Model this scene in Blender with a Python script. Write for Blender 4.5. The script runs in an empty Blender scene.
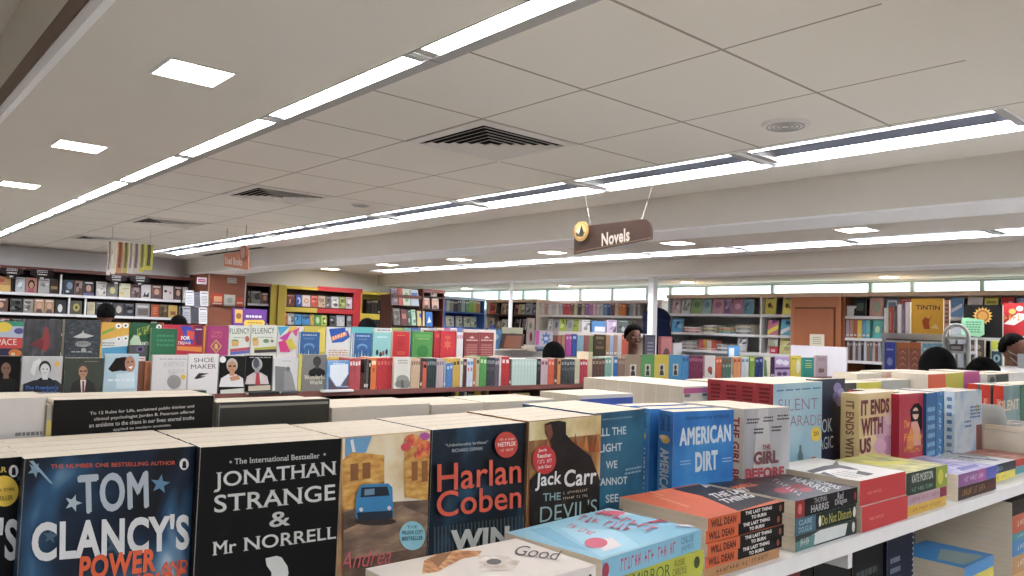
import bpy, math, random
from mathutils import Matrix, Vector
random.seed(7)
C = bpy.context.scene.collection
PI = math.pi
# ------------------------------------------------------------------ camera and survey helpers
F = 780.0
A_ = Vector((-681, 18, F)).normalized()
B_ = Vector((897, 72, F)); B_ = (B_ - A_ * A_.dot(B_)).normalized()
U_ = A_.cross(B_)
if U_.y > 0: U_ = -U_
H = 1.6
def ray(px, py):
    v = Vector((px - 512, py - 288, F))
    return Vector((-A_.dot(v), B_.dot(v), U_.dot(v)))
def onx(px, py, x):
    d = ray(px, py); return d * (x / d.x) + Vector((0, 0, H))
def ony(px, py, y):
    d = ray(px, py); return d * (y / d.y) + Vector((0, 0, H))
def onz(px, py, z):
    d = ray(px, py); return d * ((z - H) / d.z) + Vector((0, 0, H))
def atd(px, py, depth):
    return ray(px, py) * (depth / F) + Vector((0, 0, H))
cam = bpy.data.cameras.new('camera'); co = bpy.data.objects.new('camera', cam); C.objects.link(co)
cam.lens = F / 1024 * 36; cam.sensor_width = 36; cam.clip_start = .02; cam.clip_end = 200
R_ = Matrix(((-A_.x, A_.y, A_.z), (B_.x, -B_.y, -B_.z), (U_.x, -U_.y, -U_.z)))
co.matrix_world = Matrix.Translation((0, 0, H)) @ R_.to_4x4()
bpy.context.scene.camera = co
# ------------------------------------------------------------------ materials
def lin(h):
    h = h.lstrip('#'); r = []
    for i in (0, 2, 4):
        c = int(h[i:i+2], 16) / 255
        r.append(c / 12.92 if c < .04045 else ((c + .055) / 1.055) ** 2.4)
    g = .3 * r[0] + .6 * r[1] + .1 * r[2]; r = [c * .9 + g * .1 for c in r]
    return (r[0], r[1], r[2], 1)
MC = {}
def mat(c, rough=.5, metal=0, var=.06, scale=40, spec=.35, name=None):
    k = (c, rough, metal, var, scale, spec)
    if k in MC: return MC[k]
    m = bpy.data.materials.new(name or 'surface_' + c.strip('#')); m.use_nodes = True
    nt = m.node_tree; b = nt.nodes['Principled BSDF']
    b.inputs['Roughness'].default_value = rough; b.inputs['Metallic'].default_value = metal
    b.inputs['Specular IOR Level'].default_value = spec if sum(lin(c)[:3]) > .06 else .12
    L = lin(c)
    if var > 0:
        tc = nt.nodes.new('ShaderNodeTexCoord'); n = nt.nodes.new('ShaderNodeTexNoise'); n.inputs['Scale'].default_value = scale
        mx = nt.nodes.new('ShaderNodeMix'); mx.data_type = 'RGBA'
        mx.inputs[6].default_value = tuple(v * (1 - var) for v in L[:3]) + (1,)
        mx.inputs[7].default_value = tuple(min(1, v * (1 + var)) for v in L[:3]) + (1,)
        nt.links.new(tc.outputs['Object'], n.inputs['Vector']); nt.links.new(n.outputs['Fac'], mx.inputs[0])
        nt.links.new(mx.outputs[2], b.inputs['Base Color'])
    else: b.inputs['Base Color'].default_value = L
    MC[k] = m; return m
def ramp_mat(name, stops, scale=8, rough=.45, detail=3, stretch=(1, 1, 1), kind='noise', distort=0, spec=.35):
    if name in MC: return MC[name]
    m = bpy.data.materials.new(name); m.use_nodes = True; nt = m.node_tree; b = nt.nodes['Principled BSDF']
    b.inputs['Roughness'].default_value = rough; b.inputs['Specular IOR Level'].default_value = spec
    tc = nt.nodes.new('ShaderNodeTexCoord'); mp = nt.nodes.new('ShaderNodeMapping'); mp.inputs['Scale'].default_value = stretch
    nt.links.new(tc.outputs['Object'], mp.inputs['Vector'])
    if kind == 'noise':
        n = nt.nodes.new('ShaderNodeTexNoise'); n.inputs['Detail'].default_value = detail; n.inputs['Distortion'].default_value = distort
        out = n.outputs['Fac']
    elif kind == 'wave':
        n = nt.nodes.new('ShaderNodeTexWave'); n.inputs['Distortion'].default_value = distort; out = n.outputs['Fac']
    else:
        n = nt.nodes.new('ShaderNodeTexVoronoi'); out = n.outputs['Distance']
    n.inputs['Scale'].default_value = scale
    nt.links.new(mp.outputs[0], n.inputs['Vector'])
    cr = nt.nodes.new('ShaderNodeValToRGB'); e = cr.color_ramp.elements
    while len(e) < len(stops): e.new(.5)
    for i, (p, c) in enumerate(stops): e[i].position = p; e[i].color = lin(c)
    nt.links.new(out, cr.inputs[0]); nt.links.new(cr.outputs[0], b.inputs['Base Color'])
    MC[name] = m; return m
def emit(name, c, s):
    m = bpy.data.materials.new(name); m.use_nodes = True; nt = m.node_tree; nt.nodes.clear()
    e = nt.nodes.new('ShaderNodeEmission'); e.inputs[0].default_value = lin(c); e.inputs[1].default_value = s
    o = nt.nodes.new('ShaderNodeOutputMaterial'); nt.links.new(e.outputs[0], o.inputs[0]); return m
def M_(c):
    return c if not isinstance(c, str) else mat(c)
PAGE = ramp_mat('paper_edges', [(0, '#cdc0a9'), (.5, '#ddd1bb'), (1, '#e6dccb')], scale=260, rough=.9, stretch=(.05, 1, .05), detail=2)
CUT = mat('#e6dfd0', .7, name='cut_card_edge')
WHITE = mat('#e9ebea', .4, name='white_painted_metal'); WOOD = ramp_mat('beech_veneer', [(0, '#a86a42'), (1, '#c08458')], scale=6, stretch=(3, 3, .4), rough=.4)
DKWOOD = ramp_mat('dark_brown_laminate', [(0, '#3c1f18'), (1, '#5c3026')], scale=5, stretch=(1, 1, 8), rough=.4)
PALEWOOD = ramp_mat('pale_wood_edge', [(0, '#d3b393'), (1, '#e2c8aa')], scale=5, stretch=(.5, 1, 8), rough=.4)
STEEL = mat('#a8acae', .35, .3, name='grey_steel'); BLACK = mat('#16171a', .5)
# ------------------------------------------------------------------ mesh builder
class MB:
    def __init__(s): s.v = []; s.f = []; s.m = []; s.mats = []; s.smooth = []
    def mi(s, m):
        m = M_(m)
        if m not in s.mats: s.mats.append(m)
        return s.mats.index(m)
    def poly(s, pts, m, sm=False):
        b = len(s.v); s.v += [tuple(p) for p in pts]; s.f.append(tuple(range(b, b + len(pts)))); s.m.append(s.mi(m)); s.smooth.append(sm)
    def mesh(s, vs, fs, m, sm=False):
        b = len(s.v); s.v += [tuple(p) for p in vs]; i = s.mi(m)
        for f in fs: s.f.append(tuple(b + k for k in f)); s.m.append(i); s.smooth.append(sm)
    def box(s, lo, hi, m, top=None, X=None):
        x0, y0, z0 = lo; x1, y1, z1 = hi
        vs = [(x0,y0,z0),(x1,y0,z0),(x1,y1,z0),(x0,y1,z0),(x0,y0,z1),(x1,y0,z1),(x1,y1,z1),(x0,y1,z1)]
        if X: vs = [tuple(X @ Vector(v)) for v in vs]
        s.mesh(vs, [(0,3,2,1),(4,5,6,7),(0,1,5,4),(1,2,6,5),(2,3,7,6),(3,0,4,7)], m)
    def prism(s, pts, axis, a, b, m):
        # pts 2D outline, extruded along axis
        def q(p, t):
            return (t, p[0], p[1]) if axis == 0 else ((p[0], t, p[1]) if axis == 1 else (p[0], p[1], t))
        n = len(pts); vs = [q(p, a) for p in pts] + [q(p, b) for p in pts]
        fs = [tuple(range(n)), tuple(range(2*n-1, n-1, -1))] + [(i, (i+1) % n, n + (i+1) % n, n + i) for i in range(n)]
        s.mesh(vs, fs, m)
    def tube(s, pts, r, m, n=8, radii=None, cap=True):
        pts = [Vector(p) for p in pts]; rings = []
        for i, p in enumerate(pts):
            d = (pts[min(i+1, len(pts)-1)] - pts[max(i-1, 0)]).normalized()
            a = d.orthogonal().normalized() if i == 0 else (rings_a - d * rings_a.dot(d)).normalized()
            rings_a = a; b = d.cross(a); rr = radii[i] if radii else r
            rings.append([p + (a * math.cos(2*PI*k/n) + b * math.sin(2*PI*k/n)) * rr for k in range(n)])
        vs = [v for g in rings for v in g]; fs = []
        for i in range(len(pts)-1):
            for k in range(n): fs.append((i*n+k, i*n+(k+1) % n, (i+1)*n+(k+1) % n, (i+1)*n+k))
        s.mesh(vs, fs, m, True)
        if cap: s.poly(rings[0][::-1], m); s.poly(rings[-1], m)
    def ell(s, c, r, m, seg=20, rings=12, fn=None):
        vs = []; c = Vector(c)
        for i in range(rings+1):
            t = PI * i / rings
            for k in range(seg):
                u = 2*PI*k/seg; p = Vector((math.sin(t)*math.cos(u), math.sin(t)*math.sin(u), math.cos(t)))
                if fn: p = fn(p)
                vs.append(c + Vector((p.x*r[0], p.y*r[1], p.z*r[2])))
        fs = [(i*seg+k, i*seg+(k+1) % seg, (i+1)*seg+(k+1) % seg, (i+1)*seg+k) for i in range(rings) for k in range(seg)]
        s.mesh(vs, fs, m, True)
    def build(s, name, parent=None, X=None, **props):
        me = bpy.data.meshes.new(name); me.from_pydata(s.v, [], s.f)
        for m in s.mats: me.materials.append(m)
        for i, p in enumerate(me.polygons): p.material_index = s.m[i]; p.use_smooth = s.smooth[i]
        me.update(); o = bpy.data.objects.new(name, me); C.objects.link(o)
        if parent: o.parent = parent
        if X is not None: o.matrix_world = X if not parent else o.matrix_world
        for k, v in props.items(): o[k] = v
        return o
USED = {}
def tag(o, label, cat, group=None):
    o['label'] = label; o['category'] = cat
    if group: o['group'] = group
    USED.setdefault(label, []).append(o)
    return o
def thing(name, label, cat, X=None, loc=None, group=None):
    o = bpy.data.objects.new(name, None); C.objects.link(o); o.empty_display_size = .05
    if loc is not None: o.location = loc
    if X is not None: o.matrix_world = X
    return tag(o, label, cat, group)
def struct(o): o['kind'] = 'structure'; return o
def sbox(name, lo, hi, m):
    b = MB(); b.box(lo, hi, m); return struct(b.build(name))
# ------------------------------------------------------------------ lettering
TC = {}
def text_mesh(s, bold=0., res=4, serif=False):
    k = (s, bold, res, serif)
    if k in TC: return TC[k]
    if s[0] == '~':      # lettering too small to read in the photograph: broken strokes instead of characters
        r = random.Random(len(s) * 13 + ord(s[1])); vs, fs = [], []; n = len(s) - 1
        for i, ch in enumerate(s[1:]):
            if ch == ' ': continue
            for x0, x1, y0, y1 in (((.1, .3, 0, 1), (.3, .75, .8, 1)), ((.15, .35, 0, .95), (.55, .75, .1, 1), (.35, .55, .4, .58)), ((.3, .5, 0, 1), (.1, .7, 0, .2)), ((.1, .75, .35, .6), (.1, .28, .1, 1)))[r.randrange(4)]:
                b = len(vs); vs += [((i + x0) / n, y0, 0), ((i + x1) / n, y0, 0), ((i + x1) / n, y1, 0), ((i + x0) / n, y1, 0)]; fs.append((b, b+1, b+2, b+3))
        TC[k] = (vs, fs); return TC[k]
    cu = bpy.data.curves.new('lettering', 'FONT'); cu.body = s; cu.size = 1; cu.resolution_u = res; cu.space_character = 1 + max(0, bold) * 1.6; cu.offset = bold if 'M' not in s else min(0, bold)
    o = bpy.data.objects.new('lettering', cu); C.objects.link(o)
    dg = bpy.context.evaluated_depsgraph_get(); dg.update()
    me = o.evaluated_get(dg).to_mesh()
    vs = [(v.co.x, v.co.y) for v in me.vertices]; fs = [tuple(p.vertices) for p in me.polygons]
    o.evaluated_get(dg).to_mesh_clear(); bpy.data.objects.remove(o); bpy.data.curves.remove(cu)
    if serif:   # small slabs at the stem ends of every capital
        cap = max(v[1] for v in vs); extra = []
        # group islands
        par = list(range(len(vs)))
        def find(a):
            while par[a] != a: par[a] = par[par[a]]; a = par[a]
            return a
        for f in fs:
            for q in f[1:]: par[find(q)] = find(f[0])
        isl = {}
        for i in range(len(vs)): isl.setdefault(find(i), []).append(i)
        for ids in isl.values():
            x0 = min(vs[i][0] for i in ids); x1 = max(vs[i][0] for i in ids)
            y0 = min(vs[i][1] for i in ids); y1 = max(vs[i][1] for i in ids)
            for yy, sg in ((y0, 1), (y1, -1)):
                xs = sorted(vs[i][0] for i in ids if abs(vs[i][1] - yy) < .004)
                runs = []
                for x in xs:
                    if runs and x - runs[-1][1] < .17: runs[-1][1] = x
                    else: runs.append([x, x])
                for a, b in runs:
                    if .03 < b - a < .26 and len(xs) < 9: extra.append((a - .05, b + .05, yy, yy + sg * .04))
        for a, b, y0, y1 in extra:
            n = len(vs); vs += [(a, y0), (b, y0), (b, y1), (a, y1)]; fs.append((n, n+1, n+2, n+3))
    lift = [0.] * len(vs)
    if bold > 0 and 'M' in s:
        n = len(vs); b0 = list(vs); f0 = list(fs)
        for dx, dy in ((bold, 0), (-bold, 0), (bold*.5, bold * .7), (-bold*.5, -bold * .7)):
            m = len(vs); lift += [lift[-1] + .15] * len(b0); vs += [(x + dx, y + dy) for x, y in b0]; fs += [tuple(q + m for q in f) for f in f0]
    lift += [0.] * (len(vs) - len(lift))
    x0 = min(v[0] for v in vs); x1 = max(v[0] for v in vs); y0 = min(v[1] for v in vs); y1 = max(v[1] for v in vs)
    vs = [((v[0] - x0) / (x1 - x0), (v[1] - y0) / (y1 - y0), lift[i]) for i, v in enumerate(vs)]
    TC[k] = (vs, fs); return TC[k]
# art items: all coordinates are fractions of the panel
#  ('r',u0,v0,u1,v1,c)  ('e',cu,cv,ru,rv,c)  ('p',[(u,v)..],c)  ('t',s,cu,cv,w,h,c,{bold,rot,shear,serif})  ('l',u0,v0,u1,v1,n,c)  ('s',cu,cv,r,ri,n,c) star
def paint(mb, art, fn, w, h, eps):
    """fn(u_metres, v_metres, lift) -> local point"""
    k = 0
    for a in art:
        k += 1; e = eps * k; t = a[0]
        if t == 'r':
            mb.poly([fn(a[1]*w, a[2]*h, e), fn(a[3]*w, a[2]*h, e), fn(a[3]*w, a[4]*h, e), fn(a[1]*w, a[4]*h, e)], a[5])
        elif t == 'e':
            mb.poly([fn((a[1] + a[3]*math.cos(q*PI/10))*w, (a[2] + a[4]*math.sin(q*PI/10))*h, e) for q in range(20)], a[5])
        elif t == 'p':
            mb.poly([fn(u*w, v*h, e) for u, v in a[1]], a[2])
        elif t == 's':
            n = a[5]; mb.poly([fn(a[1]*w + (a[3] if q % 2 == 0 else a[4])*w*math.sin(q*PI/n), a[2]*h + (a[3] if q % 2 == 0 else a[4])*w*math.cos(q*PI/n), e) for q in range(2*n)], a[6])
        elif t == 'l':
            _, u0, v0, u1, v1, n, c = a; rh = (v1 - v0) / n; rr = random.Random(n * 7 + int(u0 * 100))
            for i in range(n):
                u = u0 + rr.random() * .06 * (u1 - u0); y = v1 - (i + .75) * rh
                while u < u1 - .02:
                    q = min(u1, u + (u1 - u0) * rr.uniform(.08, .22))
                    mb.poly([fn(u*w, y*h, e), fn(q*w, y*h, e), fn(q*w, (y + rh*.5)*h, e), fn(u*w, (y + rh*.5)*h, e)], c); u = q + (u1 - u0) * .04
        elif t == 't':
            _, s, cu, cv, tw, th, c = a[:7]; o = a[7] if len(a) > 7 else {}
            vs, fs = text_mesh(s, o.get('bold', 0), o.get('res', 3), o.get('serif', False))
            W_, H_ = tw * w, th * h; sh = o.get('shear', 0); rot = o.get('rot', 0); cr, sr = math.cos(rot), math.sin(rot); out = []
            for x, y, lf in vs:
                X = (x - .5) * W_ + (y - .5) * H_ * sh; Y = (y - .5) * H_
                out.append(fn(cu*w + X*cr - Y*sr, cv*h + X*sr + Y*cr, e + lf*eps))
            mb.mesh(out, fs, c)
def book_into(cov, pg, W, Hh, T, cm, front, spine, tc, eps, spR=False, spc=None, pagem=None, inset=.0001, top=None):
    pagem = pagem or PAGE; sm = spc or cm
    def board(x0, y0, x1, y1, m, ax):
        v = [(x0,y0,0),(x1,y0,0),(x1,y1,0),(x0,y1,0),(x0,y0,Hh),(x1,y0,Hh),(x1,y1,Hh),(x0,y1,Hh)]
        cov.mesh(v, [(0,3,2,1),(4,5,6,7)] + ([(1,2,6,5),(3,0,4,7)] if ax else [(0,1,5,4),(2,3,7,6)]), CUT)
        cov.mesh(v, [(0,1,5,4),(2,3,7,6)] if ax else [(1,2,6,5),(3,0,4,7)], m)
    board(0, 0, W, tc, cm, True); board(0, T - tc, W, T, cm, True)
    if not spR: board(-tc*.2, 0, tc, T, sm, False)
    else: board(W - tc, 0, W + tc*.2, T, sm, False)
    pg.box((tc if not spR else inset, tc, inset), (W - inset if not spR else W - tc, T - tc, Hh - inset), pagem)
    paint(cov, front, lambda u, v, e: (u, -e, v), W, Hh, eps)
    if not spR: paint(cov, spine, lambda u, v, e: (-tc*.2 - e, T - u, v), T, Hh, eps)
    else: paint(cov, spine, lambda u, v, e: (W + tc*.2 + e, u, v), T, Hh, eps)
def book(label, X, W, Hh, T, cm, front=(), spine=(), near=False, group=None, cat='book', name='book', eps=None, **k):
    tc = k.pop('tc', .0006 if near else .0014)
    if near:
        r = thing(name, label, cat, X=X, group=group); c = MB(); p = MB()
        book_into(c, p, W, Hh, T, cm, front, spine, tc, eps or .00015, **k)
        c.build('cover', r); p.build('page_block', r); return r
    c = MB(); book_into(c, c, W, Hh, T, cm, front, spine, tc, eps or .0004, **k)
    return tag(c.build(name, X=X), label, cat, group)
def frame(o, ex, ey, ez):
    return Matrix(((ex[0], ey[0], ez[0], o[0]), (ex[1], ey[1], ez[1], o[1]), (ex[2], ey[2], ez[2], o[2]), (0, 0, 0, 1)))
def faceX(x, y, z, lean=0.):      # cover faces +X, width runs to +Y
    c, s = math.cos(lean), math.sin(lean)
    return frame((x, y, z), (0, 1, 0), (-c, 0, -s), (-s, 0, c))
def faceY(x, y, z, lean=0.):      # cover faces -Y, width runs to +X
    c, s = math.cos(lean), math.sin(lean)
    return frame((x, y, z), (1, 0, 0), (0, c, -s), (0, s, c))
def spineX(x, y, z): return frame((x, y, z), (-1, 0, 0), (0, -1, 0), (0, 0, 1))     # y = high side
def spineY(x, y, z): return frame((x, y, z), (0, 1, 0), (-1, 0, 0), (0, 0, 1))      # x = right side
def faceDir(p0, p1, z):           # upright, front face from p0 (left) to p1 (right)
    d = Vector((p1.x - p0.x, p1.y - p0.y, 0)).normalized()
    return frame((p0.x, p0.y, z), d, (-d.y, d.x, 0), (0, 0, 1))
# ================================================================== THE ROOM
XW, XE, YS, YN, ZC = -12.45, 4.2, -5.0, 8.9, 2.5
PLAS = mat('#e6e1d6', .85, name='ceiling_plaster', scale=3, var=.03); WALLM = mat('#f6f6f5', .8, name='wall_paint', scale=3, var=.03)
TRIM_LITW = mat('#fdfdfd', .6, name='white_gloss_trim', scale=3, var=.02)  # white trim; on the beam undersides brightness put into the colour
def tilemat():
    m = bpy.data.materials.new('ceiling_tiles'); m.use_nodes = True; nt = m.node_tree; b = nt.nodes['Principled BSDF']; b.inputs['Roughness'].default_value = .85
    tc = nt.nodes.new('ShaderNodeTexCoord'); sp = nt.nodes.new('ShaderNodeSeparateXYZ'); nt.links.new(tc.outputs['Object'], sp.inputs[0])
    def g(axis, off, w):
        a = nt.nodes.new('ShaderNodeMath'); a.operation = 'ADD'; a.inputs[1].default_value = off; nt.links.new(sp.outputs[axis], a.inputs[0])
        p = nt.nodes.new('ShaderNodeMath'); p.operation = 'PINGPONG'; p.inputs[1].default_value = .3; nt.links.new(a.outputs[0], p.inputs[0])
        l = nt.nodes.new('ShaderNodeMath'); l.operation = 'LESS_THAN'; l.inputs[1].default_value = w; nt.links.new(p.outputs[0], l.inputs[0]); return l
    a = g(0, 2.6 + 12, .006); c = g(1, -2.06 + 6, .005)
    mx = nt.nodes.new('ShaderNodeMath'); mx.operation = 'MAXIMUM'; nt.links.new(a.outputs[0], mx.inputs[0]); nt.links.new(c.outputs[0], mx.inputs[1])
    mi = nt.nodes.new('ShaderNodeMix'); mi.data_type = 'RGBA'; mi.inputs[6].default_value = lin('#e6e1d6'); mi.inputs[7].default_value = lin('#a0988b')
    nt.links.new(mx.outputs[0], mi.inputs[0]); nt.links.new(mi.outputs[2], b.inputs['Base Color']); return m
TILE = tilemat()
FLOORM = ramp_mat('floor_tiles', [(0, '#b2aca0'), (1, '#c6c0b4')], scale=2, rough=.3)
sbox('floor', (XW - .2, YS - .2, -.1), (XE + .2, YN + .2, 0), FLOORM)
sbox('wall_left', (XW - .2, YS, 0), (XW, YN, 3.2), WALLM)
BOOKW = ramp_mat('brown_panelled_wall', [(.3, '#6a5a4e'), (.6, '#93826f')], scale=3)
sbox('wall_right', (XE, YS, 0), (XE + .2, YN, 3.2), BOOKW)
sbox('wall_front', (XW - .2, YS - .2, 0), (XE + .2, YS, 3.2), BOOKW)
sbox('wall_back', (XW - .2, YN, 0), (XE + .2, YN + .2, 1.93), WALLM)
sbox('wall_back_lintel', (XW - .2, YN, 2.285), (XE + .2, YN + .2, 3.2), WALLM)
# ceiling: raised bay behind, soffit with panels, tiled bay, beam, soffit, beam with low soffit
b = MB()
b.box((XW, YS, 2.95), (XE, .56, 3.05), PLAS)
struct(b.build('ceiling'))
b = MB(); b.box((XW, .542, 2.62), (XE, .56, 2.95), PLAS); struct(b.build('ceiling_recess_side'))
b = MB(); b.box((XW, .528, 2.553), (XE, .56, 2.632), ramp_mat('brown_ceiling_trim', [(0, '#5d4636'), (1, '#7a5c47')], scale=4)); struct(b.build('trim_1'))
b = MB(); b.box((XW, .535, 2.5), (XE, .56, 2.555), TRIM_LITW); struct(b.build('trim_2'))
def strip(name, y0, y1, z, m, x0=XW, x1=XE, th=.12): return sbox(name, (x0, y0, z), (x1, y1, z + th), m)
strip('ceiling_soffit', .56, 1.385, ZC, PLAS)
strip('ceiling_tiled_bay', 1.52, 3.29, ZC, TILE, x1=-.905)
strip('ceiling_plain_bay', 1.52, 3.29, ZC, PLAS, x0=-.905)
for y0, y1 in ((1.385, 1.52), (3.29, 3.65)):
    for x0, x1 in ((-.905, .395), (1.57, 1.595), (2.77, 2.795), (3.97, XE)): sbox('ceiling_plain_bay', (x0, y0, ZC), (x1, y1, ZC + .12), PLAS)
strip('ceiling_beam_shelf', 3.65, 4.07, ZC, PLAS)
sbox('ceiling_beam', (XW, 4.07, 2.283), (XE, 4.46, 2.7), PLAS)
sbox('trim_3', (XW, 4.066, 2.272), (XE, 4.464, 2.284), TRIM_LITW)  # beam underside whitened, the light on it put into the colour
strip('ceiling_soffit', 4.46, 6.75, ZC, PLAS)
strip('ceiling_beam_shelf', 7.1, 7.55, ZC, PLAS)
strip('ceiling_plain_bay', 6.75, 7.1, ZC, PLAS, x0=1.5)
sbox('ceiling_beam', (XW, 7.55, 2.32), (XE, 7.95, 2.7), PLAS)
sbox('trim_4', (XW, 7.546, 2.308), (XE, 7.96, 2.32), TRIM_LITW)  # far beam underside, painted brighter in place of light reaching it
sbox('ceiling_soffit', (XW, 7.95, 2.3), (XE, 8.9, 2.6), PLAS)
# window strip, daylight beyond
wn = 0; muls = [435, 470, 497, 521, 545, 578, 610, 645, 668, 704, 770, 868, 910, 980, 1060, 1160]
GLASS = bpy.data.materials.new('window_glass'); GLASS.use_nodes = True
nt = GLASS.node_tree; nt.nodes.clear(); t_ = nt.nodes.new('ShaderNodeBsdfTransparent'); t_.inputs[0].default_value = (.93, 1, .985, 1)
g_ = nt.nodes.new('ShaderNodeBsdfGlossy'); g_.inputs['Roughness'].default_value = .05; mxs = nt.nodes.new('ShaderNodeMixShader'); mxs.inputs[0].default_value = .06
o_ = nt.nodes.new('ShaderNodeOutputMaterial'); nt.links.new(t_.outputs[0], mxs.inputs[1]); nt.links.new(g_.outputs[0], mxs.inputs[2]); nt.links.new(mxs.outputs[0], o_.inputs[0])
FRAMEM = mat('#cfdcd8', .5)
xs = [ony(p, 285, YN).x for p in muls]; xs = [XW] + xs[1:] + [-.4, .6, 1.6, 2.6, XE]
for i in range(len(xs) - 1):
    if xs[i+1] - xs[i] < .05: continue
    a, c = xs[i], xs[i+1]; w = MB(); fr = .02
    w.box((a, YN + .05, 1.93), (c, YN + .09, 1.95), FRAMEM); w.box((a, YN + .05, 2.265), (c, YN + .09, 2.285), FRAMEM)
    w.box((a, YN + .05, 1.95), (a + fr, YN + .09, 2.265), FRAMEM); w.box((c - fr, YN + .05, 1.95), (c, YN + .09, 2.265), FRAMEM)
    o = w.build('window_%d' % (i + 1)); struct(o)
    g = MB(); g.box((a + fr, YN + .067, 1.95), (c - fr, YN + .073, 2.265), GLASS); g.build('pane', o)
W = bpy.data.worlds.new('daylight'); bpy.context.scene.world = W; W.use_nodes = True
W.node_tree.nodes['Background'].inputs[0].default_value = (.97, 1, 1, 1); W.node_tree.nodes['Background'].inputs[1].default_value = 1.8
# ------------------------------------------------------------------ tube light fittings
TUBE = emit('fluorescent_tube', '#f3f4ff', 60.0); LED = emit('warm_led_diffuser', '#fff0dc', 14.0)
REFL = mat('#b4bac8', .5, 0, name='fitting_reflector', var=0); GREYR = mat('#aaa9a4', .5)
REFL1 = mat('#7c808a', .5, name='narrow_fitting_reflector', var=0)
def fitting(x0, x1, y0, y1, kind, label, group, ZC=ZC):
    """kind 1: opening seen from below with a grey rail; kind 2: wide reflector trough"""
    t = thing('tube_light_fitting', label, 'ceiling light', loc=((x0 + x1) / 2, (y0 + y1) / 2, ZC), group=group)
    ox, oy, oz = t.location; L = lambda x, y, z: (x - ox, y - oy, z - oz)
    def bx(mb, a, c, m): mb.box(L(*a), L(*c), m)
    h = MB(); zt = ZC + (.055 if kind == 1 else .075)
    RF = REFL1 if kind == 1 else REFL; bx(h, (x0, y0, zt), (x1, y1, zt + .01), RF); bx(h, (x0, y0, ZC - .002), (x0 + .012, y1, zt), WHITE); bx(h, (x1 - .012, y0, ZC - .002), (x1, y1, zt), WHITE)
    bx(h, (x0, y0, ZC - .002), (x1, y0 + .006, zt), WHITE if kind == 2 else GREYR)
    bx(h, (x0, y1 - .006, ZC - (.012 if kind == 2 else .002)), (x1, y1, zt), WHITE if kind == 2 else GREYR); h.build('housing', t)
    if kind == 1:
        r = MB(); bx(r, (x0, y0 + .082, ZC - .003), (x1, y1, ZC + .012), GREYR); r.build('rail', t); ys = (y0 + .024, y0 + .064); tz = ZC + .013
    else:
        r = MB()
        bx(r, (x0 + .012, y0 + .062, ZC + .004), (x1 - .012, y0 + .066, zt), REFL)  # baffle added to hold this tube's light off the beam face
        for k in range(4): bx(r, (x0 + .012, y0 + .1 + k*.04, zt - .006 - .005*k), (x1 - .012, y0 + .11 + k*.04, zt), REFL)
        bx(r, (x0 + .012, y1 - .085, ZC + .018), (x1 - .012, y1 - .081, zt), REFL)  # shorter baffle added to keep the second tube from flooding the trough
        r.build('reflector', t); ys = (y0 + .036, y1 - .05); tz = ZC + .026
    for y in ys:
        q = MB(); q.tube([L(x0 + .05, y, tz), L(x1 - .05, y, tz)], .013 if kind == 2 else .0105, TUBE, 8); q.build('tube', t)
    for x in (x0 + .012, x1 - .052):
        q = MB(); bx(q, (x, ys[0] - .02, ZC + .001), (x + .04, ys[-1] + .02, ZC + .05), GREYR); q.build('lamp_holder', t)
rows = [(1.385, 1.52, 1, 'row beside the panel soffit', 'tube lights beside the square panel soffit'),
        (3.29, 3.65, 2, 'row between tiles and beam', 'tube lights between tiles and beam'),
        (6.75, 7.1, 2, 'row in the far bay', 'tube lights in the far bay')]
for ri, (y0, y1, kd, ds, gp) in enumerate(rows):
    x = -.98 + (1.17 * 2 if ri == 2 else 0); n = 0; N = 9 if ri < 2 else 11
    for k in range(N):
        x1 = x - 1.17 * k; x0 = x1 - 1.165
        if x0 < XW + .05: break
        pos = ['nearest fitting of the ', 'second fitting from the near end of the ', 'third fitting from the near end of the '] if ri != 2 else ['near end fitting of the '] * 3
        if k < 3 and not (ri == 2): lab = 'white tube light, ' + pos[k] + ds
        elif k == N - 1: lab = 'white tube light, far end of the ' + ds
        else: lab = 'white tube light midway along the ' + ds
        fitting(x0, x1, y0, y1, kd, lab, gp)
    # filler where the row of fittings stops before the walls
    sbox('ceiling_filler', (XW, y0, ZC), (x0 - .002 if x0 > XW + .05 else x1 - 1.17 + .004, y1, ZC + .1), PLAS)
for ri, (y0, y1, kd) in enumerate(((1.385, 1.52, 1), (3.29, 3.65, 2))):
    for x0 in (.4, 1.6, 2.8): fitting(x0, x0 + 1.165, y0, y1, kd, 'white tube light behind the photographer', 'tube lights out of view')
for x0 in (-4.4, -2.0, .4, 1.6, 2.8): fitting(x0, x0 + 1.165, -1.4, -1.265, 1, 'white tube light behind the photographer', 'tube lights out of view', ZC=2.89)
sbox('ceiling_filler', (-.98, 1.385, ZC), (-.905, 1.52, ZC + .1), PLAS)
sbox('ceiling_filler', (-.98, 3.29, ZC), (-.905, 3.65, ZC + .1), PLAS)
# ------------------------------------------------------------------ square LED panels
def panel(x, y, z, label, s=.11, group=None):
    t = thing('ceiling_panel_light', label, 'ceiling light', loc=(x, y, z), group=group)
    f = MB(); r = s + .012
    for a, c in (((-r, -r, -.004), (r, -s, .0)), ((-r, s, -.004), (r, r, .0)), ((-r, -s, -.004), (-s, s, .0)), ((s, -s, -.004), (r, s, .0))): f.box(a, c, WHITE)
    f.build('frame', t); d = MB(); d.box((-s, -s, -.0035), (s, s, -.0005), LED); d.build('diffuser', t)
for i, x in enumerate((-2.915, -4.665, -6.43, -8.2, -9.96, -1.12, .7, 2.5)):
    nm = {0: 'largest square panel light, in the left soffit, nearest the camera', 1: 'second square panel light along the left soffit', 2: 'third square panel light along the left soffit, small', 3: 'fourth square panel light, at the left edge of the soffit'}
    panel(x, .95, ZC, nm.get(i, 'square panel light in the left soffit, out of view'), group=None if i < 4 else 'unseen panel lights of the left soffit')
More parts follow.
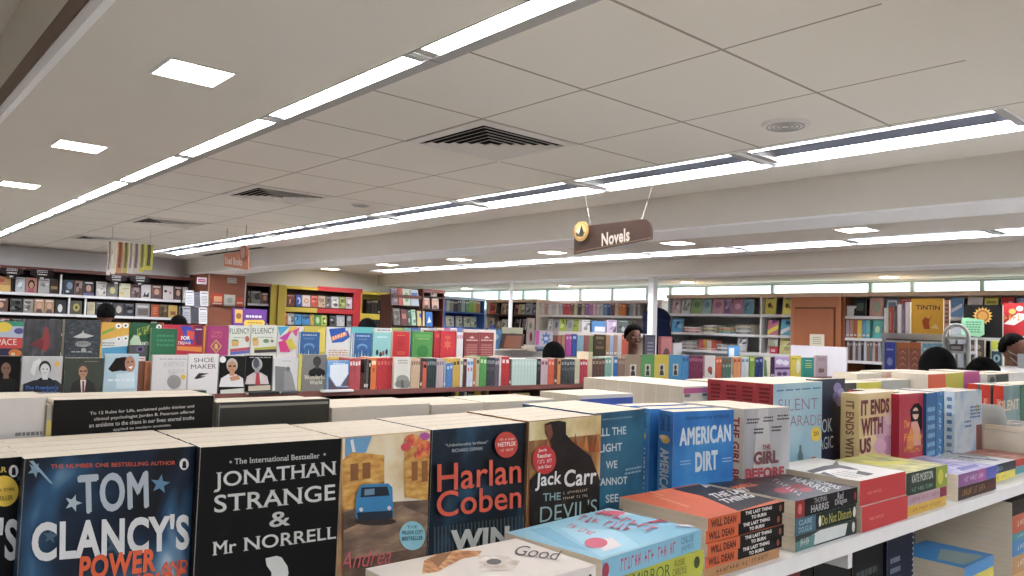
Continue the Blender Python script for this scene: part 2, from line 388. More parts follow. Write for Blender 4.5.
sec = [(857, 230), (677, 243), (551, 252), (461, 259), (390, 265), (335, 269), (289, 272), (250, 275)]
nm = ['bright square panel light in the far soffit, rightmost, above the wood panel', 'square panel light in the far soffit just right of the brown hanging sign', 'square panel light in the far soffit just left of the brown hanging sign',
      'square panel light in the far soffit above the spinner racks', 'square panel light above the yellow and red cabinets', 'square panel light above the yellow and red join', 'square panel light above the yellow cabinet post', 'square panel light beside the slatted column top']
for i in range(8):
    if -2.92 - 1.77 * i < XW: break
    panel(-2.92 - 1.77 * i if i < 5 else -2.92 - 1.77 * i, 6.22, ZC, nm[i], s=.12)
for x in (-1.15, .62, 2.4): panel(x, 6.22, ZC, 'square panel light in the far soffit, out of view', s=.12, group='unseen panel lights of the far soffit')
for (p, y), l in zip(((897, 278), (704, 284), (580, 287), (488, 290)), ('rightmost round downlight above the window strip', 'round downlight above the wood topped shelves, over the window strip', 'round downlight above the window strip, left of the round column', 'leftmost round downlight above the window strip')):
    c = onz(p, y, 2.3); t = thing('round_downlight', l, 'ceiling light', loc=(c.x, 8.5, 2.3)); f = MB(); f.tube([(0, 0, 0), (0, 0, -.006)], .11, WHITE, 24); f.build('rim', t)
    f = MB(); f.tube([(0, 0, -.006), (0, 0, -.009)], .085, LED, 24); f.build('diffuser', t)
# ------------------------------------------------------------------ air diffusers in the tiles
LOUV = mat('#ddd9d1', .5); DARK = mat('#121212', .8)
for k, l in enumerate(('large square louvred air vent in the middle of the tiled ceiling', 'second square louvred air vent further along the tiled ceiling', 'third square louvred air vent, above the hanging magazines', 'farthest square louvred air vent, near the left wall')):
    cx, cy = -2.9 - 2.4 * k, 2.36
    t = thing('air_vent', l, 'air vent', loc=(cx, cy, ZC)); f = MB()
    def ring(mb, r0, r1, z0, z1, m):
        # sloping square ring from half-size r0 at z0 to r1 at z1
        a = [(-r0, -r0, z0), (r0, -r0, z0), (r0, r0, z0), (-r0, r0, z0)]; c = [(-r1, -r1, z1), (r1, -r1, z1), (r1, r1, z1), (-r1, r1, z1)]
        for i in range(4):
            j = (i + 1) % 4; mb.mesh([a[i], a[j], c[j], c[i]], [(0, 1, 2, 3)], m)
    ring(f, .296, .25, -.004, -.010, LOUV); ring(f, .296, .296, -.004, 0, LOUV); ring(f, .25, .25, -.010, .0, LOUV); f.build('frame', t)
    f = MB(); f.box((-.25, -.25, -.0012), (.25, .25, -.0006), DARK); f.build('duct_opening', t)
    for i in range(5):
        f = MB(); r = .21 - i * .04; ring(f, r, r + .027, -.003, -.016, LOUV); ring(f, r + .027, r + .028, -.016, -.014, LOUV); f.build('louvre', t)
    f = MB(); f.box((-.03, -.03, -.02), (.03, .03, -.014), LOUV); f.build('centre_plate', t)
def grille(x, y, l, r=.1):
    t = thing('ceiling_speaker', l, 'speaker', loc=(x, y, ZC)); f = MB(); f.tube([(0, 0, 0), (0, 0, -.012)], r, LOUV, 28, radii=[r, r*.9]); f.build('rim', t)
    for q in range(4):
        f = MB(); rr = r * (.75 - q*.18); f.tube([(rr*math.cos(2*PI*i/24), rr*math.sin(2*PI*i/24), -.013) for i in range(25)], .003, GREYR, 5); f.build('grille_ring', t)
grille(-1.70, 2.97, 'round ceiling speaker in the tiles, right side, by the beam tubes')
grille(-5.15, 2.95, 'small round ceiling speaker in the far tiles', .08)
t = thing('slot_vent', 'long black slot air vent beside the orange hanging sign', 'air vent', loc=(-10.2, 3.93, ZC)); f = MB()
f.box((-1.05, -.05, -.004), (1.05, .05, 0), mat('#c9c4ba')); f.build('frame', t); f = MB(); f.box((-1.0, -.035, -.006), (1.0, .035, -.004), DARK); f.build('slot', t)
# ------------------------------------------------------------------ hanging signs
def pts_on_y(L, y, o): return [((onpt := ony(px, py, y)).x - o.x, onpt.z - o.z) for px, py in L]
o = ony(612, 237, 3.5); o.z += 0
t = thing('hanging_sign', 'brown hanging shop sign with pale lettering and a gold round emblem', 'sign', loc=o)
SB = mat('#432e22', .45, var=.1)
f = MB(); f.prism(pts_on_y([(574, 254), (651.5, 239), (651.5, 229), (650.5, 224), (648, 220.5), (645, 219.3), (640, 219.5), (592, 225), (574, 228)], 3.5, o), 1, 0, .012, SB)
f.prism(pts_on_y([(574, 253.2), (651.5, 238.4), (651.5, 237.2), (574, 251.8)], 3.5, o), 1, -.002, 0, mat('#7b5f49')); f.build('board', t)
vs, fs = text_mesh('Novels', .03, 4); q0, q1, q2 = [ony(*p, 3.5) - o for p in ((602, 246.5), (630, 241), (602, 233.5))]
f = MB(); f.mesh([(q0.x + (q1.x - q0.x) * u + (q2.x - q0.x) * v, -.0035, q0.z + (q1.z - q0.z) * u + (q2.z - q0.z) * v) for u, v, _ in vs], fs, mat('#d8ccb8', .5)); f.build('lettering', t)
c = ony(582, 231.5, 3.5) - o; f = MB(); f.tube([(c.x, -.004, c.z), (c.x, -.012, c.z)], .062, mat('#c89a4a', .4), 28)
f.tube([(c.x, -.012, c.z), (c.x, -.0135, c.z)], .047, mat('#d9b36c', .4), 28)
f.poly([(c.x - .035, -.0145, c.z - .005), (c.x, -.0145, c.z - .03), (c.x + .03, -.0145, c.z - .01), (c.x + .006, -.0145, c.z + .04)], '#2c3326')
f.poly([(c.x - .035, -.0147, c.z + .002), (c.x - .012, -.0147, c.z - .02), (c.x + .004, -.0147, c.z + .036)], '#e8dcbc')
f.poly([(c.x - .045, -.0149, c.z - .005), (c.x - .03, -.0149, c.z - .03), (c.x + .02, -.0149, c.z - .036), (c.x + .042, -.0149, c.z - .004), (c.x, -.0149, c.z - .022)], '#4a4433'); f.build('emblem', t)
for (a, bq) in (((583, 190), (590, 225)), ((655, 177), (641, 219))):
    p0 = ony(*a, 3.5) - o; p1 = ony(*bq, 3.5) - o; p0.z = ZC - o.z - .002
    f = MB(); f.tube([p0 + Vector((0, .006, 0)), p1 + Vector((0, .006, 0))], .0016, mat('#c8c4bc', .4), 6); f.build('hanging_wire', t)
yS = 2.9
o = ony(235, 260, yS)
t = thing('hanging_sign', 'small orange hanging shop sign with pale lettering', 'sign', loc=o); f = MB()
f.prism(pts_on_y([(224, 266), (248, 270), (248, 249), (243, 251), (224, 254)], yS, o), 1, 0, .012, mat('#c77a55')); f.build('board', t)
vs, fs = text_mesh('Used Books', .03, 3); q0, q1, q2 = [ony(*p, yS) - o for p in ((225.5, 264), (242.5, 266), (225.5, 256.5))]
f = MB(); f.mesh([(q0.x + (q1.x - q0.x) * u + (q2.x - q0.x) * v, -.004, q0.z + (q1.z - q0.z) * u + (q2.z - q0.z) * v) for u, v, _ in vs], fs, mat('#e6dcd2')); f.build('lettering', t)
c = ony(245, 253, yS) - o; f = MB(); f.tube([(c.x, -.002, c.z), (c.x, -.02, c.z)], .075, mat('#9a5a44'), 24); f.tube([(c.x, -.02, c.z), (c.x, -.022, c.z)], .05, mat('#b98a7a'), 24); f.build('emblem', t)
for a, bq in (((223, 223), (226, 254)), ((247, 217), (244, 250))):
    p1 = ony(*bq, yS) - o; p0 = ony(*a, yS) - o; p0.z = ZC - o.z - .002; p0.x = p1.x + (.02 if a[0] > 240 else -.02)
    f = MB(); f.tube([p0 + Vector((0, .006, 0)), p1 + Vector((0, .006, 0))], .0025, mat('#6b6660'), 6); f.build('hanging_wire', t)
# hanging strips of magazine pages
xm = -8.6; names = ['#76635a', '#d8cfbf', '#93543a', '#b8a23c', '#857a70', '#c5b9b2', '#6e5b52', '#b9b03a', '#59603c']
cols = [(108, 112.5, 243, 275, '#cfc6b8', '#6f5f58', 'grey and cream'), (112.5, 117.5, 244, 274, '#d9d3c2', '#c8bca8', 'cream'), (117.5, 124, 243, 273, '#b98a5c', '#7c3a2a', 'tan and dark red'), (124, 129.5, 243, 273, '#b3a24c', '#5a4f2c', 'olive and yellow'),
        (129.5, 134, 242, 273, '#cfcabf', '#7d736c', 'grey and white'), (134, 140.5, 241, 273, '#cbbcb6', '#6c5650', 'pinkish grey'), (140.5, 146, 240, 272, '#bdb43c', '#5c5a34', 'yellow and dark green'), (146, 154.5, 237, 270, '#c0bb38', '#44452c', 'lime yellow')]
# a slim rail carries them
a = onx(107, 242, xm); c = onx(155, 239, xm)
t = thing('hanging_rail', 'slim white rail hung from the ceiling carrying magazine pages', 'rail', loc=(xm, (a.y + c.y) / 2, a.z + .02)); f = MB(); hl = (c.y - a.y) / 2
f.tube([(0, -hl, 0), (0, hl, 0)], .008, mat('#d7d3c8'), 8); f.build('bar', t)
for s in (-1, 1): f = MB(); f.tube([(0, s*hl*.8, 0), (0, s*hl*.8, ZC - a.z - .021)], .003, mat('#c9c5bb'), 6); f.build('hanging_wire', t)
for p0, p1, t0, t1, c1, c2, d in cols:
    A = onx(p0 + .4, t0, xm); Bq = onx(p1 - .4, t0, xm); D = onx(p0, t1, xm); w = Bq.y - A.y; zt = a.z + .012; hh = zt - D.z
    f = MB(); n = 6
    for i in range(n):
        z1 = -hh * i / n; z0 = -hh * (i + 1) / n; f.box((math.sin(i * .8) * .012, 0, z0), (math.sin(i * .8) * .012 + .003, w, z1), c1)
        if 0 < i < n - 1 or i == 0: f.box((math.sin(i * .8) * .012 + .003, w * .25, z0), (math.sin(i * .8) * .012 + .0045, w * .7, z1), c2)
    tag(f.build('magazine_page', X=Matrix.Translation((xm - .009, A.y, zt))), 'long %s magazine page hanging from the ceiling rail' % d, 'magazine')
# ================================================================== FRONT GONDOLA
def ray_plane(px, py, X, face):
    """pixel of the survey photo -> (u, v) metres on a book's front ('f') or spine ('s') plane"""
    o = X.translation; n = (X.to_3x3() @ (Vector((0, 1, 0)) if face == 'f' else Vector((1, 0, 0)))).normalized()
    d = ray(px, py); t = (o - Vector((0, 0, H))).dot(n) / d.dot(n); p = X.inverted() @ (Vector((0, 0, H)) + d * t); return p
def pxart(art, X, W_, H_, T_, face='f'):
    """turns items measured on the photo into fractions of the panel; T: text by baseline left, baseline right, top left"""
    w = W_ if face == 'f' else T_
    def uv(p):
        q = ray_plane(p[0], p[1], X, face); u = q.x if face == 'f' else T_ - q.y
        return (u / w, q.z / H_)
    out = []
    cl = lambda p: (min(.995, max(.005, p[0])), min(.995, max(.005, p[1])))
    for a in art:
        if a[0] == 'P': out.append(('p', [cl(uv(p)) for p in a[1]], a[2]))
        elif a[0] == 'E':
            c = a[1]; out.append(('p', [cl(uv((c[0] + a[2]*math.cos(k*PI/12), c[1] + a[3]*math.sin(k*PI/12)))) for k in range(24)], a[4]))
        elif a[0] == 'S':
            c = a[1]; out.append(('p', [cl(uv((c[0] + (a[2] if k % 2 == 0 else a[2]*.42)*math.sin(k*PI/5 + a[3]), c[1] - (a[2] if k % 2 == 0 else a[2]*.42)*math.cos(k*PI/5 + a[3])))) for k in range(10)], a[4]))
        elif a[0] == 'T':
            p0, p1, p2 = uv(a[2]), uv(a[3]), uv(a[4]); op = a[6] if len(a) > 6 else {}
            vs, fs = text_mesh(a[1], op.get('bold', 0), op.get('res', 4), op.get('serif', False))
            out.append(('q', [(p0[0] + (p1[0]-p0[0])*x + (p2[0]-p0[0])*y, p0[1] + (p1[1]-p0[1])*x + (p2[1]-p0[1])*y, lf) for x, y, lf in vs], fs, a[5]))
        else: out.append(a)
    return out
_paint = paint
def paint(mb, art, fn, w, h, eps):
    k = 0
    for a in art:
        k += 1
        if a[0] == 'q': mb.mesh([fn(u*w, v*h, eps*(k + lf)) for u, v, lf in a[1]], a[2], a[3])
        else: _paint(mb, [a], lambda u, v, e, k=k: fn(u, v, eps*k), w, h, eps)
def shelfbook(label, L, R_, z, T, cm, art=(), spine=(), n=4, copylabel=None, base=1.285, spc=None, gap=.00015, dx=None, xp=None, cw=1., **k):
    """upright book at the front of the row, top corners L and R measured at height z, with copies standing behind"""
    p0, p1 = (onz(*L, z), onz(*R_, z)) if xp is None else (onx(*L, xp), onx(*R_, xp)); W_ = (p1 - p0).xy.length; X = faceDir(p0, p1, base); Hh = z - base
    r = book(label, X, W_, Hh, T, cm, pxart(art, X, W_, Hh, T), pxart(spine, X, W_, Hh, T, 's'), near=True, spc=spc, group=None, **k)
    th = math.atan2(abs(X[0][0]), X[1][0]); step = dx or (T / max(.2, math.cos(th)) + gap)
    proto = None
    for i in range(1, n):
        Y = Matrix.Translation((-step * i, 0.0, 0)) @ X
        if proto is None:
            proto = book(copylabel or 'further copy standing behind the ' + label, Y, W_ * cw, Hh, T, cm, (), pxart(spine, X, W_, Hh, T, 's'), near=True, spc=spc, group='copies behind the ' + label.split(' book')[0])
        else: copy_tree(proto, Y)
    return r
def copy_tree(o, X=None, label=None):
    c = o.copy(); C.objects.link(c)
    for ch in [q for q in bpy.data.objects if q.parent == o]:
        d = ch.copy(); C.objects.link(d); d.parent = c
    if X is not None: c.matrix_world = X
    if label: c['label'] = label
    return c
Wt, Cr = '#e8eaea', '#e4dccb'
TCM = ramp_mat('navy_flag_print', [(.36, '#0a121c'), (.47, '#122a42'), (.57, '#28587e'), (.66, '#6c98b8'), (.74, '#c4d8e4')], scale=13, detail=2, distort=.6, rough=.4, stretch=(1, 1, .6))
shelfbook('dark book with a yellow round sticker, at the left edge of the front row', (-160, 471), (23.5, 456.5), 1.478, .032, mat('#14191c', .4),
    [('S', (6, 492), 6, .3, '#b9c3c8'), ('E', (4, 491), 14.5, 15.5, '#e8c52c'), ('E', (13.5, 471), 4.8, 6.2, '#e6e9e8'), ('P', [(11.5, 475), (12, 468), (14.5, 467), (15.5, 470), (15.5, 475)], '#20262a'),
     ('T', 'YEAR', (-16, 473), (6.5, 472), (-16, 467.5), '#d8c24a', {'bold': .02}), ('T', 'JACK RYAN', (-8, 493.5), (14, 491.5), (-8, 489), '#2a2a1c'), ('T', 'THRILLER', (-8, 501), (12.5, 499.5), (-8, 496.5), '#2a2a1c'),
     ('T', "CLANCY'S", (-140, 567), (17.5, 560), (-139, 519), '#ced4d6', {'bold': .03}), ('S', (19, 478), 4, .2, '#3d4f52')], n=4, copylabel='copy behind the dark front book at the left edge')
shelfbook('thick navy thriller book with big white and orange lettering on its cover', (25, 459), (195.5, 446), 1.478, .032, TCM,
    [('S', (35, 470), 8, .5, '#7ea2b8'), ('S', (73, 503), 9, .3, '#b3c7d2'), ('S', (160, 484), 10, .15, '#5c8cae'), ('S', (115, 545), 12, .4, '#3c5a74'), ('P', [(29, 461), (33, 460.5), (53, 484), (50, 483)], '#8fb0c4'), ('S', (50, 536), 8, .1, '#49697f'),
     ('T', 'THE NUMBER ONE BESTSELLING AUTHOR', (50.5, 468.6), (175, 464.6), (50.5, 464.2), '#cf5a44', {'bold': .02}), ('E', (183.6, 464), 4.6, 5.8, '#e6e9e8'), ('P', [(181.6, 468), (182.3, 461.5), (185, 460.5), (185.6, 463), (185.8, 468)], '#20262a'),
     ('T', 'TOM', (78, 514.5), (148.5, 507.8), (77, 474.5), '#b4c2cc', {'bold': .035}), ('T', "CLANCY'S", (31, 562), (188.5, 549), (31.5, 521), '#dfe3e5', {'bold': .035}),
     ('T', 'POWER', (78, 581), (155, 570.8), (79.5, 556), '#e4602f', {'bold': .04}), ('T', 'AND', (160, 571.5), (186.5, 568.5), (161, 561.5), '#e4572f', {'bold': .03, 'shear': .2}),
     ('T', 'EMPIRE', (110, 600), (186, 590), (110, 577), '#e4572f', {'bold': .04})], n=4, copylabel='copy behind the thick navy thriller')
SER = {'serif': True, 'bold': .012, 'res': 5}
shelfbook('black book with white old style serif title and a white raven on its cover', (200.5, 447.5), (341.5, 438.3), 1.478, .034, mat('#191a1b', .55),
    [('T', 'The International Bestseller', (234.5, 464.2), (319.5, 458.2), (234.5, 458.6), '#c2c6c3', SER), ('S', (230.5, 462), 1.8, 0, '#c2c6c3'), ('S', (324.5, 454.3), 1.8, 0, '#c2c6c3'),
     ('T', 'JONATHAN', (213.4, 492.3), (336, 478.7), (213.4, 472.6), '#d3d7d4', SER), ('T', 'STRANGE', (214, 512.8), (335, 499.8), (214, 495.2), '#d3d7d4', SER), ('T', '&', (269, 527.5), (290, 525), (269, 512.5), '#c6cac7', SER),
     ('T', 'Mr', (212.3, 555.3), (236, 552), (212.3, 541.9), '#d3d7d4', SER), ('T', 'NORRELL', (243, 551), (335.6, 538.3), (243, 537.5), '#d3d7d4', SER),
     ('P', [(265, 558), (276, 555.5), (281, 557), (287, 566), (288, 573), (284, 590), (270, 590), (271, 572), (266, 565)], '#dadedb')], n=4, copylabel='copy behind the black raven cover', spc=mat('#1d1e20', .55))
SKYP = ramp_mat('hazy_sky_print', [(.3, '#d8b878'), (.5, '#f0e0b8'), (.7, '#faf4e2')], scale=22, detail=3)
OCH = ramp_mat('ochre_facade_print', [(.3, '#9a6428'), (.45, '#cf9438'), (.6, '#e0b050'), (.8, '#f0d890')], scale=60, detail=4, stretch=(1, 1, 2.5))
ROAD = ramp_mat('shaded_street_print', [(.3, '#4c3c34'), (.5, '#6e594a'), (.7, '#8c7460')], scale=24, detail=3, stretch=(1, 1, 3))
ROAD2 = ramp_mat('lit_street_print', [(.3, '#6e5a4c'), (.5, '#8a7260'), (.75, '#b89a78')], scale=30, detail=3, stretch=(1, 1, 3))
BLO = ramp_mat('blossom_print', [(.35, '#c83a4c'), (.5, '#e8703a'), (.65, '#f0a048'), (.8, '#f4d8a0')], scale=110, detail=2)
AND_ = ramp_mat('sunlit_street_print', [(.25, '#5e463a'), (.45, '#a98462'), (.6, '#d9b06a'), (.8, '#f3e6c2')], scale=14, detail=3, rough=.4)
shelfbook('book cover showing a small blue van in a sunny yellow street', (342, 437.4), (430.5, 430.3), 1.478, .03, AND_,
    [('P', [(342.3, 438), (430, 431), (430, 500), (342.3, 505)], SKYP), ('P', [(345, 438), (372, 436), (366, 452), (345, 462)], '#6aa7d2'), ('P', [(350, 440), (353, 439), (357, 462), (354, 462)], '#e8eef2'),
     ('P', [(342.3, 460), (352, 452), (384, 455), (384, 504), (342.3, 510)], OCH), ('P', [(350, 464), (358, 463), (358, 480), (350, 481)], '#8a5a2a'), ('P', [(362, 463), (370, 462), (370, 478), (362, 479)], '#8a5a2a'),
     ('P', [(404, 450), (430, 440), (430, 500), (404, 497)], OCH), ('P', [(411, 462), (417, 461), (417, 480), (411, 481)], '#96602e'), ('P', [(421, 461), (427, 460), (427, 481), (421, 482)], '#96602e'),
     ('E', (412, 440), 8, 6, BLO), ('E', (423, 448), 7, 9, BLO), ('E', (405, 447), 5, 4, '#d94a55'), ('E', (424, 436), 5, 4, '#b84fa0'), ('E', (417, 455), 4, 4, BLO),
     ('P', [(342.3, 512), (384, 502), (430, 499), (430, 570), (342.3, 580)], ROAD), ('P', [(342.3, 530), (400, 505), (430, 515), (430, 545), (342.3, 560)], ROAD2),
     ('E', (374, 521), 21, 4, '#3a302c'), ('P', [(355, 495), (358, 487), (362, 484), (387, 483), (391, 487), (392, 516), (389, 518), (357, 519), (354, 516)], '#2f88c0'), ('P', [(360, 487), (386, 486), (388, 495), (359, 497)], '#1d2a36'), ('P', [(363, 489), (373, 488), (373, 494), (363, 495)], '#6d93ab'), ('P', [(355, 512), (391, 510), (391, 518), (357, 520)], '#203242'),
     ('E', (359.5, 509), 2, 2.2, '#e8eef0'), ('E', (387.5, 507.5), 2, 2.2, '#e8eef0'), ('E', (410.5, 535), 13, 14.5, '#8fd0e0'), ('T', 'THE', (405, 528), (415.5, 527.5), (405, 525), '#3d6b82'), ('T', 'MILLION COPY', (400, 534), (421, 533), (400, 530), '#3d6b82', {'bold': .03}), ('T', 'BESTSELLER', (400, 540), (421, 539), (400, 536), '#3d6b82', {'bold': .03}),
     ('T', 'Andrea', (337.5, 569.5), (388, 562), (342, 551.5), '#d8646c', {'bold': -.008, 'res': 5})], n=4, copylabel='copy behind the blue van cover')
HCM = ramp_mat('midnight_blue_print', [(.35, '#0b0f14'), (.52, '#14283a'), (.66, '#33607c'), (.8, '#5c8aa0')], scale=11, detail=3, rough=.4)
bars = [('P', [(434 + k*3.6, 527 - k*.5), (435.4 + k*3.6, 527 - k*.5), (435.4 + k*3.6, 580), (434 + k*3.6, 580)], '#4a5a60') for k in range(26)]
shelfbook('dark blue thriller book with orange author lettering and a red round badge', (432.5, 430), (527.5, 422.3), 1.478, .032, HCM,
    bars + [('T', '\u201cUnbelievably brilliant\u201d', (443, 447.4), (486, 443.8), (443, 443.6), '#c9d2d4'), ('T', 'RICHARD OSMAN', (450, 452), (480, 449.5), (450, 448.6), '#c9d2d4'),
     ('E', (504, 444.3), 11.5, 13, '#d2402f'), ('T', '~READ IT BEFORE', (497, 440.5), (512, 439.5), (497, 438.3), '#f0d8d0'), ('T', 'NETFLIX', (495.5, 446.6), (513.5, 445), (495.5, 442.2), '#f3e6e2', {'bold': .03}), ('T', '~THE SERIES', (498, 451.5), (511, 450.3), (498, 448.8), '#f0d8d0'),
     ('T', 'Harlan', (434.8, 491.5), (518.5, 482), (434.8, 463.8), '#e05a3c', {'bold': .01, 'res': 5}), ('T', 'Coben', (434.2, 517), (518.5, 507), (434.2, 491), '#e05a3c', {'bold': .01, 'res': 5}),
     ('T', 'WIN', (447, 551.5), (506, 545.5), (448, 529.5), '#bfc6c4', {'bold': .05})], n=4, copylabel='copy behind the dark blue thriller')
JCM = ramp_mat('dusk_reeds_print', [(.3, '#3a2418'), (.5, '#8a5a30'), (.65, '#c79a55'), (.85, '#e8d9a8')], scale=10, detail=3, rough=.4, stretch=(2, 1, .5))
reeds = [('P', [(546 + k*5.3, 452 - (k*7 % 9)), (548.5 + k*5.3, 430 + (k*5 % 11)), (551 + k*5.3, 452)], ['#b8622c', '#cf8338', '#9b4a22'][k % 3]) for k in range(10)]
shelfbook('thriller book with a dark hooded man against orange reeds', (529, 421.3), (601.5, 414.5), 1.48, .032, JCM,
    [('P', [(529, 422), (601, 415), (601, 434), (529, 441)], ramp_mat('pale_dusk_sky', [(.3, '#c8b070'), (.6, '#e8dca8')], scale=25))] + reeds +
    [('P', [(544, 424), (549, 421.5), (558, 420.5), (565, 422), (565, 434), (572, 442), (590, 456), (599, 480), (600, 530), (529, 540), (529, 480), (546, 462), (551, 445), (546, 434)], ramp_mat('dark_coat_print', [(.4, '#100e0d'), (.6, '#1e1a17'), (.75, '#3a2c22')], scale=35)), ('P', [(545, 425), (550, 424), (552, 434), (549, 440), (546.5, 437), (544.5, 433)], '#7c4630'),
     ('E', (543.2, 459.5), 11.8, 14.5, '#cf2f33'), ('T', 'Jack', (537, 452.5), (546, 451.5), (537, 449), '#f3dcd8', {'bold': .03}), ('T', 'Reacher', (536, 458), (550, 456.6), (536, 453.8), '#f3dcd8', {'bold': .03}), ('T', '~bows out', (536, 463.5), (551, 462), (536, 459.8), '#f3dcd8'), ('T', 'Jack Carr', (536, 469.5), (550, 468), (536, 465.5), '#f3dcd8', {'bold': .03}),
     ('T', 'Jack', (533.4, 490.8), (559.5, 487.5), (534.5, 472.8), '#e6e9e7', {'bold': .02}), ('T', 'Carr', (562, 487.2), (594.5, 483.3), (563, 469.8), '#e6e9e7', {'bold': .02}), ('T', 'THE', (541.3, 500.8), (559, 499.5), (541.3, 493), '#8fb5ba', {'bold': .02}), ('T', "DEVIL'S", (538, 522.3), (595, 513), (538.5, 506), '#9cc0c4', {'bold': -.005}),
     ('T', '~A BESTSELLER', (561, 494), (586, 490.5), (561, 491.5), '#d8c8b0'), ('T', '~MEMBER OF THE', (561, 499.5), (586, 496), (561, 497), '#d8c8b0'), ('T', 'HAND', (540, 548), (596, 538), (540, 528), '#9cc0c4')], n=4, copylabel='copy behind the hooded man cover')
ATM = ramp_mat('teal_harbour_print', [(.3, '#123d58'), (.5, '#1c6384'), (.72, '#2f83a0')], scale=8, detail=3, rough=.4)
c_ = '#c9dde0'
shelfbook('teal blue novel with spaced white capitals, right of the hooded man cover', (594, 413.6), (645, 408.8), 1.482, .03, ATM,
    [('T', 'ALL THE', (596, 437), (626, 434), (596, 428.8), c_, {'bold': .02}), ('T', 'LIGHT', (599, 452.8), (622, 450.5), (599, 444.5), c_, {'bold': .02}), ('T', 'WE', (605.6, 469), (617, 468), (605.6, 461.2), c_, {'bold': .02}), ('T', 'CANNOT', (595, 486.2), (627, 483.8), (595, 478.3), c_, {'bold': .02}), ('T', 'SEE', (605.3, 503), (618, 501.6), (605.3, 494.8), c_, {'bold': .02}),
     ('T', 'THE MULTI-MILLION COPY BESTSELLER', (602, 420.5), (632, 417.5), (602, 418.8), '#9fc0cc'), ('l', .6, .5, .95, .56, 2, '#8ab0c0')], n=5, copylabel='copy behind the teal novel')
ADM = ramp_mat('cobalt_wash_print', [(.3, '#1a63b4'), (.5, '#2a86d2'), (.72, '#4aa6e2')], scale=9, detail=3, rough=.4)
shelfbook('bright blue novel with tall white condensed title beside matching spine', (673.7, 411.9), (734, 409.6), 1.478, .034, ADM,
    [('T', 'THE RUNAWAY #1 BESTSELLER', (685, 420.5), (729, 417.6), (685, 417.2), '#174a86', {'bold': .02}), ('T', 'AMERICAN', (679.3, 446.6), (730.8, 441.6), (679.3, 427.8), '#d3e6f0', {'bold': .05}), ('T', 'DIRT', (695, 472.2), (717.6, 469.2), (695, 452.3), '#d3e6f0', {'bold': .05}),
     ('P', [(680, 461), (690, 460), (690, 461), (680, 462)], '#9cc4e0'), ('P', [(680, 464), (690, 463), (690, 464), (680, 465)], '#9cc4e0'), ('P', [(722, 458), (731, 457), (731, 458), (722, 459)], '#9cc4e0'), ('P', [(722, 461), (731, 460), (731, 461), (722, 462)], '#9cc4e0')],
    [('t', 'JEANINE', .66, .9, .42*.193/.034*.32, .034/.193*.30, '#16355c', {'rot': -PI/2, 'bold': .02}), ('t', 'CUMMINS', .3, .9, .42*.193/.034*.32, .034/.193*.30, '#16355c', {'rot': -PI/2, 'bold': .02}), ('e', .5, .765, .3, .035, '#d8b35a'), ('e', .35, .78, .25, .018, '#e8d9a0'),
     ('t', 'AMERICAN DIRT', .48, .38, .62*.193/.034, .034/.193*.6, '#dbe9f2', {'rot': -PI/2, 'bold': .05})], n=3, dx=.048, copylabel='copy behind the bright blue novel, its blue spine showing')
GBM = ramp_mat('grey_portrait_print', [(.3, '#8b9096'), (.5, '#a9adb1'), (.7, '#c4c7c8')], scale=7, detail=2, rough=.35, stretch=(2, 1, .5))
shelfbook('pale grey thriller with red and black capitals and a white spine', (744, 409), (790.3, 407), 1.478, .033, GBM,
    [('P', [(758, 408.5), (776, 407.5), (770, 484), (752, 486)], '#c9cbca'), ('P', [(768, 408), (790, 407), (780, 440), (772, 484)], '#b4b6b8'), ('l', .05, .86, .32, .92, 2, '#4c4a50'), ('l', .4, .87, .62, .93, 2, '#4c4a50'), ('l', .7, .88, .97, .94, 2, '#4c4a50'), ('l', .2, .77, .42, .83, 2, '#4c4a50'), ('l', .58, .78, .8, .84, 2, '#4c4a50'),
     ('T', 'THE', (761.7, 450), (770, 449.3), (761.7, 444.7), '#a8585c', {'bold': .03}), ('T', 'GIRL', (753.3, 465.2), (778, 462.8), (753.3, 451.7), '#7d4a4c', {'bold': .05}), ('T', 'BEFORE', (744.8, 479.6), (783.5, 476.4), (744.8, 468.6), '#b8464c', {'bold': .05})],
    [('t', 'THE GIRL BEFORE', .5, .52, .8*.193/.033, .033/.193*.5, '#a8464c', {'rot': -PI/2, 'bold': .04})], n=4, spc=mat('#dcd9d6', .4), copylabel='copy behind the pale grey thriller')
SPM = ramp_mat('pale_sky_print', [(.3, '#7fb2cf'), (.5, '#9cc6d8'), (.7, '#bcd8de')], scale=5, detail=2, rough=.35)
SPX = ramp_mat('red_spine_print', [(.4, '#a8323a'), (.6, '#bb3d44')], scale=20)
shelfbook('tall pale blue novel with mauve thin capitals and a round yellow sticker', (773.5, 384.2), (822.3, 381.4), 1.513, .036, SPM,
    [('l', .03, .93, .97, .955, 1, '#4a7fa8'), ('T', 'SILENT', (778, 411.6), (817.5, 409), (778, 399.4), '#96739a', {'bold': -.012}), ('T', 'PARADE', (785, 426.8), (821, 424.6), (785, 416), '#a87a92', {'bold': -.012}), ('E', (815.6, 434), 5, 7.4, '#eecb2a'), ('T', '20', (813, 436), (818.5, 435.4), (813, 431.5), '#8a7418', {'bold': .03}),
     ('P', [(797.4, 468), (797.4, 455), (799, 450), (799, 445), (801, 445), (801, 450), (802.6, 455), (802.6, 468)], '#5f7f86'), ('E', (813.5, 461), 3.8, 4.5, '#b84a50'), ('P', [(780, 471), (822, 466), (822, 480), (780, 480)], '#c3c9b4')],
    [('l', .2, .80, .8, .97, 5, '#6a1c24'), ('l', .2, .60, .8, .76, 6, '#6a1c24'), ('r', 0, .0, 1, .5, '#9cc6d8')], n=4, dx=.0365, cw=.78, spc=SPX, base=1.285, copylabel='copy behind the tall pale blue novel, red spine showing')
XSP = onz(797, 383, 1.513).x - .04
print('XSP', XSP)
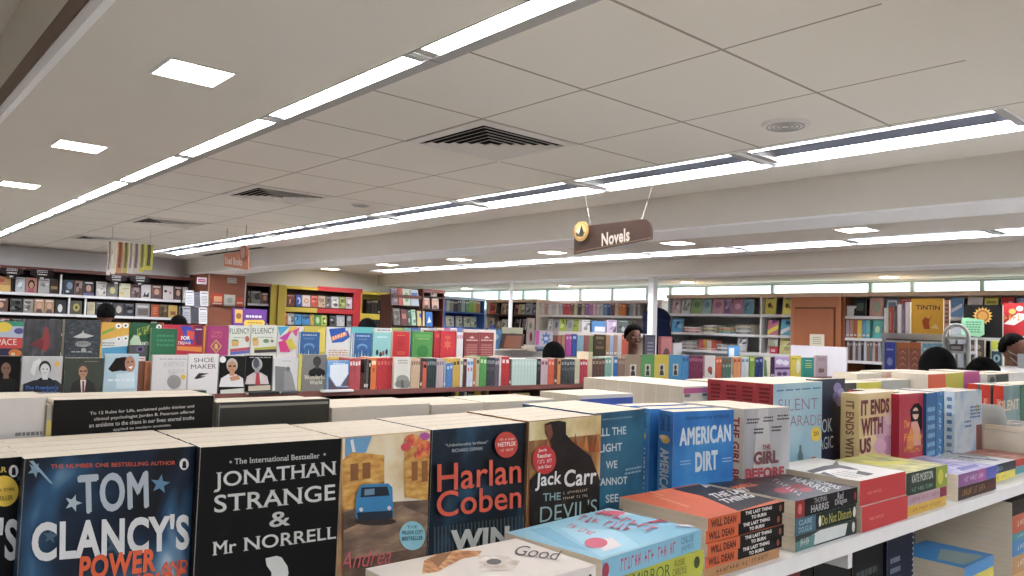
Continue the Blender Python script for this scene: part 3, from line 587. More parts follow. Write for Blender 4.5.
BMM = ramp_mat('midnight_novel_print', [(.3, '#141c34'), (.6, '#1f2c4c'), (.8, '#3a4668')], scale=10, rough=.4)
shelfbook('dark navy novel with lilac flowers, between the pale blue and cream novels', (812, 382), (845, 380), 1.515, .014, BMM,
    [('E', (837.5, 388), 4, 5.5, '#8a82b4'), ('E', (841, 393), 3.5, 5, '#a29ac6'), ('E', (835.5, 397), 3, 5, '#756ca4'), ('E', (839, 402), 3.4, 4.4, '#9189ba'), ('T', 'BOOK', (812, 434.6), (832, 431), (812, 421), '#c6d2d8', {'serif': True}), ('T', 'MAGIC', (814, 451), (833, 447.5), (814, 438.6), '#c6d2d8', {'serif': True})], n=1, xp=XSP)
IEM = ramp_mat('buttery_paper_print', [(.4, '#d9c288'), (.7, '#e8d5a0')], scale=10, rough=.4)
shelfbook('cream yellow romance novel with maroon capitals on its cover', (859.6, 394), (893, 391.3), 1.487, .04, IEM,
    [('E', (884, 432), 8, 16, '#c9a0ac'), ('E', (888, 445), 6, 10, '#b27f96'), ('E', (880, 446), 6, 8, '#d3a5b8'), ('E', (889, 418), 4, 7, '#d8b8b0'), ('T', 'IT ENDS', (860.8, 416.2), (889, 412.6), (860.8, 400.4), '#6f2a34', {'bold': .05}), ('T', 'WITH', (860.8, 437), (882.5, 433.4), (860.8, 418.8), '#6f2a34', {'bold': .05}), ('T', 'US', (859.3, 454.5), (870.5, 452), (859.3, 439), '#6f2a34', {'bold': .05})],
    [('t', 'IT ENDS WITH US', .5, .52, .8*.2/.04, .04/.2*.45, '#8a5a48', {'rot': -PI/2, 'bold': .03})], n=1)
shelfbook('dark green patterned novel slotted between the cream and red novels', (889.5, 392.5), (899.5, 391.6), 1.484, .03, ramp_mat('dark_leaf_print', [(.4, '#101a18'), (.6, '#1c3a30'), (.75, '#5c6a50')], scale=30), (), n=3, copylabel='copy behind the dark green patterned novel')
shelfbook('crimson novel showing a woman in sunglasses on its cover', (899.6, 394.3), (926.5, 392.4), 1.482, .03, mat('#b3243c', .35),
    [('P', [(910, 410), (914, 404), (918.5, 403), (922, 408), (922, 428), (920, 436), (909, 436), (911, 424)], '#191214'), ('E', (915.5, 413.5), 3.1, 6, '#e0b8a0'), ('P', [(912.4, 411), (918.6, 410.6), (918.6, 414), (912.4, 414.3)], '#20161a'), ('P', [(911, 422), (917, 421), (920, 430), (921, 445), (909, 446)], '#d8a08c'), ('P', [(907, 438), (911, 426), (914, 432), (913, 448), (906, 450)], '#dd8a34'),
     ('T', 'The', (903, 429), (909, 427), (903.5, 421), '#e6a63c', {'bold': .01}), ('T', 'Family', (903, 444), (922, 441), (904, 434), '#e6a63c', {'bold': .01}), ('T', '~Sweetheart', (903, 453), (922, 451), (904, 447), '#e6a63c', {'bold': .01})], n=4, copylabel='copy behind the crimson sunglasses novel')
shelfbook('deep blue novel with pale writing, right of the crimson novel', (926.5, 393.3), (936, 392.3), 1.481, .03, mat('#1b5f94', .4), [('l', .1, .1, .9, .85, 7, '#7fb2d0')], n=3, copylabel='copy behind the deep blue novel')
shelfbook('blue spined novel with white handwriting down its spine', (936.6, 391.8), (943.5, 391), 1.482, .03, mat('#226aa0', .4), [('t', '~a love story', .5, .5, 3.6, .1, '#b9d6e6', {'rot': -PI/2, 'shear': .3})], n=3, copylabel='copy behind the blue spined novel')
shelfbook('silver grey novel with blue lettering beside two white spines', (954.5, 391.8), (981.8, 389.8), 1.48, .024, ramp_mat('silver_blue_print', [(.3, '#9fb0bc'), (.5, '#bcc8ce'), (.7, '#6f9cc0')], scale=12, rough=.35),
    [('l', .35, .5, .6, .62, 2, '#3c6a9c'), ('E', (977, 408), 2, 4, '#b8b04c'), ('l', .55, .62, .95, .8, 4, '#2f62a0'), ('P', [(976, 425), (981.5, 424), (981.5, 450), (976, 450)], '#7c4a44')],
    [('l', .25, .06, .75, .95, 9, '#3d78b4')], n=3, dx=.03, spc=mat('#c6d8e6', .4), copylabel='copy behind the silver grey novel, white spine showing')
shelfbook('teal grey novel beside two bright red spines at the right end', (1003.8, 389.2), (1020, 388), 1.4805, .028, ramp_mat('teal_fog_print', [(.3, '#4f6f72'), (.6, '#7f9a96'), (.8, '#a8b8ac')], scale=10, rough=.4),
    [('T', 'SILENT', (999, 412), (1019, 409), (999, 401), '#d8c0a0', {'bold': .02})], [('t', '~KILLER NOVEL', .5, .6, 2.6, .08, '#f0d8c8', {'rot': -PI/2, 'bold': .04})], n=3, dx=.036, xp=-.8, spc=mat('#cf3826', .4), copylabel='copy behind the teal grey novel, red spine showing')
shelfbook('dark green novel at the right edge of the front row', (1020.5, 388.8), (1050, 387), 1.4805, .03, mat('#3c6650', .45), [('l', .1, .3, .9, .8, 5, '#7f9a88')], n=3, xp=-.8, copylabel='copy behind the dark green novel at the right edge')
# ---- opposite side of the gondola: backs of books facing away from that aisle
def backbook(label, x, L, R_, T, cm, art=(), n=2, dx=None, zb=1.285, top=None, copylabel=None, **k):
    p0, p1 = onx(*L, x), onx(*R_, x); W_ = p1.y - p0.y; z = (p0.z + p1.z) / 2; X = faceX(x, p0.y, zb)
    book(label, X, W_, z - zb, T, cm, pxart(art, X, W_, z - zb, T), (), near=True, spR=True, **k); pr = None
    for i in range(1, n):
        Y = faceX(x - (dx or T + .0002) * i, p0.y, zb)
        if pr is None: pr = book(copylabel or 'further copy behind the ' + label, Y, W_, z - zb, T, cm, (), (), near=True, spR=True, group='copies beyond the ' + label.split(' book')[0], **k)
        else: copy_tree(pr, Y)
g = '#8e8c88'
backbook('white back cover at the left edge, behind the navy thriller', -.905, (-35, 401), (47, 396), .035, mat('#dedcd8', .5), [('l', .62, .80, .97, .86, 2, g), ('l', .5, .7, .97, .78, 3, g)], n=2, copylabel='copy beyond the white back cover')
backbook('narrow yellow and grey book slotted beside the black back cover', -.90, (47.8, 405), (52.3, 404.6), .03, mat('#a8a49a', .5), [('r', 0, .0, 1, .93, '#d8c860')], n=1)
T12 = [('t', 'To 12 Rules for Life, acclaimed public thinker and', .5, .845, .82, .045, '#d6d6d2', {'shear': .15, 'bold': .01}), ('t', 'clinical psychologist Jordan B. Peterson offered', .5, .785, .78, .045, '#d6d6d2', {'shear': .15, 'bold': .01}),
       ('t', 'an antidote to the chaos in our lives: eternal truths', .5, .725, .84, .045, '#d6d6d2', {'shear': .15, 'bold': .01}), ('t', 'applied to modern anxieties.', .5, .665, .55, .045, '#d6d6d2', {'shear': .15, 'bold': .01})]
backbook('black back cover with small white italic blurb, behind the raven cover', -.91, (53.5, 402.5), (214.5, 393.3), .04, mat('#232220', .5), [('T', 'To 12 Rules for Life, acclaimed public thinker and', (90, 415.8), (194, 408.2), (90, 411.8), '#d6d6d2', {'bold': .01}), ('T', 'clinical psychologist Jordan B. Peterson offered', (94, 421.6), (194, 413.8), (94, 417.6), '#d6d6d2', {'bold': .01}),
    ('T', 'an antidote to the chaos in our lives: eternal truths', (89, 427.6), (194, 419.4), (89, 423.4), '#d6d6d2', {'bold': .01}), ('T', 'applied to modern anxieties.', (113, 431.6), (171, 426.8), (113, 428.2), '#d6d6d2', {'bold': .01})], n=2, copylabel='copy beyond the black back cover')
backbook('charcoal hardback with a red top edge, behind the blue van cover', -.915, (217.5, 404.8), (330, 396.6), .03, mat('#33342f', .4), [('r', .012, 0, .022, .99, '#8a8a80'), ('r', .012, .97, .985, .985, '#8a8a80')], n=1)
backbook('red hardback standing behind the charcoal hardback', -.947, (219, 401.5), (305, 395.5), .02, mat('#b8453c', .4), n=1)
backbook('pale page topped book beyond the blue van cover', -.93, (332, 409), (430, 402.5), .035, Cr, n=3, copylabel='copy beyond the pale page topped book')
backbook('pale book beyond the dark blue thriller, in the far row', -.93, (432, 405.6), (484, 402.2), .035, Cr, n=3, copylabel='copy beyond the pale book of the far row')
backbook('pale raised book beyond the hooded man cover', -.96, (487, 402.4), (556, 399.2), .035, Cr, n=3, copylabel='copy beyond the pale raised book')
backbook('book with a blue back cover strip beyond the teal novel', -.985, (580, 396), (633, 393), .035, mat('#e0dcd6', .4), [('r', 0, 0, 1, .965, '#3f5fb0')], n=3, copylabel='cream copy beyond the blue back cover strip')
backbook('book with a pink back cover beyond the bright blue novel', -.95, (683.5, 387.6), (735, 384), .034, mat('#e2dcd0', .4), [('r', 0, .935, 1, .985, '#d0689c'), ('r', .02, .9, .12, .93, '#7f7c78'), ('r', .35, .905, .5, .93, '#7f7c78')], n=8, copylabel='cream copy beyond the pink back cover')
backbook('cream book in the far row beyond the grey and blue thrillers', -.95, (738, 384), (842, 379.6), .034, Cr, n=4, copylabel='cream copy in the far row')
backbook('book with a grey back cover beyond the cream yellow novel', -.98, (843, 383.4), (856.5, 382.6), .034, mat('#4c4a48', .4), n=2, copylabel='copy beyond the grey back cover')
backbook('book with a yellow back cover beyond the cream yellow novel', -.98, (857, 382.8), (881, 381.8), .034, mat('#d8cf2c', .4), n=2, copylabel='copy beyond the yellow back cover')
backbook('book with a pale grey back cover beyond the crimson novel', -.98, (882, 380.8), (926, 378.6), .034, mat('#b9bab2', .4), n=2, copylabel='copy beyond the pale grey back cover')
for (a, bq, cc, l, ty) in ((928, 945.5, '#d85c34', 'orange', 374.5), (946, 963.5, '#c4bf34', 'olive yellow', 373.5), (964, 979.5, '#c2488c', 'magenta', 371.5), (980.5, 987, '#e2ded4', 'white', 374.5), (1009, 1023, '#dedad2', 'off white', 373)):
    backbook('small book with %s %s back cover in the far row' % ('an' if l[0] in 'oa' else 'a', l), -.93, (a, ty), (bq, ty - .6), .035, mat(cc, .4), n=3 if l != 'white' else 2, copylabel='copy beyond the small %s back cover' % l)
backbook('book with a black and white photo back cover in the far row', -.93, (988, 374.8), (1008, 373.6), .03, mat('#4a4a46', .4), [('r', 0, .0, .38, 1, '#9a958a'), ('e', .2, .9, .12, .06, '#3a3a36'), ('r', .4, .0, 1, .96, '#4f544c')], n=3, copylabel='copy beyond the photo back cover')
for x0, x1, l in ((857, 882, 'left'), (883, 926, 'right')):
    backbook('tall cream book at the back of the far row, %s of the pair' % l, -1.06, (x0, 374 if l == 'left' else 371.5), (x1, 372.6 if l == 'left' else 370.6), .035, Cr, n=2, copylabel='cream copy behind the %s tall cream book' % l)
# ---- shelf structure
def gondola():
    t = thing('display_gondola', 'white metal display gondola carrying the front row of books', 'shelf', loc=(-.9, 2, 0))
    def p(name, lo, hi, m=WHITE):
        f = MB(); f.box((lo[0] + .9, lo[1] - 2, lo[2]), (hi[0] + .9, hi[1] - 2, hi[2]), m); return f.build(name, t)
    p('top_shelf', (-1.28, -.2, 1.268), (-.59, 6.2, 1.2845)); p('shelf_lip', (-.59, -.2, 1.2635), (-.586, 6.2, 1.2865))
    p('lower_shelf', (-1.35, -.2, .98), (-.47, 6.2, 1.0)); p('base', (-1.4, -.2, 0), (-.45, 6.2, .12), STEEL); p('middle_shelf', (-1.35, -.2, .55), (-.47, 6.2, .57))
    for z in (.12, .57, 1.0):
        p('spine_panel', (-.95, -.2, z), (-.93, 6.2, z + (.26 if z > .9 else .4)), mat('#4a4c50', .6))
    for y in (-.18, 1.262, 3.6, 6.17): 
        p('bracket', (-.9, y, 1.232), (-.6, y + .014, 1.266))
        p('upright', (-.93, y, .12), (-.9, y + .03, 1.266), STEEL)
gondola()
a = ray(981, 412); c = ray(1006.5, 412); YE = 2.403; xa, xb = a.x / a.y * YE, c.x / c.y * YE; zt = ony(993, 404.5, YE).z
t = thing('book_end_plate', 'grey metal book end plate at the right, before the red spines', 'book end', loc=(xa, YE, 1.285)); f = MB(); ww = xb - xa; hh = zt - 1.285
f.prism([(0, 0), (ww, 0), (ww, hh * .78), (ww * .93, hh * .9), (ww * .8, hh * .97), (ww * .6, hh), (0, hh)], 1, 0, .003, mat('#b9bdbb', .4)); f.box((0, 0, 0), (ww, .05, .002), mat('#b9bdbb', .4)); f.build('plate', t)
# ---- books lying flat along the front edge
def flat(label, NL, NR, z, T, D, cm, top=(), spine=(), spc=None, group=None, **k):
    p0, p1 = onz(*NL, z), onz(*NR, z); d = (p0 - p1); L_ = d.xy.length; d = Vector((d.x, d.y, 0)).normalized()
    ex = Vector((d.y, -d.x, 0)) if Vector((d.y, -d.x, 0)).x < 0 else Vector((-d.y, d.x, 0)); X = frame(p1, ex, (0, 0, -1), d)
    return book(label, X, D, L_, T, cm, pxart(top, X, D, L_, T), pxart(spine, X, D, L_, T, 's'), near=True, spc=spc, group=group, **k)
def under(z_hi, px, py_hi, py_lo, x=-.6):
    return onx(px, py_hi, x).z - onx(px, py_lo, x).z
def flatw(label, x, y0, y1, z, T, D, cm, top=(), spine=(), spc=None, group=None, yaw=0., **k):
    c, s = math.cos(yaw), math.sin(yaw); ez = Vector((s, -c, 0)); ex = Vector((-c, -s, 0)); L_ = y1 - y0
    X = frame((x, y1, z), ex, (0, 0, -1), ez)
    return book(label, X, D, L_, T, cm, pxart(top, X, D, L_, T), pxart(spine, X, D, L_, T, 's') if top != 'n' else spine, near=True, spc=spc, group=group, **k)
def SP(txt, c, v=.5, w=.8, h=.5, u=.5, **o):
    """title lying along a spine; w is the share of the spine length, converted below by spt()"""
    return (txt, c, v, w, h, u, o)
def spt(items, L_, T):
    out = []
    for it in items:
        if isinstance(it[0], str) and len(it) == 7 and isinstance(it[6], dict):
            txt, c, v, w, h, u, o = it; oo = dict(o); oo['rot'] = -PI/2; oo['bold'] = 0 if 'M' in txt else oo.get('bold', 0)
            out.append(('t', txt, u, v, w * L_ / T, h * T / L_, c, oo))
        else: out.append(it)
    return out
def lie(label, x, y0, y1, z, T, D, cm, top=(), sp=(), **k):
    return flatw(label, x, y0, y1, z, T, D, cm, top, spt(sp, y1 - y0, T), **k)
Z0 = 1.2855
# stack with the dog book
lie('white book with a brown and white dog face, lying at the front', -.545, .405, .6, 1.364, .03, .122, mat('#ddd6cc', .4),
    [('P', [(424, 561), (432, 553), (452, 549), (482, 551), (478, 556), (462, 559), (448, 566), (438, 572), (422, 574)], ramp_mat('tan_fur_print', [(.3, '#7c4a20'), (.5, '#c0803a'), (.7, '#e0b478')], scale=70, stretch=(1, 1, 2))), ('P', [(430, 560), (438, 554), (452, 552), (446, 559), (438, 568)], '#8a5a2a'), ('E', (494, 563), 12, 4.5, '#6a625c'), ('E', (493, 563.5), 6, 2.6, '#3a3430'), ('P', [(478, 556), (506, 556), (520, 562), (514, 570), (480, 572)], ramp_mat('pale_fur_print', [(.3, '#b0a290'), (.5, '#d0c6b8'), (.7, '#eee8de')], scale=70)), ('E', (494, 562.6), 7.5, 3, '#4a423e'),
     ('T', 'Good', (512, 555), (556, 561), (520, 546), '#3f3a3c', {'bold': -.005, 'shear': .3, 'res': 4})],
    [SP('~W', '#3a3638', v=.04, w=.03, h=.5)], spc=mat('#e6e2dc', .4))
for i, (c, d) in enumerate((('#6a8a5a', 'green book under the white dog book'), ('#b06a5a', 'red brown book at the bottom of the dog book stack'))):
    lie(d, -.545, .402, .598, 1.335 - .025 * i, .0245, .13, mat(c, .4))
lie('bright green and white patterned book lying left of the dog book', -.60, .2, .392, 1.338, .025, .12, ramp_mat('green_leaf_cover', [(.4, '#5f9a3a'), (.5, '#cfe0c0'), (.6, '#8cc04a')], scale=60, rough=.4), spc=mat('#5f9a3a', .4))
for i, (c, d) in enumerate((('#c8b48a', 'tan book under the green patterned book'), ('#7a8ca0', 'blue grey book under the green patterned book'))):
    lie(d, -.60, .2, .392, 1.3128 - .0135 * i, .0132, .13, mat(c, .4))
# pale blue romance stack
PB = mat('#8fcbe4', .35); PK = '#d8607c'
flat('pale blue romance book with pink lettering and cartoon figures, lying flat', (602, 560), (701, 529), 1.36, .024, .142, PB,
    [('P', [(560, 528), (602, 558), (640, 546), (618, 530)], '#a9dcf0'), ('P', [(590, 506), (619, 502), (640, 512), (612, 520)], '#b9dfee'), ('P', [(548, 527), (590, 552), (560, 545), (530, 530)], '#7cc0e0'),
     ('P', [(604, 552), (622, 546), (612, 538), (594, 541)], '#e6dfe2'), ('E', (612.5, 513.5), 12.5, 2.2, PK), ('E', (596, 543.5), 11.5, 5.2, PK), ('P', [(646, 523), (660, 520), (674, 519), (672, 521), (662, 522.5), (650, 524)], '#b0405c'), ('P', [(660, 520), (673, 518.6), (672, 520.5)], '#3a4a66'),
     ('T', '~THE LOVE', (577, 521), (628, 533), (584, 516), PK, {'bold': .03}), ('T', '~REMATCH', (594, 514), (653, 534), (602, 510.5), PK, {'bold': .03}), ('T', '~in love', (566, 528), (592, 538), (571, 524.5), '#e0708a', {'shear': .2}), ('P', [(678, 528), (699, 527), (694, 524), (676, 526)], '#e2dce6')],
    spt([SP('~RAMONA AND THE EX', '#c4527a', v=.56, w=.56, h=.55, bold=.02), SP('CHLOE', '#5a8ab0', v=.16, w=.14, h=.34, u=.7, bold=.02), SP('JAMES', '#5a8ab0', v=.16, w=.14, h=.34, u=.28, bold=.02), ('e', .5, .97, .35, .03, '#a83a50')], .2, .024), spc=mat('#7fc2de', .35))
lie('yellow green book with dark spine lettering, under the pale blue romance book', -.575, .629, .828, 1.336, .024, .15, mat('#b9bf2e', .4), (),
    [SP('MIRROR', '#3f6a3a', v=.5, w=.34, h=.6, bold=.02), SP('ROSIE', '#6a6a2a', v=.24, w=.1, h=.3, u=.72), SP('CARLYLE', '#6a6a2a', v=.24, w=.14, h=.34, u=.3), ('e', .5, .07, .3, .03, '#3a4a1e')])
lie('lime green book at the bottom of the pale blue romance stack', -.575, .629, .826, 1.312, .0262, .15, mat('#b4c23a', .4))
# stack of orange and black thrillers
OR = mat('#d8632f', .4)
def wd_spine(): return [('r', 0, 0, 1, .60, '#1b1a1c'), SP('WILL DEAN', '#5a2412', v=.81, w=.31, h=.62, bold=.04), SP('THE LAST THING', '#e4e2de', v=.36, w=.36, h=.3, u=.72, bold=.04), SP('TO BURN', '#e4e2de', v=.36, w=.2, h=.3, u=.28, bold=.04), ('e', .5, .06, .3, .02, '#8a4a2a')]
lie('orange and black thriller with slanted cover, topmost of four alike', -.597, .868, 1.056, 1.365, .0162, .15, OR,
    [('P', [(672, 489), (732, 479), (770, 490), (784, 498), (738, 511), (702, 496)], '#2a2a30'), ('P', [(700, 484), (716, 481.5), (722, 484), (706, 488)], '#dcdcda'), ('T', 'THE LAST', (716, 499), (752, 491), (708, 494.5), '#dcdcda', {'bold': .04}), ('T', 'THING', (726, 504), (756, 497), (718, 500), '#dcdcda', {'bold': .04}), ('T', 'WILL', (736, 490), (758, 485.5), (730, 487), '#d8632f', {'bold': .04}), ('P', [(652, 496), (654, 495.6), (690, 507), (688, 508)], '#e69a76'), ('P', [(644, 491), (646, 490.6), (664, 496), (662, 497)], '#e69a76')],
    wd_spine())
for i in range(1, 4):
    lie(['', 'orange and black thriller, second from top of its stack of four', 'orange and black thriller, third from top of its stack of four', 'orange and black thriller, lowest of its stack of four'][i], -.597 - .003 * (i % 2), .868, 1.056, 1.365 - .0165 * i, .0162, .14, OR, (), wd_spine())
lie('tan brown book under the four orange and black thrillers', -.60, .866, 1.05, 1.2990, .0135, .14, mat('#b98a5a', .45), (), [SP('~DRESSED TO MURDER', '#6a4426', w=.7, h=.45, bold=.02)])
# horror stack
HR = ramp_mat('charcoal_horror_print', [(.35, '#26262c'), (.6, '#3c3c48'), (.8, '#5c5c68')], scale=25, rough=.35)
lie('black thriller with red rose and scattered white letters, above two dark books', -.60, 1.092, 1.292, 1.36, .026, .155, HR,
    [('E', (785, 490), 11, 3, '#a8364a'), ('E', (798, 486.5), 9, 2.5, '#8a2a3c'), ('E', (806, 490), 7, 2.2, '#b04a5c'), ('T', 'THOMAS', (808, 480), (838, 490), (812, 477.5), '#c4c6ca', {'bold': .03}), ('T', 'HARRIS', (790, 480), (826, 493), (796, 476.5), '#c4c6ca', {'bold': .03}), ('T', '~THRILLER', (772, 481), (800, 497), (776, 479), '#c4c6ca', {'bold': .03})],
    [('r', 0, .86, 1, 1, '#8a1e28'), ('e', .5, .93, .3, .03, '#d86a5a'), SP('THOMAS', '#b9bcc0', v=.62, w=.2, h=.3, u=.78, serif=True), SP('HARRIS', '#b9bcc0', v=.63, w=.28, h=.42, u=.34, serif=True, bold=.02), SP('Red', '#c9ccd0', v=.3, w=.1, h=.42, u=.72, serif=True), SP('Dragon', '#c9ccd0', v=.29, w=.2, h=.42, u=.34, serif=True), ('e', .5, .05, .25, .02, '#a82a3a')], spc=mat('#1c1c20', .4))
lie('dark book with yellow spine lettering, between two books of the horror stack', -.60, 1.092, 1.288, 1.3335, .0245, .14, mat('#1c2a2a', .4), (),
    [('r', 0, .68, 1, 1, '#3c6478'), SP('CLAIRE', '#9cc6d8', v=.84, w=.2, h=.32, u=.72), SP('DOUGLAS', '#9cc6d8', v=.84, w=.2, h=.32, u=.28), SP('Do Not Disturb', '#b9b84a', v=.34, w=.5, h=.6, serif=True), ('e', .5, .62, .35, .02, '#dcdcd4'), ('e', .5, .04, .35, .025, '#dcdcd4')])
lie('white and dark green book at the bottom of the horror stack', -.60, 1.094, 1.29, 1.3085, .0232, .14, mat('#1e3430', .4), (),
    [('p', [(.1, .2), (.9, .16), (.95, .62), (.7, .8), (.1, .82)], '#d3dcd8'), ('p', [(0, .72), (.8, .7), (.6, 1), (0, 1)], '#5a8a88'), ('e', .5, .06, .35, .025, '#dcdcd4'), SP('~Liane', '#c0d0cc', v=.86, w=.14, h=.5)])
# red spined pair
RS = mat('#c3262e', .35); BIRDM = mat('#dad8d2', .4)
bird = [('P', [(806, 471), (824, 466), (836, 464.5), (848, 466.5), (860, 470), (850, 469.6), (840, 468), (828, 469.5), (812, 473.5)], '#4a4a4c'), ('l', .1, .55, .4, .9, 3, '#b0aeaa'), ('P', [(838, 461), (846, 459), (843, 464)], '#3c3c3e'), ('P', [(858, 471), (874, 474), (868, 476), (856, 474)], '#4a4c50'), ('P', [(824, 472), (836, 478), (832, 480), (820, 474)], '#5a5a5c'), ('P', [(832, 466), (838, 460.5), (840, 467)], '#5a5a5e')]
lie('white covered book with a bird drawing and red spine, upper of the pair', -.598, 1.2965, 1.475, 1.369, .041, .168, BIRDM, bird, [SP('~LITTLE WHITE BOOK', '#e6a09a', v=.7, w=.3, h=.12, u=.45, bold=.03)], spc=RS)
lie('thick red spined book, lower of the pair beside the horror stack', -.594, 1.2965, 1.475, 1.3275, .0415, .16, BIRDM, (), [SP('~LITTLE WHITE BOOK', '#e6a09a', v=.7, w=.3, h=.12, u=.45, bold=.03)], spc=RS)
# green novel stack
KM = ramp_mat('olive_garden_print', [(.35, '#7c8454'), (.5, '#a8a45c'), (.65, '#c9c45a'), (.8, '#8a9478')], scale=25, rough=.4)
lie('green novel with yellow leaf print, on top of pink and yellow books', -.60, 1.483, 1.675, 1.3635, .041, .15, KM, [('P', [(860, 462), (900, 461), (915, 463), (880, 466)], '#c9c43a')],
    [SP('KATE MORTON', '#dfe8da', v=.62, w=.5, h=.36, u=.7, bold=.02), SP('~THE LAKE HOUSE', '#7ab098', v=.62, w=.5, h=.2, u=.22), ('r', 0, 0, 1, .3, '#8a9a30'), ('e', .5, .18, .35, .07, '#c4c23a'), ('e', .5, .04, .1, .02, '#e4e4dc')], spc=mat('#22382e', .4))
lie('lilac pink book, under the green novel with yellow leaf print', -.60, 1.483, 1.672, 1.3221, .0182, .14, mat('#b99aa6', .4), (), [SP('~SECRETS OF THE SUMMER', '#8a5a7a', v=.55, w=.7, h=.4), ('r', 0, 0, 1, .18, '#8a2a4a')])
lie('mustard yellow book, at the bottom of the green novel stack', -.60, 1.483, 1.67, 1.3036, .018, .14, mat('#d8b03a', .4), (), [SP('~THE SUMMER SISTERS', '#a87a1e', v=.5, w=.7, h=.4)])
# purple stack
PU = ramp_mat('lavender_clouds_print', [(.35, '#8a86b8'), (.55, '#b4b2d2'), (.7, '#d8d4e2')], scale=20, rough=.4)
lie('lavender purple novel lying on a dark brown book', -.60, 1.732, 1.953, 1.3375, .0255, .15, PU, [('P', [(955, 468), (975, 464), (980, 466), (962, 471)], '#6a6ab0'), ('l', .3, .3, .8, .7, 3, '#7a78b8')], [('r', 0, 0, 1, .52, '#a85a9c'), ('r', 0, .0, 1, .28, '#5a62b8'), SP('~THE LILAC CLUB', '#e0c4dc', v=.6, w=.5, h=.4, bold=.02)], spc=mat('#8a5a94', .4))
lie('dark brown book with gold spine lettering, under the lavender novel', -.60, 1.732, 1.953, 1.3115, .026, .14, mat('#3a241e', .4), (), [SP('~EMPIRE OF SALT', '#c08a4a', v=.6, w=.6, h=.5, bold=.02), SP('~A NOVEL', '#a83a2a', v=.14, w=.2, h=.4)])
lie('white covered book with navy spine, on top of a bright yellow book', -.63, 1.985, 2.19, 1.3255, .021, .165, mat('#cfd2d4', .4), [('P', [(952, 452), (990, 456), (985, 457), (950, 454)], '#8a8e94'), ('P', [(960, 456), (1000, 460), (996, 461), (958, 457)], '#5a6a86'), ('l', .25, .1, .8, .9, 5, '#a0a4aa')], [('r', 0, .6, 1, 1, '#3c68a8'), SP('~LOST GIRLS', '#a8c4e4', v=.66, w=.4, h=.5, bold=.02)], spc=mat('#1f2434', .4))
lie('bright yellow book, under the white covered book with navy spine', -.63, 1.985, 2.185, 1.3042, .0187, .15, mat('#dccf2a', .4), (), [SP('~SUNNY DAYS', '#9a8a1a', v=.55, w=.5, h=.4)])
lie('dull red patterned book on a teal book, right end of the flat stacks', -.64, 2.195, 2.37, 1.3215, .018, .15, ramp_mat('rust_pattern_print', [(.4, '#8a4a3c'), (.6, '#b47a64'), (.75, '#c9a88a')], scale=30), spc=mat('#b43428', .4))
lie('teal book, under the dull red patterned book', -.64, 2.195, 2.37, 1.3032, .0177, .15, mat('#4a98a0', .4))
# thick pale book lying in front of the last novels
lie('very thick pale book lying flat before the red spined novels', -.625, 2.375, 2.6, 1.3725, .058, .135, mat('#a8a290', .45), (), (), spc=mat('#d8d2c2', .5), pagem=mat('#d9d2bf', .8))
lie('dark patterned book on top of the very thick pale book', -.628, 2.38, 2.59, 1.388, .015, .13, ramp_mat('sepia_photo_print', [(.4, '#3c3830'), (.6, '#9a8f7c'), (.75, '#d0c6b0')], scale=25))
lie('cream book at the bottom of the thick pale stack', -.622, 2.38, 2.6, 1.314, .028, .14, Cr if not isinstance(Cr, str) else mat(Cr))
# ---------------- lower shelf of the gondola
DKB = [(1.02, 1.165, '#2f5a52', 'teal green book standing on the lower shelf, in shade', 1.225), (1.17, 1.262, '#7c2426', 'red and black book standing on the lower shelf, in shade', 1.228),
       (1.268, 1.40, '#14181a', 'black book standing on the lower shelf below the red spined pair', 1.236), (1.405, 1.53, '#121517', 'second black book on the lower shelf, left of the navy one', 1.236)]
for y0, y1, c, l, zt in DKB:
    book(l, faceX(-.66, y0, 1.0), y1 - y0, zt - 1.0, .03, mat(c, .5), [('l', .1, .4, .8, .8, 4, '#3a4446')] if c != '#7c2426' else [('r', .55, 0, 1, 1, '#15181a'), ('e', .3, .8, .2, .12, '#1a1a1c')], near=True)
book('dark navy spiral edged book with pale writing, on the lower shelf', faceX(-.655, 1.535, 1.0), .12, .24, .03, mat('#101a30', .45),
     [('l', .12, .08, .5, .8, 9, '#6a7488')] + [('e', .93, .04 + .045*k, .03, .009, '#b4bcc8') for k in range(21)] + [('t', '~YEY', .6, .1, .3, .1, '#8a94a4')], near=True)
for y0 in (.3, .46, .62, .78):
    book('dark book standing on the lower shelf, hidden below the picture edge', faceX(-.66, y0, 1.0), .15, .22, .03, mat('#23282c', .5), near=True, group='unseen lower shelf books')
zz = 1.146
for T, c, l, tp, sp in ((.024, '#2f86c4', 'blue framed book lying on the lower shelf stack, under the white shelf', [('P', [(941, 549), (984, 556), (964, 565), (937, 559)], '#8a9a94')], ()), (.022, '#d8c832', 'yellow book under the blue framed book on the lower shelf', (), ()), (.05, '#c8bfa8', 'thick cream book under the yellow book on the lower shelf', (), ()), (.049, '#9a8f7a', 'brown book at the bottom of the lower shelf stack', (), ())):
    lie(l, -.6, 1.768, 1.938, zz, T - .0005, .14, mat(c, .4), tp, sp); zz -= T
zz = 1.243
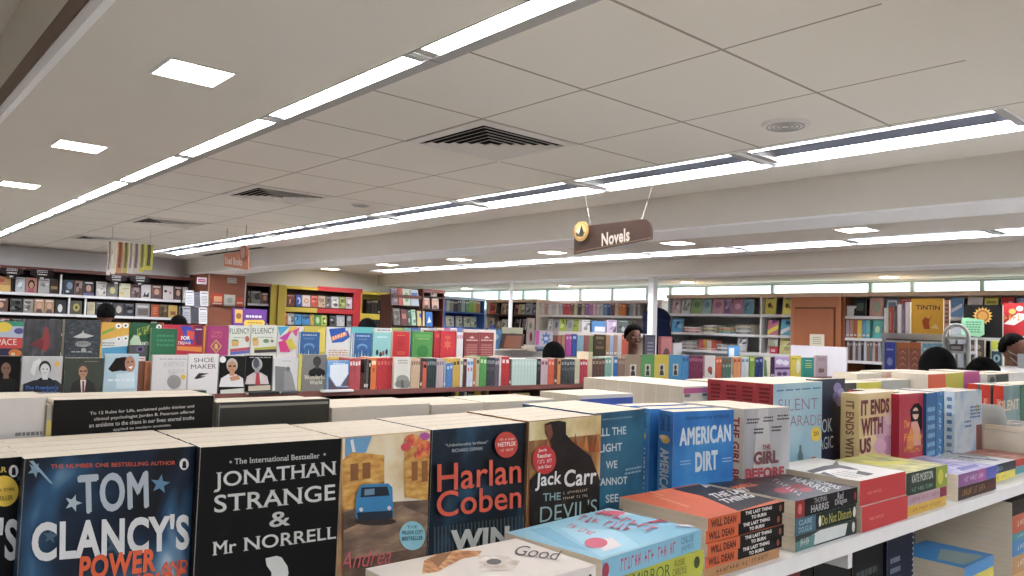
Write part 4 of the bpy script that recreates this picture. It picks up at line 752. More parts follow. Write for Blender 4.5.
for T, c, l in ((.032, '#2a2622', 'black spined thick book, topmost of the tall pale stack on the lower shelf'), (.041, '#b4502e', 'rust spined thick book in the tall pale lower shelf stack'), (.018, '#2f8a94', 'thin teal spined book in the tall pale lower shelf stack'),
                (.034, '#2878b4', 'blue spined thick book in the tall pale lower shelf stack'), (.04, '#b4844a', 'tan spined thick book in the tall pale lower shelf stack'), (.036, '#c49a5a', 'golden tan spined book in the tall pale lower shelf stack'), (.0405, '#a88a5c', 'brown spined book, bottom of the tall pale lower shelf stack')):
    lie(l, -.6, 2.06, 2.29, zz, T - .0005, .21, mat(c, .4), (), [SP('~NOVELS', '#d8d0c0', v=.6, w=.5, h=.3, bold=.02)] if c != '#2a2622' else ()); zz -= T
# ================================================================== MIDDLE GONDOLA
XM = -4.0; ZM = 1.216
def port(cx, cy, s, skin='#b98a6c', hair='#1c1816', shirt='#2a2a2c', beard=None, glasses=False):
    """simple printed portrait: cx, cy head centre, s head half height in photo pixels"""
    o = [('P', [(cx - s*2, cy + s*3.2), (cx - s*1.7, cy + s*1.9), (cx - s*.6, cy + s*1.25), (cx + s*.6, cy + s*1.25), (cx + s*1.7, cy + s*1.9), (cx + s*2, cy + s*3.2)], shirt),
         ('P', [(cx - s*.35, cy + s*.6), (cx + s*.35, cy + s*.6), (cx + s*.4, cy + s*1.5), (cx - s*.4, cy + s*1.5)], skin), ('E', (cx, cy - s*.12), s*.86, s*1.08, hair), ('E', (cx, cy + s*.12), s*.68, s*.9, skin)]
    o += [('E', (cx - s*.28, cy), s*.13, s*.08, '#241c1a'), ('E', (cx + s*.28, cy), s*.13, s*.08, '#241c1a'), ('P', [(cx - s*.25, cy + s*.52), (cx + s*.25, cy + s*.52), (cx, cy + s*.62)], '#7a3a34')]
    if beard: o.append(('E', (cx, cy + s*.7), s*.45, s*.35, beard))
    if glasses: o += [('P', [(cx - s*.6, cy - s*.1), (cx - s*.08, cy - s*.1), (cx - s*.12, cy + s*.14), (cx - s*.5, cy + s*.14)], '#3a3432'), ('P', [(cx + s*.6, cy - s*.1), (cx + s*.08, cy - s*.1), (cx + s*.12, cy + s*.14), (cx + s*.5, cy + s*.14)], '#3a3432')]
    return o
def fx(label, x, a, b, top, base, cm, art=(), T=.02, spc=None, cat='book', hard=False, bpx=None, **k):
    """face-out book on a plane of constant x, from photo columns a..b, top row"""
    p0, p1 = onx(a, top, x), onx(b, top, x); zt = (p0.z + p1.z) / 2
    if bpx: base = onx((a + b) / 2, bpx, x).z
    X = faceX(x, p0.y, base); W_ = p1.y - p0.y
    return book(label, X, W_, zt - base, T, M_(cm), pxart(art, X, W_, zt - base, T), (), spc=spc and M_(spc), cat=cat, **k)
def fy(label, y, a, b, top, base, cm, art=(), T=.02, spc=None, cat='book', bpx=None, **k):
    p0, p1 = ony(a, top, y), ony(b, top, y); zt = (p0.z + p1.z) / 2
    if bpx: base = ony((a + b) / 2, bpx, y).z
    X = faceY(p0.x, y, base); W_ = p1.x - p0.x
    return book(label, X, W_, zt - base, T, M_(cm), pxart(art, X, W_, zt - base, T), (), spc=spc and M_(spc), cat=cat, **k)
ORD = {1: '', 2: 'second ', 3: 'third ', 4: 'fourth ', 5: 'fifth '}
def spines(plane, v, items, where, base, group=None, D=.13, dirx=True, marks=None):
    """rows of spine-out books; items (px0, px1, pytop, colour, look, count, [mark colours])"""
    prev = None; seen = {}
    for it in items:
        p0, p1, top, col, look, n = it[:6]; mk = it[6] if len(it) > 6 else None
        A = (onx if plane == 'x' else ony)(p0, top, v); Bq = (onx if plane == 'x' else ony)(p1, top, v); zt = (A.z + Bq.z) / 2
        b = base if not isinstance(base, tuple) else (onx if plane == 'x' else ony)((p0 + p1) / 2, base[0], v).z
        for i in range(n):
            lo = (A.y, Bq.y) if plane == 'x' else (A.x, Bq.x); w = (lo[1] - lo[0]) / n; s0 = lo[0] + w * i; hh = zt - b - (0 if n == 1 else random.uniform(0, .006)); T = w * .94
            sp = [('r', .12, .1, .88, .2, mk[0] if mk else '#d8d4c8')] if n >= 1 and mk is None else []
            if mk: 
                for q, m in enumerate(mk): sp.append(('r', .15 if q % 2 == 0 else .3, .78 - q*.22, .85 if q % 2 == 0 else .7, .9 - q*.22, m))
            X = spineX(v, s0 + w * .97, b) if plane == 'x' else spineY(s0 + w * .97, v, b)
            if n == 1: lab = '%s spined book %s' % (look, where)
            else: lab = 'one of %s alike %s spined books %s' % ({2: 'two', 3: 'three', 4: 'four', 5: 'five', 6: 'six', 7: 'seven', 8: 'eight'}.get(n, 'many'), look, where)
            if n == 1 and look in seen and prev: lab = '%s spined book right of the %s one %s' % (look, prev, where)
            book(lab, X, D, hh, T, mat(col, .45), (), sp, group=None if n == 1 else '%s spines %s' % (look, where))
        seen[look] = 1; prev = look
# structure
MY0 = onx(-30, 340, XM - .27).y - .05
def mgond():
    t = thing('book_gondola', 'long dark brown wooden gondola with a stepped top, crossing the shop', 'shelf', loc=(XM - .4, 4, 0))
    def p(name, lo, hi, m=DKWOOD):
        f = MB(); f.box((lo[0] - XM + .4, lo[1] - 4, lo[2]), (hi[0] - XM + .4, hi[1] - 4, hi[2]), m); return f.build(name, t)
    y1 = onx(835, 375, XM).y; p('top_shelf', (XM - .85, MY0, ZM - .022), (XM + .02, y1, ZM)); p('shelf_lip', (XM + .02, MY0, ZM - .024), (XM + .026, y1, ZM + .006), mat('#7a4a42', .4))
    p('lower_shelf', (XM - .8, MY0, 1.0), (XM, y1, 1.02)); p('base', (XM - .8, MY0, 0), (XM - .02, y1, .3)); p('middle_shelf', (XM - .8, MY0, .64), (XM, y1, .66)); p('back_panel', (XM - .42, MY0, .3), (XM - .4, y1, ZM - .022))
    for px in (90, 361.5, 508, 640, 760): y = onx(px, 390, XM).y; p('divider', (XM - .4, y - .015, .3), (XM + .015, y + .015, ZM - .022))
    y = onx(361.5, 390, XM).y; p('divider_post', (XM - .2, y - .02, ZM), (XM, y + .02, ZM + .10))
    p('step_riser', (XM - .262, MY0, ZM), (XM - .25, onx(520, 375, XM).y, ZM + .14)); p('step_shelf', (XM - .7, MY0, ZM + .14), (XM - .25, onx(520, 375, XM).y, ZM + .155))
mgond()
WL = 'on the brown gondola'
# lower tier, covers facing out
fx('black cover with a dim close up face, at the left edge of the lower tier', XM, -6, 21, 356, ZM, '#151516', port(6, 368, 7, '#7a5a48', '#1a1614', '#20201f') + [('l', .1, .03, .6, .1, 1, '#a8a8a4')])
fx('grey photo cover of a person with a raised hand and blue lettering', XM, 22.5, 63, 356.5, ZM, '#b9bab8', port(45, 369, 7, '#cfcfcd', '#2c2c2c', '#202226') + [('P', [(30, 372), (33, 362), (40, 358), (41, 362), (36, 368), (34, 376)], '#d6d6d4'), ('P', [(23, 384), (34, 380), (56, 380), (62, 384), (62, 392), (23, 392)], '#23262c'), ('E', (57, 364), 2.6, 2.6, '#d8a83a'), ('T', "The Freedom's", (25, 389.3), (58, 389), (25, 385.6), '#3a6ab8', {'bold': .02}), ('T', '~Path', (42, 393), (58, 392.8), (42, 390), '#3a6ab8', {'bold': .02})])
fx('dark green cover with a smiling man in glasses and a suit', XM, 65, 104, 358, ZM, '#3a4136', port(83, 371, 6.5, '#b08463', '#4a4238', '#2e2826', glasses=True) + [('P', [(80, 380), (86, 380), (84, 393), (81, 393)], '#d8d4cc'), ('P', [(82, 381), (84, 381), (84, 393), (82, 393)], '#7a2c2c'), ('l', .5, .9, .85, .93, 1, '#8a8f84'), ('l', .2, .02, .8, .12, 1, '#a8545a')])
fx('pale blue cover with a laughing long haired woman', XM, 105, 139, 354, ZM, '#a9c6cf', [('E', (124, 364), 11, 7, '#241d1c'), ('P', [(108, 369), (116, 358), (124, 358), (124, 370), (112, 372)], '#241d1c'), ('E', (130, 364), 5.2, 8, '#b07c62'), ('P', [(128, 367), (133, 366), (131, 369)], '#f0ece8'), ('E', (128, 362), 1, .6, '#2a1c18'), ('E', (132, 361.5), 1, .6, '#2a1c18'), ('P', [(116, 374), (134, 372), (135, 388), (116, 389)], '#c4dade'), ('l', .1, .35, .9, .45, 1, '#d9e6e8'), ('e', .55, .07, .1, .05, '#5c4a46')])
t = thing('book_support', 'brown wooden block between the pale blue cover and the pale title cover', 'book end', loc=(XM - .05, onx(148, 390, XM).y, ZM)); f = MB()
f.box((-.09, -.035, 0), (-.01, .035, .165), mat('#7c4a30')); f.build('block', t); f = MB(); f.prism([(-.005, 0), (.04, 0), (.04, .15), (.03, .165), (-.005, .165)], 0, -.01, .0, mat('#a8663f')); f.build('face_board', t)
fx('pale grey cover with thin grey title and a bald head drawing', XM, 153, 188, 355, ZM, '#cfcdca', [('T', 'JUSTICE', (163, 368), (184, 367.5), (163, 362.5), '#a8a6a4', {'bold': -.01}), ('T', 'JUDGE', (168, 374), (184, 373.5), (168, 369.5), '#a8a6a4', {'bold': -.01}), ('E', (174, 382), 7, 7, '#8f8d8a'), ('E', (183, 377), 2.6, 2.6, '#d8b23a'), ('l', .15, .88, .95, .92, 1, '#9a9896')])
fx('white cover with a black swoosh brush mark and dark spaced capitals', XM, 188.5, 219, 354, ZM, '#dad8d4', [('T', 'SHOE', (194, 362.5), (214, 362), (194, 358), '#5a4f50', {'bold': 0}), ('T', 'MAKER', (191, 369), (216, 368.5), (191, 364.5), '#5a4f50', {'bold': 0}), ('P', [(194, 378.5), (199, 373), (209, 373.5), (200, 376), (206, 376.5), (197, 379)], '#26262a')])
fx('black cover with an elderly man in a white shirt and glasses', XM, 219.5, 245.5, 356, ZM, '#1d1c1a', port(232, 366, 6.5, '#c08a62', '#b8b4ac', '#dcdcd8', glasses=True) + [('E', (222.5, 359.5), 3.2, 3.2, '#e4e4e0'), ('P', [(229, 377), (238, 375), (240, 379), (231, 381)], '#c08a62'), ('P', [(220, 390), (244, 388), (244, 394), (220, 394)], '#cfd4c6')])
fx('black cover with a pale carved bust wearing a red tie', XM, 246, 273, 355.5, ZM, '#191918', port(257, 365, 6, '#9c9a98', '#b4b2b0', '#c9bcb8') + [('E', (256, 363), 3, 5, '#4a5258'), ('P', [(256, 373), (259, 373), (260, 385), (255, 385)], '#b83a40'), ('P', [(248, 386), (270, 385), (270, 390), (248, 391)], '#c4b8a0'), ('l', .1, .93, .9, .97, 1, '#b8b8b4')])
fx('white cover with a grey statue photograph', XM, 274, 298.5, 358, ZM, '#d3d2cf', [('P', [(275, 366), (286, 367), (288, 378), (290, 391), (275, 391)], '#7c7c7a'), ('P', [(284, 372), (288, 366), (292, 374), (296, 391), (284, 391)], '#8f8f8c'), ('E', (288, 369), 2, 2.5, '#6a6a68'), ('l', .3, .9, .7, .93, 1, '#8a8a88')])
fx('thin yellow book between the statue cover and the suited man cover', XM, 299, 302.5, 354, ZM, '#c6bd52', ())
fx('dark grey photo cover of a suited man with a cream title', XM, 303, 327, 354.5, ZM, '#7c7a74', port(317, 362, 4.6, '#3c3a38', '#2a2826', '#262524') + [('T', 'Wonderful', (303.8, 379.5), (325, 379), (303.8, 375), '#d8d2b4', {'serif': True, 'bold': .02}), ('T', 'World', (309, 384.5), (322, 384), (309, 380.5), '#d8d2b4', {'serif': True, 'bold': .02})])
fx('blue sky cover with a white pointed shape', XM + .02, 328, 349.5, 360.5, ZM, ramp_mat('sky_gradient_cover', [(.4, '#5f96c8'), (.6, '#86b4d8')], scale=12), [('P', [(330, 365), (348, 364), (348, 374), (340, 386), (336, 386), (330, 376)], '#dfe6ea'), ('P', [(328.4, 376), (336, 387), (349, 387), (349, 391), (328.4, 391)], '#5a4a50'), ('P', [(349, 374), (341, 386), (349, 386)], '#5a4a50'), ('l', .2, .86, .8, .93, 1, '#dfe6ea')])
spines('x', XM, [(350, 361, 358, '#b0454a', 'red and white striped', 4, ['#e0d4cc'])], 'beside the brown post', ZM)
WS = 'on the gondola, right of the brown post'
spines('x', XM, [(365, 367, 359, '#3a3430', 'dark brown', 1), (367.2, 369, 359, '#5c5a50', 'grey brown', 1), (369.2, 371, 360, '#1e1e20', 'black', 1, ['#e0e0dc']), (371.2, 377, 357.5, '#d8702c', 'orange', 1, ['#f0d8b0', '#b8541c']),
    (377.3, 394, 357.5, '#b8282c', 'red', 5, ['#d8685c'])], WS, ZM)
fx('cream cover with a grey engraved tree drawing, standing proud of the spines', XM + .018, 394.5, 411, 357, ZM, '#d5d3c4', [('l', .2, .78, .8, .93, 2, '#9a9a8c'), ('E', (402.5, 380), 6.5, 5, '#8c8e84'), ('E', (399, 384), 4, 3.5, '#767a70'), ('E', (406, 384), 4.5, 4, '#7c8076'), ('P', [(401, 380), (403, 380), (404, 388), (400.5, 388)], '#5c5e56')])
WS2 = 'mid row on the gondola'
spines('x', XM, [(411.5, 420.5, 358, '#c9ac8c', 'beige', 4, ['#8c6c50']), (420.8, 423, 358, '#5a3c30', 'dark brown', 1), (423.2, 427, 362, '#c85a3c', 'orange red', 1, ['#2a2220']), (427.3, 436.5, 358, '#2c3a3c', 'dark teal', 4, ['#8a9a98']), (437, 444, 358, '#b8a4a4', 'greyish pink', 3, ['#7a6a74']),
    (444.3, 446.3, 361, '#8fa4ac', 'pale slate', 1), (446.6, 453, 363, '#4a7ab4', 'blue', 2, ['#a8c4d8']), (453.3, 460, 358, '#c9a23c', 'yellow', 2, ['#4a3a22']), (460.3, 463.5, 358, '#d3d0c8', 'white', 1, ['#8a8a84']), (463.8, 467, 359, '#5a2e2c', 'maroon', 1, ['#c8a8a0']),
    (467.3, 473.5, 358.5, '#c8d4dc', 'white and blue', 2, ['#4a8ac0', '#c8583c']), (473.8, 476, 358, '#c87a3c', 'orange', 1), (476.3, 480, 357, '#b0b08c', 'khaki', 1, ['#5a5a3c']), (480.3, 487, 356, '#4f9a4a', 'green', 2, ['#bcd8a8']), (487.3, 495, 357, '#3c4046', 'charcoal', 4, ['#9aa0a6', '#6a7076']), (495.3, 499.5, 358, '#5c5460', 'plum grey', 2, ['#b8b0bc'])], WS2, ZM)
WS3 = 'on the gondola, before the white counter'
spines('x', XM, [(499.8, 501.6, 357, '#d8cfc4', 'white', 1), (501.9, 509.5, 356.5, '#b02a2c', 'red', 2, ['#e4d0c8']), (509.8, 511.6, 359, '#5a4238', 'brown', 1), (512.2, 537, 358.5, '#b9cfc4', 'pale mint', 8, ['#c6d8ce']), (537.3, 541, 358.5, '#26292c', 'black', 1, ['#8a8c90', '#5a5c60']), (541.3, 548.3, 358.5, '#c4acb0', 'mauve', 2, ['#8c4a5a']),
    (548.6, 554.5, 358.5, '#cf5838', 'vermilion', 2, ['#e8a890']), (554.8, 557.5, 358.5, '#6a3a2c', 'russet', 1), (557.7, 561, 358.5, '#d08c48', 'amber', 1, ['#6a3a1c']), (561.3, 575, 359, '#3c4244', 'dark grey', 5, ['#9aa2a0', '#6c7472']), (575.3, 580, 358.5, '#c9c8a4', 'pale olive', 2), (580.3, 587.5, 359, '#b02c3c', 'crimson', 3, ['#e4d4d0'])], WS3, ZM)
f = MB(); y0, y1 = onx(588, 375, XM).y, onx(592.3, 375, XM).y; f.box((-.12, 0, 0), (0, (y1 - y0) * .9, .235), mat('#cdbb98')); f.box((0, 0, .0), (.004, (y1 - y0) * .9, .01), mat('#b39f7a'))
tag(f.build('book_divider', X=Matrix.Translation((XM, y0, ZM))), 'tall cream divider block in the spine row of the gondola', 'divider')
spines('x', XM, [(592.5, 605, 358, '#5a4238', 'picture covered brown', 4, ['#a8907c', '#7c3c34']), (605.3, 611.5, 357, '#7cb8a4', 'sea green', 2, ['#d8e8dc']), (611.8, 613.5, 357, '#d8d8c8', 'ivory', 1), (613.8, 618, 357, '#2f72b8', 'bright blue', 1, ['#c8d8e8']), (618.3, 625, 358, '#8c6c58', 'mid brown', 3, ['#b09480'])], 'on the gondola, below the seated man', ZM)
for a, b, c, n, l in ((625.3, 641, '#a08a70', '#8a765f', 'tan'), (641.3, 654.5, '#5aa058', '#4a8c4a', 'green'), (654.8, 669, '#dcc438', '#c8b030', 'yellow'), (669.3, 682, '#4a9ccc', '#3f8cbc', 'sky blue')):
    m = (a + b) / 2 + 1; fx('%s cover with a small framed portrait, one of a matching coloured set' % l, XM, a, b, 354.8, ZM, c, [('r', .3, .22, .72, .66, '#cfc8b8'), ('e', .5, .52, .1, .09, '#2c2826'), ('p', [(.36, .24), (.4, .42), (.6, .42), (.66, .24)], '#3a3634'), ('l', .25, .08, .8, .14, 1, n)], T=.03)
spines('x', XM, [(682.3, 689, 355, '#3f8cc4', 'azure', 2, ['#2a6a9c']), (689.3, 703, 355.5, '#7a2c4c', 'wine', 5, ['#b8708c']), (703.3, 704.6, 356, '#b888a0', 'rose', 1)], 'on the gondola, beside the coloured portrait set', ZM)
fx('white cover with a small red flower picture on the gondola', XM, 705, 715.5, 355.5, ZM, '#dcd8d2', [('e', .5, .42, .22, .14, '#b04a3c'), ('e', .6, .3, .1, .08, '#3c5c3a')])
WS4 = 'at the right end of the gondola'
spines('x', XM, [(716, 722, 357, '#c4542e', 'burnt orange', 2, ['#e8b088']), (722.3, 731, 357, '#4a6a60', 'teal and brown', 3, ['#8a4a34', '#c8c8a8']), (731.3, 733, 358, '#a8a08c', 'stone', 1), (733.3, 741, 357, '#d08a58', 'apricot', 2, ['#b0402c']), (741.3, 749, 357, '#c4ccd0', 'frosty', 2, ['#6a8aa0']), (749.3, 755, 356, '#7c9c34', 'leaf green', 1, ['#b8cc6c']), (755.3, 763, 357, '#28386c', 'navy', 2, ['#8a98c0'])], WS4, ZM)
fx('cream and green cover leaning at the right end of the gondola', XM, 763.5, 770.5, 356.5, ZM, '#d8d4b8', [('p', [(.1, .1), (.6, .1), (.4, .8), (.1, .9)], '#5a7a50')])
spines('x', XM, [(771, 774.5, 357, '#4a2c4c', 'dark purple', 2)], WS4, ZM)
fx('lilac cover with white flowers at the right end of the gondola', XM, 775, 790, 356.5, ZM, '#b89cc4', [('e', .3, .75, .25, .12, '#e8e4ec'), ('e', .7, .7, .22, .12, '#e8e4ec'), ('r', 0, .4, 1, .5, '#4a2858'), ('e', .3, .2, .16, .1, '#5c4c68'), ('e', .65, .2, .16, .1, '#5c4c68')])
fx('yellow cover with a white round shape at the right end of the gondola', XM, 790.5, 801, 355.5, ZM, '#dcc83a', [('e', .75, .5, .2, .3, '#ece8c4'), ('l', .1, .8, .6, .9, 1, '#8a7c1c')])
fx('teal cover with lime lettering near the gondola end', XM, 803, 814, 357.5, ZM, '#1f9080', [('l', .2, .45, .8, .75, 3, '#c8d858'), ('l', .2, .8, .8, .88, 1, '#dce8e0')])
fx('pinkish grey cover with small portraits, last on the gondola', XM, 815.5, 827.5, 355.5, ZM, '#b4a0a4', [('e', .4, .3, .16, .12, '#8c5a50'), ('e', .62, .3, .12, .1, '#6c5c58'), ('l', .15, .75, .85, .9, 2, '#7c6c74')])
f = MB(); y0 = onx(739, 352, XM - .1).y; f.box((0, 0, 0), (.006, .19, .3), mat('#4a94cc')); f.box((.006, .02, .02), (.008, .1, .28), mat('#dce4ea')); tag(f.build('picture_card', X=Matrix.Translation((XM - .16, y0 - .1, ZM))), 'tall sky blue card standing behind the spines at the gondola right end', 'card')
# small objects lying on the gondola lip
def pile(label0, x, a, b, base, items, D=.13):
    """flat books, bottom first: (thickness, colour, look)"""
    p0, p1 = onx(a, 385, x).y, onx(b, 385, x).y; z = base; n = len(items)
    for i, (T, c, look) in enumerate(items):
        z += T; X = frame((x + .004 * (i % 2), p1 - .003 * (i % 2), z), (-1, 0, 0), (0, 0, -1), (0, -1, 0)); pos = 'topmost' if i == n - 1 else ('lowest' if i == 0 else 'middle')
        book('%s book lying %s, %s' % (look, label0, pos), X, D, (p1 - p0) * random.uniform(.94, 1), T - .0004, mat(c, .45), (), [('r', .25, .2, .75, .7, '#b8b4a8')] if T > .012 else ())
pile('in front of the pale title covers', XM + .06, 165, 190, ZM + .0002, [(.016, '#1c1a1a', 'black'), (.014, '#6a5240', 'brown')], D=.055)
pile('in front of the white swoosh cover', XM + .06, 190.5, 207, ZM + .0002, [(.018, '#5f9c3a', 'green'), (.01, '#2c3a2a', 'dark green')], D=.055)
# upper tier
XU = XM - .27; ZU = ZM + .1555
EY = [('E', (118.5, 326), 3.2, 2.6, '#eef0ea'), ('E', (125.5, 325.5), 3.2, 2.6, '#eef0ea'), ('E', (118.5, 326), 1.1, 1.1, '#2a2c2a'), ('E', (125.5, 325.5), 1.1, 1.1, '#2a2c2a'), ('E', (118.5, 339), 3, 2.4, '#eef0ea'), ('E', (125.5, 338.5), 3, 2.4, '#eef0ea'), ('E', (118.5, 339), 1, 1, '#2a2c2a'), ('E', (125.5, 338.5), 1, 1, '#2a2c2a')]
fx('colourful space annual with a yellow disc and red title band', XU, -30, 24, 321, ZU, '#b8c4d4', [('r', 0, .88, 1, 1, '#2f9474'), ('E', (4, 327), 8, 5, '#e8cc2c'), ('E', (19, 331), 5, 3, '#5a5c94'), ('P', [(-28, 336), (23.6, 338), (23.6, 348.5), (-28, 348)], '#d0443a'), ('T', 'SPACE', (-7, 345), (16.5, 345), (-7, 338.8), '#ece4dc', {'serif': True}), ('P', [(-28, 348), (23.6, 348.5), (23.6, 358), (-28, 358)], '#2c3050'), ('E', (15, 353), 6.5, 4, '#d8782c'), ('E', (13, 354), 2, 1.6, '#f0d8a0')])
fx('charcoal hardback with a red feather like smear', XU, 25, 62.5, 319.5, ZU, ramp_mat('charcoal_script_print', [(.4, '#3c3d3f'), (.6, '#4e4f51'), (.75, '#6a6b6c')], scale=40, stretch=(1, 1, .3)), [('P', [(42, 338), (46, 326), (48, 328), (50, 344), (46, 352), (38, 346), (30, 345)], '#9a3a3a'), ('P', [(31, 344), (38, 339), (44, 340), (42, 350)], '#7a3436')], T=.04, spc='#c8c4b0')
fx('dark grey hardback with a pale winged emblem', XU, 65, 101, 320, ZU, ramp_mat('slate_engraving_print', [(.4, '#33383c'), (.6, '#454b4f'), (.75, '#666c6e')], scale=45, stretch=(1, 1, 2)), [('P', [(73, 337), (82, 333), (83, 330), (84, 333), (94, 336), (86, 338), (78, 338)], '#c4c6c0'), ('E', (83, 344), 8, 3, '#9a9c98'), ('T', '~GOLDEN', (76, 345.5), (90, 345.2), (76, 341.6), '#6a6c68', {'bold': .02}), ('l', .2, .2, .8, .26, 1, '#a8aaa4'), ('E', (83.5, 350), 2.6, 2, '#a8aaa4')], T=.04, spc='#c8c4b0')
fx('yellow and blue cartoon cover with googly eyes', XU, 101.5, 129.5, 322.5, ZU, '#dcaa34', [('P', [(102, 340), (129, 335), (129, 347), (102, 349)], '#dfe2dc'), ('P', [(102, 348), (129, 346), (129, 358), (102, 358)], '#4aa0c8'), ('P', [(102, 332), (114, 327), (114, 330), (102, 335)], '#7cac38'), ('l', .05, .38, .5, .5, 2, '#8c9088')] + EY)
fx('dark green cover with lime lettering and a pale leaf', XU, 130, 162, 323, ZU, '#1f5a34', [('P', [(130, 341), (134, 335), (139, 336), (142, 346), (138, 356), (130, 356)], '#a8c4a4'), ('T', '~Be Aware', (137, 333), (150, 329), (137, 329), '#c0cc30', {'bold': .03}), ('T', '~the Bulb', (137, 337), (150, 333), (137, 333), '#c0cc30', {'bold': .03}), ('E', (159, 327), 3, 2.6, '#e8e8e0'), ('E', (159, 327), 1, 1, '#2a2a2a'), ('T', '~world', (140, 346), (149, 345.5), (140, 342), '#e8ece4', {'bold': .02})])
fx('small grey photo cover in front of the dark green and lime cover', XU + .022, 129, 148, 345, ZU, '#4a4e4c', [('e', .6, .75, .24, .2, '#6a5a80'), ('e', .6, .75, .12, .12, '#2c2630'), ('r', .45, .05, .9, .3, '#e0dcd6'), ('l', .5, .1, .85, .25, 1, '#b8505a')], bpx=None)
fx('deep green book with pale page edges, standing nearest on the step', XU + .03, 151.5, 177.5, 328.5, ZM + .001, '#246b45', [('l', .2, .7, .9, .92, 3, '#3a8a60'), ('e', .2, .33, .1, .05, '#cfd8cc'), ('e', .4, .2, .14, .1, '#1d4a34'), ('e', .72, .2, .14, .1, '#1d4a34')], T=.018, spc='#c0d4bc')
fx('red and blue paint swirl cover with white capitals', XU, 163, 203.5, 325, ZU, '#b8203a', [('P', [(180, 326), (190, 326), (196, 334), (192, 344), (184, 342), (184, 334)], '#3a4ab0'), ('P', [(187, 330), (195, 332), (193, 340), (187, 338)], '#d84a2c'), ('P', [(194, 326), (203, 326), (203, 345), (196, 345)], '#6a2450'), ('P', [(177, 346), (203, 347), (203, 352), (177, 350)], '#e0842c'), ('T', 'FOR', (181, 340), (190, 340), (181, 336), '#f0ece6', {'bold': .04}), ('T', '~DREAMERS', (178, 344.6), (190.6, 344.6), (178, 341.2), '#f0ece6', {'bold': .04}), ('l', .8, .86, .98, .92, 1, '#e8ecf4')])
spines('x', XU, [(204, 206.5, 326, '#d8862c', 'orange', 1)], 'left of the magenta hardback on the step', ZU)
fx('magenta hardback with a gold diamond emblem and faint gold title', XU + .01, 202 + 5, 229, 326, ZU, '#9c2c68', [('r', .08, .05, .95, .96, '#a8346f'), ('T', '~Mitran', (212, 334.5), (222, 334), (212, 331), '#c87a4c', {'bold': .01}), ('T', '~Kahani', (211, 338), (223, 337.5), (211, 335.2), '#c87a4c', {'bold': .01}), ('P', [(216, 339), (222, 346), (216, 354), (210, 346)], '#c8904c'), ('P', [(216, 341.5), (220, 346), (216, 351.5), (212, 346)], '#8a2a5c'), ('E', (216, 346.5), 1.8, 3, '#d8a86c')], T=.045)
FL = [('l', .2, .64, .85, .68, 1, '#8a9a90')]
fx('white language book with leafy capitals, left of its twin', XU, 229.5, 251, 325.5, ZU, '#d9dccc', [('T', 'FLUENCY', (229.8, 334), (249.5, 333.5), (229.8, 328.5), '#5a6a5c', {'bold': .01})] + FL + [('E', (235, 341), 3.4, 1.6, '#7aa05a'), ('E', (247, 339), 2, 3, '#b8604a'), ('P', [(231, 341), (239, 341), (238, 346), (232, 346)], '#d8aa5a'), ('P', [(230, 349), (250, 347), (250, 350), (230, 352)], '#b8505a'), ('P', [(230, 352), (250, 350), (250, 353), (230, 355)], '#5a6ab0')])
fx('white language book with leafy capitals, right of its twin', XU, 251.5, 277.5, 325, ZU, '#d9dccc', [('T', 'FLUENCY', (252.5, 334), (274.5, 333.2), (252.5, 328.3), '#5a6a5c', {'bold': .01})] + FL + [('E', (255, 339.5), 3, 2, '#c8a040'), ('P', [(252, 341), (259, 341), (258, 346), (253, 346)], '#d8b070'), ('E', (266, 341), 3, 2, '#6a8a5a'), ('E', (272, 341), 1.6, 1.4, '#8a7a5a'), ('P', [(254, 348), (277, 346), (277, 349), (254, 350)], '#b8b43a'), ('P', [(254, 350), (277, 349), (277, 352), (254, 353)], '#3c3438')])
fx('cover with bright pink, blue and yellow triangles', XU, 278, 304, 326, ZU, '#dcd8d0', [('P', [(278, 327), (290, 326), (280, 336)], '#3aa4c4'), ('P', [(290, 326), (298, 327), (284, 340)], '#e0b83a'), ('P', [(279, 338), (292, 330), (286, 342)], '#c43a94'), ('P', [(292, 331), (300, 327), (296, 337)], '#c8508c'), ('P', [(285, 341), (291, 338), (297, 348), (290, 350)], '#d8c83a'), ('P', [(297, 338), (303, 330), (303, 352), (299, 352)], '#3a94a8'), ('P', [(278, 342), (285, 340), (290, 352), (280, 352)], '#d83a80')])
def castle(a, b, top, lab, x):
    fx(lab, x, a, b, top, ZU, '#2f6098', [('l', .15, .85, .85, .94, 1, '#b8c8d8'), ('l', .25, .75, .75, .8, 1, '#7a9cc0'), ('e', .5, .5, .26, .12, '#6a9cc0'), ('e', .5, .46, .2, .09, '#2f6098')] + [('p', [(.1 + .16*k, .02), (.16 + .16*k, .3 + .06*(k % 3)), (.22 + .16*k, .02)], ['#9cc0b4', '#7aa4b4', '#b8d0b8'][k % 3]) for k in range(5)] + [('r', .02, 0, .06, 1, '#d0dce4')], spc='#dfe6e8')
castle(299, 320, 332, 'blue cover with a pale fairground drawing, left of the board game badge cover', XU + .022)
fx('plain yellow cover behind the left blue fairground cover', XU, 304.5, 326, 326, ZU, '#c0b03a', [('P', [(318, 330), (325.6, 327), (325.6, 352), (320, 352)], '#d8c84a')])
fx('white cover with a blue badge carrying orange and white letters', XU, 326.5, 351, 327, ZU, '#dcdedc', [('P', [(329, 329), (347, 326), (350, 337), (343, 342), (332, 343)], '#2458b0'), ('P', [(331, 337), (346, 331.5), (347, 335.5), (332, 341)], '#e8904a'), ('T', '~MONEY', (332.6, 340), (345.8, 335), (332, 336.8), '#f0f0ea', {'bold': .03}), ('l', .1, .08, .9, .35, 4, '#c89a7a'), ('E', (347, 329), 2, 2, '#c8d0dc')])
castle(353, 372.5, 333, 'blue cover with a pale fairground drawing, right of the board game badge cover', XU + .022)
fx('turquoise book behind the right blue fairground cover', XU, 351.5, 373, 327, ZU, '#5ab4b4', ())
